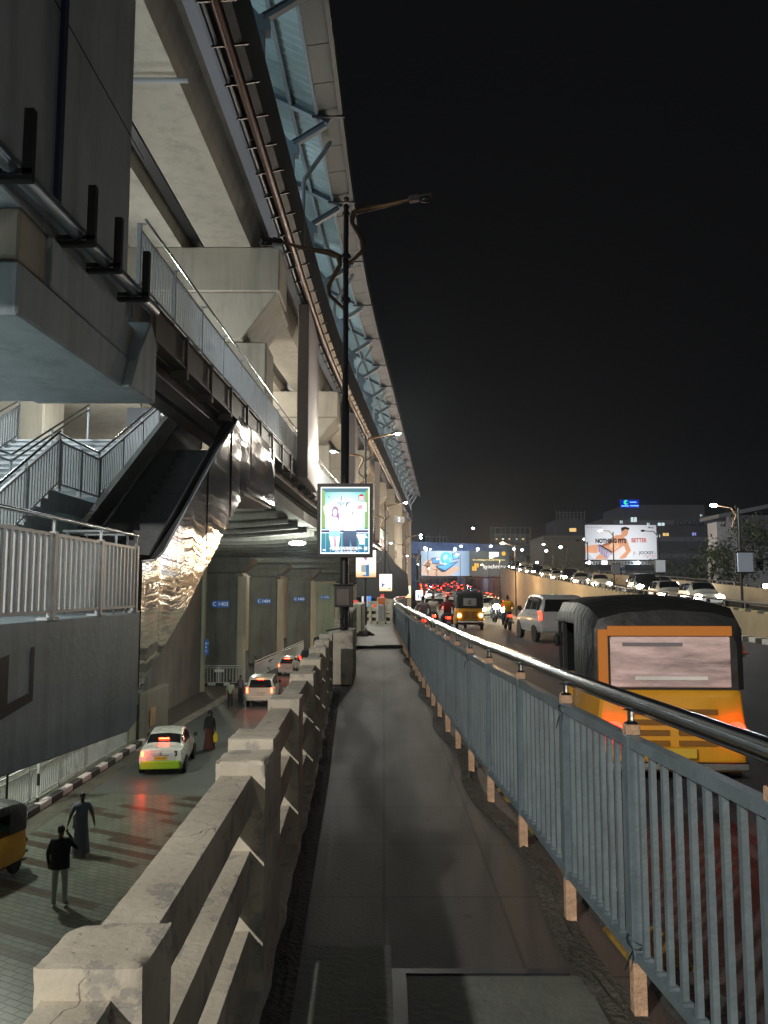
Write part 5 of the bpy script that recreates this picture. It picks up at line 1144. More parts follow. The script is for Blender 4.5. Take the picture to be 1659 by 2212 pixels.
    for x, y in ((-.58, -.85), (.58, -.85), (0.0, 1.0)): wheel(t, x if x else .001, y, .21, .11)
    for sg in (-1, 1): MB().ball((sg*.62, .58, 1.3), .06, 8, .5, .5, 1.2).tube([(sg*.55, .6, 1.25), (sg*.62, .58, 1.3)], .01, 5).build('mirror', black_rubber, t)
    MB().ball((0, 1.3, .8), .1, 10).build('head_lamp', head_warm, t)
    return t
def make_bike(label, loc, rz=0, colm=None, lit=True, group=None, head=False, scooter=False, detail_=False):
    t = thing('scooter' if scooter else 'motorcycle', label, 'scooter' if scooter else 'motorcycle', loc, rz, group)
    r = .24 if scooter else .29; yw = .6 if scooter else .65
    for y in (-yw, yw):
        wl = MB().lathe([(r*.72, -.045), (r*.95, -.05), (r, 0), (r*.95, .05), (r*.72, .045)], (0, 0, 0), 16, 'x').build('wheel', black_rubber, t, loc=(0, y, r), smooth=True)
        MB().lathe([(r*.7, -.015), (r*.7, .015)], (0, 0, 0), 12, 'x').build('rim', rim_m, wl)
    m = colm or paint_dark
    MB().loft([[(-w_, y, z0), (w_, y, z0), (w_*.8, y, z1), (-w_*.8, y, z1)] for y, w_, z0, z1 in ((-.85, .06, .62, .74), (-.5, .12, .55, .76), (-.1, .14, .35, .74), (.15, .15, .4, .86), (.4, .12, .55, .88), (.55, .05, .7, .82))]).build('body', m, t, smooth=True, bevel=.02)
    MB().box(-.12, .12, -.7, .05, .76, .83).build('seat', black_rubber, t, bevel=.03)
    MB().box(-.13, .13, -.2, .3, .25, .5).build('engine', rim_m, t, bevel=.03)
    MB().tube([(0, yw, r), (0, .48, .9)], .03, 6).tube([(-.33, .35, 1.02), (-.1, .47, .98), (.1, .47, .98), (.33, .35, 1.02)], .018, 6).build('handlebar', rim_m, t)
    MB().tube([(.13, -.1, .3), (.15, -.75, .36)], .04, 8).build('exhaust', chrome, t)
    MB().box(-.07, .07, -.95, -.88, .62, .72).build('tail_lamp', tail_on if lit else tail_off, t)
    MB().box(-.09, .09, -.97, -.95, .42, .54).build('number_plate', plate_w, t)
    MB().ball((0, .70, .9), .15 if head and not detail_ else .09, 8).build('head_lamp', head_on if head else mat('clear lamp glass', (.3, .3, .32), .1), t)
    return t

# ================================================================== PEOPLE
skin = mat('brown skin', (.16, .09, .06), .6); hair_m = mat('black hair', (.008, .007, .007), .5)
def person(label, loc, rz, J, cloth, hs=1., extra=None, group=None, female=False):
    """J: joint positions; grows one continuous body, materials by limb"""
    base = dict(pel=(0, 0, .93), sp=(0, 0, 1.12), ch=(0, 0, 1.32), nk=(0, .0, 1.46), hd=(0, .02, 1.56), ht=(0, .02, 1.68),
                ls=(-.17, 0, 1.40), le=(-.22, -.02, 1.13), lh=(-.23, .04, .89), rs=(.17, 0, 1.40), re=(.22, -.02, 1.13), rh=(.23, .04, .89),
                lp=(-.09, 0, .88), lk=(-.1, .02, .50), la=(-.1, -.02, .09), lt=(-.11, .14, .035), rp=(.09, 0, .88), rk=(.1, .02, .50), ra=(.1, -.02, .09), rt=(.11, .14, .035))
    base.update(J); V = {k: Vector(v) for k, v in base.items()}
    rad = dict(pel=(.165, .125), sp=(.165, .12), ch=(.195, .125), nk=(.055, .055), hd=(.083, .095), ht=(.07, .08), ls=(.078, .075), le=(.056, .056), lh=(.028, .03), rs=(.078, .075), re=(.056, .056), rh=(.028, .03),
               lp=(.095, .10), lk=(.075, .075), la=(.058, .06), lt=(.035, .03), rp=(.095, .10), rk=(.075, .075), ra=(.058, .06), rt=(.035, .03))
    E = [('pel', 'sp', 1), ('sp', 'ch', 1), ('ch', 'nk', 1), ('nk', 'hd', 0), ('hd', 'ht', 0), ('ch', 'ls', 1), ('ls', 'le', 1), ('le', 'lh', 4), ('ch', 'rs', 1), ('rs', 're', 1), ('re', 'rh', 4),
         ('pel', 'lp', 2), ('lp', 'lk', 2), ('lk', 'la', 2), ('la', 'lt', 3), ('pel', 'rp', 2), ('rp', 'rk', 2), ('rk', 'ra', 2), ('ra', 'rt', 3)]
    # hands: palm and five fingers
    for s in ('l', 'r'):
        d = (V[s+'h']-V[s+'e']).normalized(); sd = d.cross(Vector((0, 1, 0)));
        if sd.length < .3: sd = d.cross(Vector((1, 0, 0)))
        sd.normalize(); nn = d.cross(sd).normalized()
        V[s+'m'] = V[s+'h']+d*.07; rad[s+'m'] = (.032, .02); E.append((s+'h', s+'m', 0))
        for k, (o_, ln) in enumerate(((-.027, .06), (-.009, .072), (.009, .068), (.027, .052))):
            a, b = '%sf%d' % (s, k), '%sg%d' % (s, k); V[a] = V[s+'m']+d*ln*.5+nn*o_; V[b] = V[s+'m']+d*ln+nn*o_*1.15+sd*.02; rad[a] = (.010, .010); rad[b] = (.008, .008); E += [(s+'m', a, 0), (a, b, 0)]
        a = s+'th'; V[a] = V[s+'h']+d*.06-nn*.05; rad[a] = (.011, .011); E.append((s+'h', a, 0))
    V['ns'] = V['hd']+(V['hd']-V['nk']).cross(Vector((1, 0, 0))).normalized()*-.0+Vector((0, .10, .0)); rad['ns'] = (.014, .014); E.append(('hd', 'ns', 0))
    keys = list(V); ix = {k: i for i, k in enumerate(keys)}
    me = bpy.data.meshes.new('skeleton'); me.from_pydata([V[k]*hs for k in keys], [(ix[a], ix[b]) for a, b, _ in E], [])
    o = bpy.data.objects.new('skeleton', me); COL.objects.link(o); sk = o.modifiers.new('skin', 'SKIN'); sk.use_smooth_shade = True
    for k in keys: me.skin_vertices[0].data[ix[k]].radius = (rad[k][0]*hs, rad[k][1]*hs)
    me.skin_vertices[0].data[ix['pel']].use_root = True
    sb = o.modifiers.new('sub', 'SUBSURF'); sb.levels = 1; sb.render_levels = 1
    dg = bpy.context.evaluated_depsgraph_get(); m2 = bpy.data.meshes.new_from_object(o.evaluated_get(dg)); bpy.data.objects.remove(o)
    m2.materials.clear(); ms_ = [skin, cloth[0], cloth[1], cloth[2], cloth[0] if cloth[3] else skin]
    for m in ms_: m2.materials.append(m)
    segs = [(V[a]*hs, V[b]*hs, k) for a, b, k in E]
    for p in m2.polygons:
        c = p.center; best = 1e9; bi = 0
        for a, b, k in segs:
            ab = b-a; u = max(0, min(1, (c-a).dot(ab)/max(ab.dot(ab), 1e-9))); d = (c-a-ab*u).length
            if d < best: best = d; bi = k
        if bi == 2 and c.z > V['pel'].z*hs+.02: bi = 1
        p.material_index = bi; p.use_smooth = True
    b = bpy.data.objects.new('person', m2); COL.objects.link(b); b.location = loc; b.rotation_euler = (0, 0, rz); tag(b, label, 'person', group)
    hd = V['hd']*hs; ht = V['ht']*hs
    hm = MB(); c = hd.lerp(ht, .62)+Vector((0, -.022, .012))*hs
    hm.ball(tuple(c), .098*hs, 12, .86, 1.0, .95); hm.build('hair', hair_m if not isinstance(extra, dict) or 'cap' not in extra else extra['cap'], b, smooth=True)
    if female: MB().ball(tuple(c+Vector((0, -.09, -.07))*hs), .045*hs, 8).build('hair_bun', hair_m, b, smooth=True)
    for sg in (-1, 1): MB().ball((hd.x+sg*.035*hs, hd.y+.088*hs, hd.z+.03*hs), .011*hs, 6).build('eye', hair_m, b); MB().ball((hd.x+sg*.083*hs, hd.y, hd.z+.01*hs), .022*hs, 6, .5, 1, 1.3).build('ear', skin, b)
    MB().box(hd.x-.025*hs, hd.x+.025*hs, hd.y+.08*hs, hd.y+.096*hs, hd.z-.045*hs, hd.z-.036*hs).build('mouth', mat('lips', (.12, .04, .035), .6), b)
    return b
def C_(n, c): return mat('cloth '+n, c, .85, var=.15, vs=12)
shoe = mat('brown shoe', (.09, .05, .03), .6); black_c = C_('black shirt', (.008, .009, .011)); wash = C_('pale washed trousers', (.5, .55, .53))
def skirt(b, z0, z1, r0, r1, m, n=22, name='skirt', dy=0, wav=.03, sq=.85):
    rings = []
    for k in range(7):
        u = k/6; z = z0+(z1-z0)*u; r = r0+(r1-r0)*u**.8
        rings.append([((r*(1+wav*math.sin(i*2.3*6.28/n*2+u*3))*math.cos(6.2832*i/n)), dy*(1-u)+r*sq*math.sin(6.2832*i/n)*(1+wav*math.sin(i*1.7)), z) for i in range(n)])
    return MB().loft(rings).build(name, m, b, smooth=True)
q = on(126, 1958, LOW)
pb = person('man seen from behind in black shirt and pale trousers, phone at his ear', (q.x, q.y, LOW), R(8), dict(rs=(.18, 0, 1.40), re=(.36, .02, 1.20), rh=(.17, .06, 1.49), lh=(-.24, .0, .92), le=(-.25, -.04, 1.14), hd=(.01, .03, 1.565), rt=(.16, .13, .035), ra=(.13, -.01, .09), rk=(.115, .02, .5)), (black_c, wash, shoe, True), 1.02)
MB().cbox((.12, .075, 1.60), (.015, .07, .14)).build('phone', black_rubber, None)
ph = bpy.data.objects['phone']; ph.location = (q.x, q.y, LOW); ph.rotation_euler = (0, 0, R(8)); tag(ph, 'dark phone held to the ear by the man in the black shirt', 'phone')
MB().loft([[(math.cos(6.283*i/18)*r, math.sin(6.283*i/18)*r*.68, z) for i in range(18)] for r, z in ((.215, .83), (.215, .95), (.205, 1.12), (.232, 1.30), (.19, 1.44))], False).build('shirt_tail', black_c, pb, smooth=True)
q = on(174, 1848, LOW); sari = C_('grey blue sari', (.12, .14, .18))
pw = person('woman walking in a grey blue sari, arms swinging, on the pavers', (q.x, q.y, LOW), R(-150), dict(le=(-.27, .06, 1.15), lh=(-.30, .20, .93), re=(.27, -.1, 1.15), rh=(.33, -.13, .91), la=(-.06, .16, .09), lt=(-.06, .3, .035), ra=(.06, -.2, .12), rt=(.06, -.08, .04), lk=(-.08, .12, .5), rk=(.08, .02, .5)), (sari, sari, shoe, False), .95, female=True)
skirt(pw, .08, .98, .24, .15, sari); MB().tube([(-.12, -.12, 1.36), (.0, -.16, 1.2), (.14, -.1, 1.0), (.16, -.12, .7)], [.05, .08, .08, .07], 8).build('sari_end', C_('pale sari border', (.3, .31, .28)), pw, smooth=True)
q = on(452, 1620, LOW); maroon = C_('dark maroon sari', (.07, .018, .014)); shawl = C_('black shawl', (.006, .006, .008))
pv = person('woman in a black shawl and maroon sari walking towards the wall with a yellow bag', (q.x, q.y, LOW), R(180), dict(lh=(-.26, .05, .86), rh=(.24, .05, .88)), (shawl, maroon, shoe, True), .98, extra={'cap': shawl})
skirt(pv, .06, 1.0, .27, .17, maroon); skirt(pv, 1.02, 1.5, .26, .11, shawl, name='shawl'); MB().ball((0, -.03, 1.60), .125, 12, .95, .85, 1.15).build('headscarf', shawl, pv, smooth=True)
bgb = MB().loft([[(-.1*s_, -.03, z), (.1*s_, -.03, z), (.1*s_, .04, z), (-.1*s_, .04, z)] for s_, z in ((.8, .34), (1.1, .45), (1, .62), (.45, .72), (.2, .82))]).build('shopping_bag', mat('yellow plastic bag', (.75, .5, .02), .4), None, bevel=.02)
bgb.location = (q.x+.27, q.y-.06, LOW); tag(bgb, 'yellow plastic bag held by the woman in the black shawl', 'bag')
q = on(497, 1532, LOW)
person('man in a light grey vest and dark trousers standing behind the white suv', (q.x, q.y, LOW), R(190), {}, (C_('pale vest', (.24, .27, .22)), C_('dark trousers', (.012, .013, .016)), shoe, False), 1.0)
q = on(519, 1519, LOW)
person('person in a mauve top standing beside the first pier left of the white suv', (q.x, q.y, LOW), R(150), dict(rh=(.1, .1, 1.4), re=(.27, .05, 1.2)), (C_('mauve top', (.14, .11, .13)), C_('navy trousers', (.02, .025, .05)), shoe, True), 1.0)
q = on(629, 1470, LOW)
person('man in a white shirt standing at the right side of the white hatchback', (q.x+.3, q.y, LOW), R(20), {}, (C_('white shirt', (.6, .58, .52)), C_('brown trousers', (.1, .07, .05)), shoe, True), 1.05)
person('person leaning on the railing at the top left of the stairs', (-10.35, 19.2, 5.4), R(-60), dict(le=(-.25, .2, 1.2), lh=(-.15, .35, 1.15), re=(.28, .15, 1.2), rh=(.2, .38, 1.15)), (C_('brown top', (.10, .05, .035)), C_('dark trousers', (.012, .013, .016)), shoe, False), 1.0)

# ---- placed vehicles on the lower street
make_car('sedan', paint_white, 'tail', True, True, paint_green, True, 'white sedan taxi with a lime green lower rear and one glowing brake lamp', (-8.75, 33.3, LOW), R(6), left_only=True)
make_car('suv', mat('warm white car paint', (.6, .58, .5), .3, coat=.5), 'tail', True, True, None, False, 'boxy white suv with red tail lamps stopped by the first pier', (-7.6, 51.3, LOW), R(3))
make_car('hatch', paint_white, 'tail', True, True, None, False, 'white hatchback with glowing brake lamps ahead of the boxy suv', (-7.9, 68.8, LOW), R(-4))
make_car('hatch', paint_dark, 'tail', False, False, None, False, 'dark car half hidden in front of the white hatchback', (-7.0, 76, LOW), 0)
make_rickshaw('yellow auto rickshaw under the station ahead of the white hatchback', (-7.3, 92, LOW), 0, True, False, amb=True)
q = on(-20, 1895, LOW)
make_rickshaw('parked auto rickshaw with green black hood cut off by the left picture edge', (-10.05, 20.1, LOW), R(165), False, False)
light('brake_glow', 'POINT', (-9.05, 30.4, LOW+.85), 9, (1, .04, .01), .12, bpy.data.objects['sedan_car'])
bpy.data.objects['brake_glow'].location = (-.65, -2.35, .8)
for nm, o_ in (('suv_glow', 'suv_car'), ('hatch_glow', 'hatchback_car')):
    light(nm, 'POINT', (0, -2.9, .9), 5, (1, .06, .02), .5, bpy.data.objects[o_])

# ---- main road traffic, near
make_rickshaw('large orange and yellow auto rickshaw passing close beyond the railing', (2.45, 8.05, -.18), R(-2), True, True)
make_car('suv', paint_silver, 'tail', True, False, None, False, 'silver suv with its left tail lamp glowing, beyond the near auto rickshaw', (6.2, 30.3, -.18), R(2)).scale = (1, 1, .92)
make_car('hatch', paint_silver, 'tail', True, False, None, False, 'pale hatchback to the right of the silver suv, by the near rickshaw', (8.4, 32, -.18), R(0))
make_rickshaw('bright yellow auto rickshaw with a black hood in the middle of the traffic', (3.95, 38.2, -.18), 0, True, False, amb=True)
make_car('hatch', paint_white, 'tail', True, False, None, False, 'white car just left of the middle yellow auto rickshaw', (2.9, 48, road_z(48)), 0)
RID = dict(pel=(0, 0, .93), lk=(-.22, .38, .78), la=(-.2, .22, .36), lt=(-.2, .36, .31), rk=(.22, .38, .78), ra=(.2, .22, .36), rt=(.2, .36, .31), lp=(-.1, .05, .9), rp=(.1, .05, .9), le=(-.3, .22, 1.2), lh=(-.3, .5, 1.1), re=(.3, .22, 1.2), rh=(.3, .5, 1.1), sp=(0, -.02, 1.12), ch=(0, .02, 1.32))
RID = {k: (v[0], v[1]-.12, v[2]) for k, v in RID.items()}
for k_ in ('nk', 'hd', 'ht', 'ls', 'rs'): pass
RID.update(nk=(0, -.08, 1.46), hd=(0, -.05, 1.56), ht=(0, -.05, 1.68), ls=(-.17, -.12, 1.40), rs=(.17, -.12, 1.40))
helm = mat('dark helmet', (.02, .02, .022), .2)
def rider(lab, x, Y, top, bot, cap=None, dz=0): return person(lab, (x, Y, road_z(Y)-.08+dz), 0, RID, (top, bot, shoe, True), .97, extra={'cap': cap} if cap else None)
red_c = C_('dark red jacket', (.20, .012, .012)); cream_c = C_('cream shirt', (.5, .46, .38)); yel_c = C_('yellow shirt', (.75, .42, .01)); jean = C_('blue jeans', (.06, .09, .15)); pat = C_('striped shawl', (.35, .3, .32))
B1 = make_bike('red lit scooter close beyond the far end of the railing', (1.55, 32, -.18), 0, paint_red, True, scooter=True)
rider('woman in a striped shawl riding the red lit scooter by the railing', 1.55, 32, pat, maroon)
make_bike('motorcycle ridden by the person in the cream shirt', (2.25, 37, -.18)); rider('rider in a cream shirt on the motorcycle beside the railing', 2.25, 37, cream_c, jean)
make_bike('motorcycle ridden by the person in the dark red jacket', (2.75, 35, -.18)); rider('rider in a dark red jacket left of the yellow rickshaw', 2.75, 35, red_c, jean, helm)
make_bike('motorcycle with a bright lamp ridden by the person in yellow', (5.75, 37.5, -.18), head=True); rider('rider in a yellow shirt beside the silver suv', 5.75, 37.5, yel_c, jean, helm)
make_bike('motorcycle with a grey rider just right of the yellow rickshaw', (4.9, 42, -.18)); rider('grey rider on a motorcycle right of the yellow auto rickshaw', 4.9, 42, C_('grey shirt', (.15, .15, .15)), jean, helm)

# ---- the jam beyond: copies
PAINTS = [paint_white, paint_silver, paint_dark, paint_red]
protos = []
for i, pm in enumerate(PAINTS):
    protos.append(make_car(['hatch', 'sedan', 'hatch', 'suv'][i], pm, 'tail', False, i == 3, None, False, 'x', (0, 52, 0)))
pr_r = make_rickshaw('x', (0, 52, 0), 0, True, False, amb=False)
pr_b = make_bike('x', (0, 52, 0)); pr_bp = rider('x', 0, 52, C_('olive shirt', (.12, .12, .07)), jean, helm)
LB = ['white car in the jam ahead, its red tail lamps lit', 'silver sedan in the jam ahead, its red tail lamps lit', 'dark car in the jam ahead, its red tail lamps lit', 'maroon suv in the jam ahead, its red tail lamps lit', 'auto rickshaw in the jam ahead, its red tail lamps lit', 'motorcycle in the jam ahead, its red tail lamp lit']
random.seed(21); used = set(); 
def left_edge(y): return rail_x(y)+.8
jam = []; Y = 50.0; row = 0
while Y < 300:
    wd = (min(11.5, ramp_x(Y)-left_edge(Y)-1.0) if Y < 120 else (ramp_x(Y)-left_edge(Y)-2)*1.15); n = 5 if Y < 120 else 8
    for k in range(n):
        X = left_edge(Y)+1.0+wd*(.5 if Y < 100 else .7)*(k+.5)/n+random.uniform(-.25, .25); YY = Y+random.uniform(-1.2, 1.2)
        jam.append((X, YY, row, k, random.choice([0, 1, 2, 5, 5] if Y < 80 else [0, 1, 2, 3, 4, 5, 5])))
    Y += 5.2 if Y < 120 else 8.5; row += 1
hd_slope = lambda y: -math.atan((rail_x(y+3)-rail_x(y-3))/6)
GJ = 'vehicles queuing in the jam on the main road'
ORD = 'first second third fourth fifth sixth seventh eighth ninth tenth eleventh twelfth thirteenth fourteenth fifteenth sixteenth seventeenth eighteenth nineteenth twentieth'.split()
ORD += ['twenty-'+o for o in ORD[:9]]+['thirtieth']+['thirty-'+o for o in ORD[:9]]
for X, YY, row, ln_, k in jam:
    pl_ = ', %s row of the jam, %s lane from the railing' % (ORD[row], ORD[ln_]); lab_ = LB[k].split(' in the jam')[0]+' with lit tail lamp'+pl_
    if (YY < 53 and X < 4.5) or (YY < 66 and 4.6 < X < 9.5): continue
    src = protos[k] if k < 4 else (pr_r if k == 4 else pr_b)
    if k not in used: o = src; o.location = (X, YY, road_z(YY)); o.rotation_euler.z = hd_slope(YY); o['label'] = lab_; o['group'] = LB[k].split(' in the jam')[0]+'s in the jam'; used.add(k)
    else: o = dup(src, (X, YY, road_z(YY)), hd_slope(YY), lab_)
    if k == 5:
        if 'r' not in used: r_ = pr_bp; used.add('r')
        else: r_ = copy_tree(pr_bp)
        r_.location = (X, YY, road_z(YY)-.08); r_.rotation_euler.z = hd_slope(YY); r_['label'] = 'helmeted rider in an olive shirt'+pl_; r_['group'] = 'riders in the jam'
# oncoming vehicles between the jam and the ramp, and down the ramp
pc = [make_car(['hatch', 'sedan', 'suv'][i], [paint_white, paint_silver, paint_dark][i], 'head', False, False, None, False, 'x', (0, 60, 0)) for i in range(3)]
OL = ['white hatchback coming on with head lamps blazing', 'silver sedan coming on with head lamps blazing', 'dark suv coming on with head lamps blazing']
us2 = set()
def onc(X, YY, z, k, lab, grp):
    o = pc[k] if k not in us2 else copy_tree(pc[k]); us2.add(k)
    o.location = (X, YY, z); o.rotation_euler.z = math.pi+hd_slope(YY)-.04; o['label'] = lab; o['group'] = grp; return o
random.seed(4)
for i, Y in enumerate((58, 64, 72, 80, 92, 104, 118, 134, 150, 170, 195)):
    X = ramp_x(Y)-(7.6 if Y < 95 else 5)-random.uniform(0, 1.5); k = i % 3; onc(X, Y, road_z(Y), k, OL[k].split(' with')[0].replace('coming on', 'coming on beside the ramp wall')+', %s from the near end' % ORD[i], 'oncoming cars beside the ramp wall')
def deck_z(y): return ramp_top(y)-.75
rd = strip('ramp_road', asphalt, lambda y: ramp_x(y)+.25, lambda y: ramp_x(y)+8.2, deck_z, [20, 27, 40, 50, 62, 80, 100, 125, 150, 175, 200, 250, 300])
for i, Y in enumerate((70, 80, 87, 97, 108, 118, 130, 143, 156, 170, 186, 204, 225, 250)):
    for lane in (0, 1):
        if lane and (i % 3 == 0 or i < 5): continue
        k = (i+lane) % 3; onc(ramp_x(Y)+2.2+3*lane, Y+lane*3, deck_z(Y), k, OL[k].split(' coming')[0]+' with lamps blazing, %s in the %s lane of the ramp' % (ORD[i], ('near', 'far')[lane]), 'oncoming cars on the ramp')
for x, Y, k, lab in ((3.4, 50, 0, 'white car with head lamps on the ramp just left of the last ramp car'), (4.0, 58, 2, 'dark suv with head lamps on the ramp below the striped mast'), (6.2, 62, 1, 'silver sedan with head lamps on the ramp beneath the large underwear billboard'), (4.2, 46, 0, 'white hatchback at the foot of the ramp behind the wall')):
    onc(ramp_x(Y)+x-.8, Y, deck_z(Y), k, lab, 'near cars on the ramp')

# the next vehicle coming up behind the viewer, head lamps on
nx = make_car('suv', paint_dark, 'head', True, False, None, False, 'dark suv coming up the road behind the viewer with head lamps on', (5.4, -11, -.18), 0)
for sx in (-.7, .7): light('head_beam', 'SPOT', (sx, 2.3, .86), 450, (1, .86, .66), .08, nx, rot=(R(90-1.0), 0, 0), spot=60, blend=.6)

# motorcycles coming on between the jam and the ramp wall, head lamps lit
ob = make_bike('x', (0, 60, 0), 0, paint_dark, False, None, True); orr = rider('x', 0, 60, C_('dark jacket', (.03, .03, .035)), jean, helm); random.seed(17)
for i in range(26):
    Y = 47+i*3.1; X = ramp_x(Y)-random.uniform(5.5, 8.6) - (1.2 if Y < 60 else 0); z = road_z(Y)
    a = ob if i == 0 else copy_tree(ob); b_ = orr if i == 0 else copy_tree(orr)
    for o, dz in ((a, 0), (b_, -.08)): o.location = (X, Y, z+dz); o.rotation_euler.z = math.pi+hd_slope(Y)
    a['label'] = 'motorcycle coming on with its head lamp lit, %s from the near end' % ORD[i]; b_['label'] = 'dark jacketed rider on the %s motorcycle coming towards the viewer' % ORD[i]
    a['group'] = 'oncoming motorcycles'; b_['group'] = 'riders of the oncoming motorcycles'
# ================================================================== RAMP WALLS
rwm = mat('sandy plaster wall', (.42, .34, .22), .85, var=.18, vs=1.2, bump=.15, bs=8)
rwl = thing('ramp_wall', 'sandy retaining wall with parapet carrying the rising ramp road', 'wall')
Yw = [-20, 0, 20, 27, 34, 42, 50, 62, 74, 86, 100, 115, 130, 150, 175, 200, 240, 300]
MB().loft([[(ramp_x(Y), Y, -3), (ramp_x(Y)+.24, Y, -3), (ramp_x(Y)+.24, Y, ramp_top(Y)), (ramp_x(Y), Y, ramp_top(Y))] for Y in Yw]).build('near_wall', rwm, rwl)
MB().loft([[(ramp_x(Y)+8.3, Y, -3), (ramp_x(Y)+8.5, Y, -3), (ramp_x(Y)+8.5, Y, ramp_top(Y)+.35), (ramp_x(Y)+8.3, Y, ramp_top(Y)+.35)] for Y in Yw]).build('far_wall', rwm, rwl)
mb = MB(); k = 0
for Y in frange(-2, 60, .6):
    mb.box(ramp_x(Y)-.02, ramp_x(Y)+.26, Y, Y+.58, ramp_top(Y)+.002, ramp_top(Y)+.09, k % 2); k += 1
mb.build('coping', [black_paint, mat('pale yellow coping paint', (.5, .42, .2), .7)], rwl)
for nm, dx, dz in (('ramp_railing', .1, .10), ('ramp_railing', 8.4, .36)):
    t = thing(nm, ['low black pipe railing on the near wall of the ramp', 'low black pipe railing on the far wall of the ramp'][dx > 1], 'railing')
    MB().tube([(ramp_x(Y)+dx, Y, ramp_top(Y)+dz+.22) for Y in Yw], .05, 8).build('pipe', steel_dark, t)
    for Y in frange(8, 110, 2.2): MB().box(ramp_x(Y)+dx-.07, ramp_x(Y)+dx+.07, Y-.05, Y+.05, ramp_top(Y)+dz-.35, ramp_top(Y)+dz+.17).build('post', steel_dark, t)
mb = MB(); k = 0
for Y in frange(6, 60, .6): mb.box(ramp_x(Y)-.3, ramp_x(Y)-.01, Y, Y+.58, -.5, road_z(Y)+.17, k % 2); k += 1
kb = mb.build('kerb', [black_paint, white_paint], bevel=.02); kb['kind'] = 'structure'
cn = thing('traffic_cone', 'orange traffic cone on the road near the ramp kerb', 'traffic cone', (10.35, 23.6, -.178))
MB().box(-.21, .21, -.21, .21, 0, .04).build('base', mat('cone orange', (.75, .14, .02), .5), cn, bevel=.01)
MB().lathe([(.16, .04), (.035, .74), (.03, .75)], (0, 0, 0), 18).build('cone', MATS['cone orange'], cn, smooth=True)
# lamp posts with blank boards along the ramp
blank = mat('blank grey board', (.48, .52, .6), .5, emit=.10, ecol=(.6, .7, .9)); blank_d = mat('dark grey board', (.16, .17, .19), .5)  # pale boards given a weak glow in place of lamplight on them
RP = [(1603, 1097, 32.5, (1606, 1215, 32, 41), blank, 'pale board on the tall lamp post in front of the white building', False), (1427, 1150, 51, (1425, 1223, 20, 26), blank, 'pale board on the lamp post right of the large billboard', False),
      (1328, 1149, 62, (1330, 1229, 16, 21), blank_d, 'dark grey board on the lamp post crossing the large billboard', True), (1272, 1170, 80, (1272, 1245, 12, 16), blank_d, 'small dark board on the post left of the striped mast', False),
      (1226, 1180, 100, (1226, 1241, 10, 13), blank, 'small bright board on the post by the tan building', False), (1197, 1185, 122, (1197, 1239, 8, 11), blank, 'tiny pale board on a far ramp lamp post', False)]
for i, (x, yt, Y, (bx0, by0, bw_, bh_), bmz, lab, lit_) in enumerate(RP):
    base = at(x, 1290, Y); top = at(x, yt, Y); z0 = ramp_top(Y)*.3; hgt = top.z-z0
    t = thing('street_lamp', 'lamp post of the ramp with '+lab.replace(' board', ' board', 1).split(' on ')[0]+['', ' beside the billboard', ' before the billboard', ' left of the mast', ' by the tan building', ', the farthest'][i], 'street lamp', (base.x, Y, z0), 0, 'lamp posts along the ramp')
    s = Y/51
    MB().lathe([(.06*max(1, s*.7), 0), (.045*max(1, s*.7), hgt)], (0, 0, 0), 8).build('pole', iron_black, t)
    MB().tube([(0, 0, hgt-1.0), (-.3, 0, hgt-.8), (-.1, 0, hgt-.3), (-.3, 0, hgt), (-.9, 0, hgt+.1)] if i == 0 else [(0, 0, hgt-.3), (-.3, 0, hgt+.05), (-.9, 0, hgt+.1)], .03*max(1, s), 6).build('arm', arm_brown, t)
    MB().ball((-1.0, 0, hgt+.1), .1*max(1, s*.8), 10, 1.5, 1, .7).build('lamp_glass', emis('street lamp glow', (.88, .95, 1), 60) if lit_ or i == 0 else glass_dark, t)
    if i in (0, 2): light('ramp_lamp', 'POINT', (-1.0, -.1, hgt-.2), 220, (.95, .97, 1), .15, t)
    k = Y/1725
    c = at(bx0, by0, Y)
    t2 = thing('advert_board', 'blank '+lab, 'board', (c.x, Y-.15, c.z), 0, 'blank boards on the ramp lamp posts')
    MB().box(-bw_*k/2, bw_*k/2, -.05, .05, -bh_*k/2, bh_*k/2).build('board', bmz, t2); MB().box(-bw_*k/2-.06, bw_*k/2+.06, .055, .12, -bh_*k/2-.06, bh_*k/2+.06).build('frame', iron_black, t2)
# far single lamps seen as points: short poles with glowing heads
FL = [(1291, 1255, 85), (1358, 1256, 75), (1461, 1261, 60), (1654, 1266, 40), (1211, 1182, 120), (1263, 1165, 130), (1174, 1176, 190), (1110, 1186, 200), (1091, 1205, 190), (918, 1184, 165), (909, 1162, 230), (1022, 1141, 240), (1180, 1190, 170), (1128, 1188, 210), (1060, 1180, 190), (996, 1180, 200), (1232, 1240, 150), (865, 1285, 115), (1160, 1215, 180), (988, 1198, 165)]
FL.sort(); FO = 'first second third fourth fifth sixth seventh eighth ninth tenth eleventh twelfth thirteenth fourteenth fifteenth sixteenth seventeenth eighteenth nineteenth twentieth'.split()
for i, (x, y, Y) in enumerate(FL):
    p = at(x, y, Y); z0 = -.5 if Y < 90 else -3
    t = thing('street_lamp', 'distant lit street lamp, %s bright white point from the left' % FO[i], 'street lamp', (p.x, Y, z0), 0, 'distant street lamps')
    MB().lathe([(.06, 0), (.05, p.z-z0)], (0.6, 0.3, 0), 6).tube([(.6, .3, p.z-z0-.3), (.3, .1, p.z-z0+.05), (0, 0, p.z-z0+.05)], .04, 5).build('pole', iron_black, t)
    r = .11+.0010*Y; MB().ball((0, 0, p.z-z0), r, 8, 1.1, 1, .8).build('lamp_glass', emis('far lamp glow', (.8, .9, 1), 30), t)
    if Y < 90: light('far_lamp', 'POINT', (-.1, -.3, p.z-z0-.3), 160, (.9, .95, 1), .2, t)

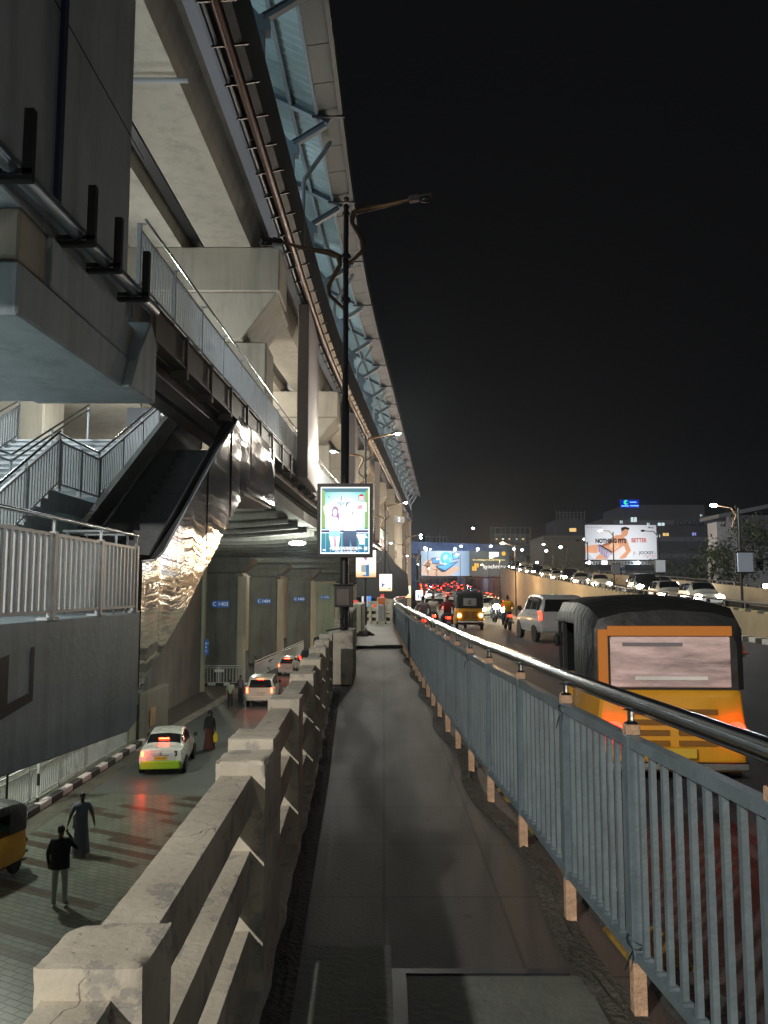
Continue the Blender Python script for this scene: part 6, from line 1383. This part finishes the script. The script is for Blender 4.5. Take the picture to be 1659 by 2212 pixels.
# ================================================================== BILLBOARDS
Yb = 166; k = Yb/1725; cA = at(910, 1190, Yb); cB = at(1099, 1244, Yb); wB = cB.x-cA.x; hB = cA.z-cB.z
b1 = thing('gantry_billboard', 'wide synchrony billboard on a gantry over the road, hand with tablet on its left', 'billboard', ((cA.x+cB.x)/2, Yb, (cA.z+cB.z)/2))
MB().box(-wB/2, wB/2, .05, .6, -hB/2, hB/2).build('casing', iron_black, b1)
MB().box(-wB/2-.2, wB/2+.2, -.5, .5, -hB/2-.5, -hB/2-.25).build('walkway', steel_dark, b1)
for sx in (-.47, .0, .47): MB().lathe([(.3, -hB/2-14), (.3, -hB/2-.3)], (sx*wB, .4, 0), 10).build('leg', steel_brown, b1)
def A1(pts, lay, m, n='artwork'): return poly(b1, [(p[0]*.55, p[1]) for p in pts], .045-.02*lay, m, n, wB, hB)
gm_ = grad_emis('billboard sky blue', [(0, (.35, .55, .75)), (.45, (.9, 1.1, 1.3)), (1, (.22, .38, .6))], .9, 'X', -wB/2, wB*.05)
A1([(0, 0), (1, 0), (1, 1), (0, 1)], 0, gm_, 'left_panel')
sk = pe('palm', (.75, .5, .38), .8)
A1([(.0, .95), (.03, .5), (.13, .32), (.25, .42), (.3, .62), (.55, .72), (.75, .62), (.8, .7), (.62, .98), (.2, 1)], 1, sk, 'hand'); A1([(.05, .6), (.12, .42), (.2, .5), (.16, .75)], 2, pe('palm shade', (.35, .22, .17), .8))
A1([(.28, .62), (.62, .48), (.78, .42), (.5, .84), (.42, .85)], 3, pe('tablet dark', (.01, .03, .08))); A1([(.32, .63), (.62, .51), (.73, .46), (.5, .78)], 4, pe('tablet blue', (.08, .45, .85)))
A1(ell(.52, .3, .125, .26), 5, pe('globe blue', (.08, .45, .7), 1.2), 'globe'); A1([(.46, .2), (.53, .12), (.56, .25), (.5, .4), (.45, .32)], 6, pe('globe land', (.35, .85, 1), 1.3)); A1([(.57, .3), (.62, .25), (.6, .45)], 6, pe('globe land', (.35, .85, 1), 1.3))
A1([(.21, .28), (.36, .26), (.38, .5), (.23, .52)], 5, pe('tablet dark', (.01, .03, .08)), 'laptop'); A1([(.225, .31), (.35, .29), (.365, .47), (.24, .49)], 6, pe('screen blue', (.1, .35, .8))); A1([(.23, .52), (.38, .5), (.42, .55), (.27, .57)], 6, pe('keyboard', (.3, .32, .36)))
A1([(.64, .12), (.79, .06), (.78, .32), (.66, .36)], 5, pe('tablet dark', (.01, .03, .08)), 'laptop'); A1([(.655, .15), (.775, .1), (.765, .3), (.67, .33)], 6, pe('screen blue', (.1, .35, .8)))
def A2(pts, lay, m, n='artwork'): return poly(b1, [(.55+p[0]*.45, p[1]) for p in pts], .045-.02*lay, m, n, wB, hB)
A2([(0, 0), (1, 0), (1, 1), (0, 1)], 0, pe('charcoal', (.045, .06, .065)), 'right_panel')
gold = pe('gold', (.75, .42, .03), 1.0)
A2([(.07, .62), (.12, .62), (.12, .79), (.07, .79)], 1, gold); A2([(.13, .50), (.18, .50), (.18, .79), (.13, .79)], 1, gold); A2([(.19, .50), (.24, .50), (.24, .66), (.19, .66)], 1, gold)
wt = pe('white print', (.85, .9, .9), 1.0)
text('synchrony', hB*.22, wt, b1, (.55*wB+.64*.45*wB-.5*wB, -.1, -.13*hB), bold=.02)
text('Our ambition is to help you achieve yours.', hB*.075, pe('cream print', (.9, .75, .3)), b1, (.55*wB+.5*.45*wB-.5*wB, -.1, .14*hB), bold=.01)
A2([(.51, .05), (.75, .05), (.75, .22), (.51, .22)], 1, W, 'badge'); A2([(.53, .08), (.73, .08), (.73, .10), (.53, .10)], 2, pe('print red', (.6, .05, .05))); A2([(.53, .15), (.73, .15), (.73, .17), (.53, .17)], 2, pe('ink', (.1, .12, .2)))
A2(ell(.88, .11, .05, .085), 1, gold, 'emblem')
for x in (.03, .36, .62): MB().ball(((x-.5)*wB+.4, -1.2, hB/2+.3), .28, 8).tube([((x-.5)*wB+.4, -1.2, hB/2+.3), ((x-.5)*wB+.4, .3, hB/2)], .05, 5).build('spot_lamp', emis('far lamp glow', (.8, .9, 1), 30), b1)

Yb = 118; cA = at(1263, 1134, Yb); cB = at(1421, 1209, Yb); wB2 = cB.x-cA.x; hB2 = cA.z-cB.z
b2 = thing('unipole_billboard', 'large white JOCKEY underwear billboard reading NOTHING FITS BETTER on a striped mast', 'billboard', ((cA.x+cB.x)/2, Yb, (cA.z+cB.z)/2), R(2))
MB().box(-wB2/2, wB2/2, .06, .5, -hB2/2, hB2/2).build('casing', iron_black, b2)
mb = MB(); mb.box(-wB2/2, wB2/2, -.6, -.5, -hB2/2-.75, -hB2/2-.65).box(-wB2/2, wB2/2, -.6, -.5, -hB2/2-.3, -hB2/2-.22)
for i in range(25): mb.box(-wB2/2+i*wB2/25, -wB2/2+i*wB2/25+.08, -.6, .05, -hB2/2-.64, -hB2/2-.31)
mb.build('catwalk', rail_light, b2); MB().box(-wB2*.3, -wB2*.22, -.66, -.61, -hB2/2-.75, -hB2/2-.15).build('notice', W, b2)
ml = thing('mast', 'thick blue and white striped mast under the underwear billboard', 'mast', ((cA.x+cB.x)/2+0.0, Yb+.4, -1))
zt_ = cB.z+.5
for i in range(11):
    z0 = i*(zt_+.0)/11; z1 = (i+1)*(zt_)/11; n = 16
    rings = [[(.52*math.cos(6.283*j/n), .52*math.sin(6.283*j/n), z+.18*math.cos(6.283*j/n)) for j in range(n)] for z in (z0, z1)]
    MB().loft(rings).build('band', mat('mast blue', (.04, .10, .22), .5, emit=.0) if i % 2 else mat('mast white', (.4, .45, .5), .5), ml)
def A3(pts, lay, m, n='artwork'): return poly(b2, pts, .05-.02*lay, m, n, wB2, hB2)
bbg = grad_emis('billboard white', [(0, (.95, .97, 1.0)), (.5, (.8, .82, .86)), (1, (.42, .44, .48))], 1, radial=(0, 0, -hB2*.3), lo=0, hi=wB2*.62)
A3([(0, 0), (1, 0), (1, 1), (0, 1)], 0, bbg, 'sheet')
sk1 = pe('body tan', (.62, .30, .17), 1.0); sk2 = pe('body shade', (.30, .12, .06), 1.0); sk3 = pe('body light', (.85, .50, .32), 1.0)
A3([(.0, .62), (.14, .56), (.20, .60), (.2, .78), (.10, .82), (.0, .80)], 1, sk1, 'far_leg'); A3([(.03, .80), (.1, .8), (.3, .98), (.12, .98)], 1, pe('drape shade', (.55, .55, .6)))
A3([(.13, .96), (.2, .82), (.32, .92), (.30, .985), (.14, .985)], 2, sk1, 'near_leg')
A3([(.36, .70), (.50, .62), (.62, .60), (.68, .72), (.66, .86), (.5, .93), (.4, .95)], 1, pe('pillow', (.72, .70, .70)))
A3([(.42, .30), (.50, .28), (.58, .42), (.60, .52), (.52, .62), (.43, .74), (.36, .86), (.24, .62), (.34, .5), (.38, .38)], 3, sk1, 'torso')
A3([(.36, .52), (.44, .5), (.48, .6), (.40, .74), (.33, .66)], 4, sk3, 'belly')
for a in range(3): A3([(.34+.03*a, .66-.05*a), (.40+.03*a, .70-.05*a), (.405+.03*a, .69-.05*a), (.345+.03*a, .65-.05*a)], 5, sk2)
A3([(.38, .33), (.33, .48), (.22, .58), (.16, .57), (.16, .61), (.25, .63), (.36, .54), (.42, .42)], 4, sk2, 'far_arm')
A3([(.54, .46), (.59, .50), (.635, .74), (.56, .94), (.50, .98), (.46, .96), (.56, .76), (.53, .58)], 5, sk1, 'near_arm')
A3([(.50, .27), (.52, .12), (.60, .12), (.60, .24), (.57, .33), (.5, .35)], 6, sk1, 'face'); A3([(.505, .20), (.50, .08), (.56, .05), (.62, .09), (.61, .15), (.56, .12), (.525, .17)], 7, pe('dark hair', (.015, .012, .01)), 'hair')
for x_ in (.545, .58): A3([(x_, .19), (x_+.02, .195), (x_+.02, .205), (x_, .2)], 8, sk2)
A3([(.555, .265), (.58, .27), (.575, .28)], 8, sk2)
A3([(.165, .58), (.20, .57), (.365, .78), (.36, .84), (.30, .97), (.27, .965), (.19, .80), (.165, .70)], 6, pe('check cloth', (.34, .30, .40)), 'boxer_shorts')
for i in range(5): A3([(.18+.028*i, .60+.04*i), (.19+.028*i, .60+.04*i), (.20+.02*i, .80+.03*i), (.19+.02*i, .80+.03*i)], 7, pe('check line', (.10, .06, .16)))
for i in range(4): A3([(.17, .64+.045*i), (.345, .84+.03*i), (.345, .85+.03*i), (.17, .65+.045*i)], 7, pe('check pale', (.7, .66, .74)))
A3([(.17, .575), (.20, .565), (.37, .775), (.36, .805)], 8, pe('dark hair', (.015, .012, .01)), 'waistband')
rednd = pe('brick red print', (.45, .08, .05))
text('NOTHING FITS', hB2*.165, pe('black print', (.012, .012, .014)), b2, (-.15*wB2, -.16, .03*hB2), xs=.80, bold=.05)
text('BETTER', hB2*.165, rednd, b2, (.245*wB2, -.16, .05*hB2), xs=.80, bold=.03)
text('JOCKEY', hB2*.12, pe('slate print', (.04, .05, .07)), b2, (.345*wB2, -.16, -.305*hB2), bold=.015); text('OR NOTHING', hB2*.06, rednd, b2, (.385*wB2, -.16, -.39*hB2))
text('SHOP AT JOCKEYINDIA.COM', hB2*.035, pe('slate print', (.04, .05, .07)), b2, (-.38*wB2, -.16, .43*hB2))
for a in (0, 2.1, 4.2):
    e_ = ell(.675+.017*math.cos(a), .81+.035*math.sin(a), .012, .028, 14, a); inn = [(x_*.7+.3*(.675+.017*math.cos(a)), y_*.7+.3*(.81+.035*math.sin(a))) for x_, y_ in e_]
    A3(e_[:11]+inn[:11][::-1], 2, pe('slate print', (.04, .05, .07)), 'knot_emblem')
A3([(.89, .05), (.92, .05), (.92, .09), (.89, .09)], 1, pe('slate print', (.04, .05, .07))); A3(ell(.945, .075, .01, .025), 1, pe('slate print', (.04, .05, .07)))
for x in (.0, .68): MB().ball(((x-.5)*wB2, -1.6, -hB2/2-.5), .22, 8).tube([((x-.5)*wB2, -1.6, -hB2/2-.5), ((x-.5)*wB2, 0, -hB2/2-.5)], .05, 5).build('spot_lamp', emis('far lamp glow', (.8, .9, 1), 30), b2)
light('billboard_glow', 'AREA', (0, -1.0, 0), 400, (.95, .95, 1), wB2*.8, b2, rot=(R(-90), 0, 0), sy=hB2*.8)

# ================================================================== FAR BUILDINGS
win_y = emis('lit yellow window', (1, .65, .22), 1.0); win_w = emis('lit white window', (.75, .95, 1), .9); win_b = emis('lit blue window', (.4, .45, 1), .7)
bl_dark = mat('dark facade', (.055, .055, .058), .7, var=.2, vs=.2, emit=.035, ecol=(.35, .36, .42)); bl_tan = mat('tan facade', (.16, .14, .11), .8, var=.15, vs=.15, emit=.05, ecol=(.5, .42, .32)); bl_band = mat('pale floor band', (.10, .10, .105), .7, emit=.05, ecol=(.5, .52, .58))  # facades and bands carry a faint glow of their own for street light
def blk(name, label, x0, y0, x1, y1, Y, m, dep=20, base=-4):
    a = at(x0, y0, Y); b = at(x1, y1, Y); t = thing(name, label, 'building', (a.x, Y, base)); t['_'] = 0; del t['_']
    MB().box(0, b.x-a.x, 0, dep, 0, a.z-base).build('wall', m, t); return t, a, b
t, a, b = blk('tan_building', 'plain tan building left of the underwear billboard', 1175, 1157, 1264, 1260, 200, bl_tan)
for x, y, w_, h_ in ((1243, 1152, 6, 4), (1180, 1160, 80, 2)): pass
Wd = b.x-a.x; Hh = a.z+4
MB().box(-.2, Wd+.2, -.3, 0, Hh-1.0, Hh-.6).build('cornice', bl_band, t)
for i in range(6): MB().box(1+i*1.7, 1.08+i*1.7, -.06, -.01, Hh-6, Hh-1.2).build('pilaster', bl_band, t)
t, a, b = blk('scaffold_tower', 'dark block topped by scaffolding behind the tan building', 1202, 1122, 1264, 1156, 215, bl_dark, 15)
MB().box(b.x-a.x-4.2, b.x-a.x-2.4, -.1, -.02, a.z+4-3.3, a.z+4-2.4).build('window', win_y, t)
mb = MB(); wd = b.x-a.x; H0 = a.z+4
for i in range(9): mb.box(i*wd/8-.06, i*wd/8+.06, 0, .12, H0, H0+2.3)
for j in range(3): mb.box(0, wd, 0, .1, H0+.7*j+.3, H0+.7*j+.4)
mb.build('scaffold', rail_light, t)
t, a, b = blk('office_building', 'long dark office block with a rooftop sign behind the underwear billboard', 1326, 1113, 1600, 1280, 190, bl_dark, 25)
wd = b.x-a.x; H0 = a.z+4
MB().box(wd*.1, wd*.75, 1, 20, H0, H0+2.6).build('penthouse', bl_dark, t)
for z in (1.2, 5.2, 9.2, 13.2): MB().box(-.2, wd+.2, -.6, -.01, H0-z-1.0, H0-z).build('floor_band', bl_band, t)
rnd = random.Random(8)
for (x, y, w_, h_, m_) in ((1367, 1123, 12, 10, win_w), (1340, 1128, 5, 6, win_w), (1426, 1133, 14, 6, win_w), (1398, 1133, 5, 6, win_w), (1369, 1156, 12, 8, win_w), (1420, 1158, 7, 5, win_w), (1436, 1155, 12, 6, win_y), (1497, 1154, 8, 6, win_b), (1395, 1192, 4, 5, win_w), (1512, 1114, 4, 4, win_w)):
    p = at(x, y, 190); hh = h_*190/1725; ww = w_*190/1725
    f = MB().box(p.x-a.x-ww/2, p.x-a.x+ww/2, -.75, -.65, p.z+4-hh/2, p.z+4+hh/2).build('window', m_, t); MB().box(p.x-a.x-.08, p.x-a.x+.08, -.8, -.76, p.z+4-hh/2, p.z+4+hh/2).build('mullion', bl_dark, f)
text('roxana', 2.6, mat('dull sign letters', (.02, .02, .022), .6), t, (wd*.60, -.65, H0-1.7), bold=.03)
sg = thing('rooftop_sign', 'glowing blue and green company sign on the office roof', 'sign', (at(1359, 1088, 190).x, 189.5, at(1359, 1097, 190).z))
MB().box(-2.2, 2.2, 0, .4, 0, 1.9).build('panel', emis('deep blue sign', (.0, .02, .5), .9), sg)
MB().lathe([(.55, -.05), (.55, -.01)], (-.9, 0, 1.25), 16, 'y').build('emblem', emis('green sign emblem', (.05, .9, .3), 1.3), sg); MB().lathe([(.3, -.09), (.3, -.06)], (-.65, 0, 1.25), 16, 'y').build('emblem_cut', MATS['deep blue sign'], sg)
for x0, x1, z in ((0, 1.6, 1.3), (-2, -.3, .4), (.1, 2.1, .45)): MB().box(x0, x1, -.06, -.01, z-.14, z+.14).build('lettering', emis('sign blue glow', (.15, .45, 1), 1.6), sg)
# white building on the right
Yv = 76
wbld = thing('white_building', 'white and grey building with a wide eaves slab behind trees at the picture edge', 'building')
p0 = at(1547, 1135, Yv); p1 = at(1740, 1110, Yv); wm = mat('white wall panels', (.42, .43, .46), .7, var=.1, vs=.4, emit=.05, ecol=(.6, .65, .75)); gm2 = mat('grey wall panels', (.10, .105, .115), .6, var=.1, vs=.4, emit=.03, ecol=(.5, .5, .6))  # wall panels glow faintly by themselves instead of being lit
zA = at(1547, 1180, Yv).z
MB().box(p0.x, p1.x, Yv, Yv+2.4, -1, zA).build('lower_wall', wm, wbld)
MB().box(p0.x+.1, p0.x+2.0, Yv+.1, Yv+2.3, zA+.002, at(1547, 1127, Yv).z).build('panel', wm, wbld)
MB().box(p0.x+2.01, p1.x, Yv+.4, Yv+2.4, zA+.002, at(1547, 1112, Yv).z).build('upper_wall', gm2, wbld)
MB().hexa([(at(1538, 1112, Yv).x, Yv-1.5, 8.4), (p1.x+2, Yv-1.5, 10.6), (p1.x+2, Yv+3, 10.6), (at(1538, 1112, Yv).x, Yv+3, 8.4), (at(1538, 1112, Yv).x, Yv-1.5, 8.75), (p1.x+2, Yv-1.5, 10.95), (p1.x+2, Yv+3, 10.95), (at(1538, 1112, Yv).x, Yv+3, 8.75)]).build('eaves_slab', bl_band, wbld)
for i in range(5):
    x = at(1562+i*24, 1220, Yv).x; w = MB().box(x, x+.6, Yv-.04, Yv-.005, at(0, 1232, Yv).z, at(0, 1208, Yv).z).build('window', glass_dark, wbld)
for i in range(6): x = p0.x+2.1+i*1.35; MB().box(x, x+.05, Yv+.35, Yv+.39, zA+.1, zA+3).build('panel_joint', bl_dark, wbld)
# far flyover and backdrop
fo = thing('far_flyover', 'far blue lit flyover deck crossing behind the synchrony billboard', 'flyover')
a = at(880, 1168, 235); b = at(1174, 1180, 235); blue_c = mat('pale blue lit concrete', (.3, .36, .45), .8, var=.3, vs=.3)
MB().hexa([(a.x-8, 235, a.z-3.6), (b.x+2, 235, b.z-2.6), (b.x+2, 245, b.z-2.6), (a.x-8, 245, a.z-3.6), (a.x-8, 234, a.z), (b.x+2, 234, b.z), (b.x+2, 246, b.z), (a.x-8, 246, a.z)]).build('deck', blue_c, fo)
for x in (8, 22, 37): MB().box(x, x+1.6, 238, 241, -4, a.z-3.3).build('pier', concrete_dark, fo)
for i in range(16): 
    x = a.x-6+i*3; MB().box(x, x+.12, 233.9, 234.1, a.z-.04*i-1.4, a.z-.12*i*.6+.25).build('parapet_joint', concrete_dark, fo)
for i, x in enumerate((13, 24, 36)):
    t = thing('flood_lamp', 'blue flood lamp washing the far flyover', 'lamp', (x, 228, 6.5), 0, 'blue flood lamps of the far flyover'); MB().ball((0, 0, 0), .15, 8).build('lamp_glass', emis('blue flood glow', (.3, .6, 1), 6), t); MB().lathe([(.08, -9), (.08, -.1)], (0, 0, 0), 6).build('pole', iron_black, t); light('blue_flood', 'POINT', (0, 0, .3), 1500, (.25, .5, 1), .3, t)
for (x0, y0, x1, Y, lab) in ((1060, 1135, 1145, 260, 'dim scaffolded building frame above the far flyover'), (905, 1155, 965, 262, 'dim low block with a red lamp beyond the station end')):
    a = at(x0, y0, Y); b = at(x1, y0, Y); t = thing('building_frame', lab, 'building', (a.x, Y, -4)); H0 = a.z+4; wd = b.x-a.x; mb = MB(); nn = 9
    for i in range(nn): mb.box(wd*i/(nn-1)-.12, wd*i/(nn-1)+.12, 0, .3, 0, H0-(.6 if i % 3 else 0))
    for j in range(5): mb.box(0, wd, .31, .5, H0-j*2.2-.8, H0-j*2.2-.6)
    mb.build('frame', mat('faintly glowing frame', (.08, .1, .11), .7, emit=.04, ecol=(.5, .7, .7)), t)  # small glow put into the frame so it shows in the dark
    MB().box(wd*.1, wd*.9, 1, 9, 0, H0-3).build('wall', bl_dark, t)
    for i in range(5): MB().box(wd*(.12+.17*i), wd*(.12+.17*i)+.7, .8, .95, H0-4.6, H0-4.2).build('window', win_w if i % 2 else win_y, t)
# trees beyond the ramp
def tree(label, loc, H, r, seed, n=900):
    t = thing('tree', label, 'tree', loc, 0, 'trees beyond the ramp'); rnd = random.Random(seed)
    m = MB(); m.tube([(0, 0, 0), (.1, 0, H*.3), (0, .1, H*.6), (.1, 0, H*.85)], [.18, .13, .09, .04], 7); cl = []
    for i in range(10):
        a = rnd.random()*6.28; z = H*rnd.uniform(.35, .8); e = Vector((math.cos(a)*r*rnd.uniform(.5, .95), math.sin(a)*r*rnd.uniform(.5, .95), z+H*rnd.uniform(.05, .25)))
        m.tube([(0, 0, z-H*.12), e*.5+Vector((0, 0, z*.45)), e], [.06, .04, .015], 5); cl.append(e)
    m.build('trunk', bark, t)
    lv = MB()
    for i in range(n):
        c = rnd.choice(cl); d = Vector((rnd.gauss(0, 1), rnd.gauss(0, 1), rnd.gauss(0, .8)))*r*.27; p = c+d; s = rnd.uniform(.10, .2)*(.7+.12*H/3)
        u = Vector((rnd.gauss(0, 1), rnd.gauss(0, 1), rnd.gauss(0, 1))).normalized(); v = u.cross(Vector((rnd.gauss(0, 1), rnd.gauss(0, 1), 1))).normalized()
        lv.add([p-u*s, p+v*s*.5, p+u*s, p-v*s*.5], [(0, 1, 2, 3)])
    lv.build('crown', leaf, t); return t
tree('open leafy tree in front of the white building at the picture edge', (at(1598, 1290, 62).x, 62, -.5), 7.2, 2.6, 1, 1500)
tree('tree between the white building and the pale board', (at(1540, 1290, 70).x, 70, -.5), 5.8, 2.4, 2, 1300)
tree('dark round tree just right of the striped mast', (at(1392, 1290, 88).x, 88, -.5), 3.9, 3.0, 3, 1500)
tree('dark tree left of the striped mast', (at(1290, 1290, 96).x, 96, -.5), 4.3, 3.2, 4, 1500)
tree('wide dark tree midway between mast and white building', (at(1470, 1290, 84).x, 84, -.5), 5.2, 4.0, 5, 1700)
tree('low dark tree below the tan building', (at(1222, 1290, 130).x, 130, -.5), 7.2, 4.0, 6, 1200)
# far station end: signs, stalls behind the cross wall
s = thing('number_sign', 'small dark sign with a white 2 under the far footbridge', 'sign', (at(862, 1123, 62).x, 62, at(862, 1123, 62).z)); MB().box(-.42, .42, 0, .1, -.25, .25).build('panel', iron_black, s); text('2', .42, emis('sign white glow', (1, 1, 1), 1.2), s, (0, -.01, 0))
s = thing('platform_sign', 'dark platform sign with white Telugu lettering over the escalator', 'sign', (at(388, 902, 24).x, 24, at(388, 902, 24).z)); MB().box(-1.6, .75, 0, .1, -.3, .3).build('panel', mat('navy sign panel', (.01, .015, .03), .4), s); text('ప్లాట్‌ఫారం | Pl', .24, emis('sign white glow', (1, 1, 1), 1.2), s, (0, -.01, .12)); text('प्लेटफॉर्म', .24, emis('sign white glow', (1, 1, 1), 1.2), s, (-.1, -.01, -.14))
MB().tube([(0, .05, .3), (0, .05, 1.2)], .02, 5).tube([(-1.2, .05, .3), (-1.2, .05, 1.2)], .02, 5).build('hanger', iron_black, s)
random.seed(9)
for i in range(9):
    x = -2.3+i*.28; Y = 58+random.uniform(-3, 6); c = random.choice(['red', 'blue', 'orange', 'green', 'white']); cc = dict(red=(.9, .08, .06), blue=(.1, .3, 1), orange=(1, .4, .08), green=(.3, .9, .3), white=(.9, .95, 1))[c]
    t = thing('shop_sign', 'small lit %s shop panel beyond the walkway end, %s from the left' % (c, 'first second third fourth fifth sixth seventh eighth ninth'.split()[i]), 'shop sign', (x, Y, -1.0), 0, 'lit %s shop panels beyond the walkway' % c); MB().box(-.2, .2, 0, .12, 1.4, 1.4+random.uniform(.3, 1.0)).build('panel', emis('shop '+c, cc, .45), t); MB().lathe([(.04, -4.4), (.04, 1.39)], (0, .06, 0), 6).build('post', iron_black, t)
# big dark hoarding under the far station edge
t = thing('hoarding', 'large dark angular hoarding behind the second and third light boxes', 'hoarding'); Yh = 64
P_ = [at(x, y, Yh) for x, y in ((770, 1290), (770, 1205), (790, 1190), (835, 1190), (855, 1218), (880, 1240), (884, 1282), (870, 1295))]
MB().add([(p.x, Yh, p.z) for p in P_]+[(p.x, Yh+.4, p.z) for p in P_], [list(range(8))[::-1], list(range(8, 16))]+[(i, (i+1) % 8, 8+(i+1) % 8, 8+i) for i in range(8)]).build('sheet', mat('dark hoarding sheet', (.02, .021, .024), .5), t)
# added warm lamps on poles, standing in for the glow of oncoming head lamps
for i, (X, Y, z) in enumerate(((9.5, 70, 1.0), (12.5, 100, .8), (15, 130, .8))):
    t = thing('street_lamp', '%s added warm lamp beside the ramp wall, in place of head lamp glow' % ('nearest', 'middle', 'farthest')[i], 'street lamp', (X+2.0, Y, -1.5), 0, 'added warm glow lamps beside the ramp wall')
    MB().lathe([(.07, 0), (.05, 7)], (0, 0, 0), 6).tube([(0, 0, 7), (-1, 0, 7.3)], .04, 5).build('pole', iron_black, t); MB().ball((-1.1, 0, 7.25), .16, 8, 1.4, 1, .6).build('lamp_glass', emis('warm lamp glow', (1, .62, .25), 30), t)
    light('warm_glow_lamp', 'POINT', (-1.1, -.1, 6.9), 2600, (1, .66, .34), .2, t)
# lamp posts of the median behind the viewer, same row as the ramp posts
for (x, y, e) in ((11.2, -6, 320),):
    t = thing('street_lamp', 'tall median lamp post outside the view on the right of the road', 'street lamp', (x, y, 0), 0, 'median lamp posts near the viewer')
    MB().lathe([(.09, -.3), (.06, 9)], (0, 0, 0), 10).tube([(0, 0, 8.9), (-.4, 0, 9.3), (-1.3, 0, 9.4)], .035, 6).build('pole', iron_black, t); MB().ball((-1.5, 0, 9.35), .12, 10, 1.6, 1, .6).build('lamp_glass', emis('street lamp glow', (.88, .95, 1), 60), t)
    light('median_lamp', 'POINT', (-1.5, 0, 9.1), e, (.80, .88, 1), .15, t)
# ================================================================== NIGHT HAZE
hz = MB().box(-160, 260, -40, 420, -8, 60).build('haze', None) if 0 else None
hm = bpy.data.materials.new('night haze'); hm.use_nodes = True; t = hm.node_tree; N = t.nodes
N.remove(N['Principled BSDF']); pv = N.new('ShaderNodeVolumePrincipled'); pv.inputs['Color'].default_value = (.72, .84, 1, 1); pv.inputs['Density'].default_value = .00028; pv.inputs['Anisotropy'].default_value = .8
t.links.new(pv.outputs[0], N['Material Output'].inputs['Volume'])
hz = MB().box(-160, 260, -40, 420, -7, 60).build('haze', hm); hz['kind'] = 'stuff'
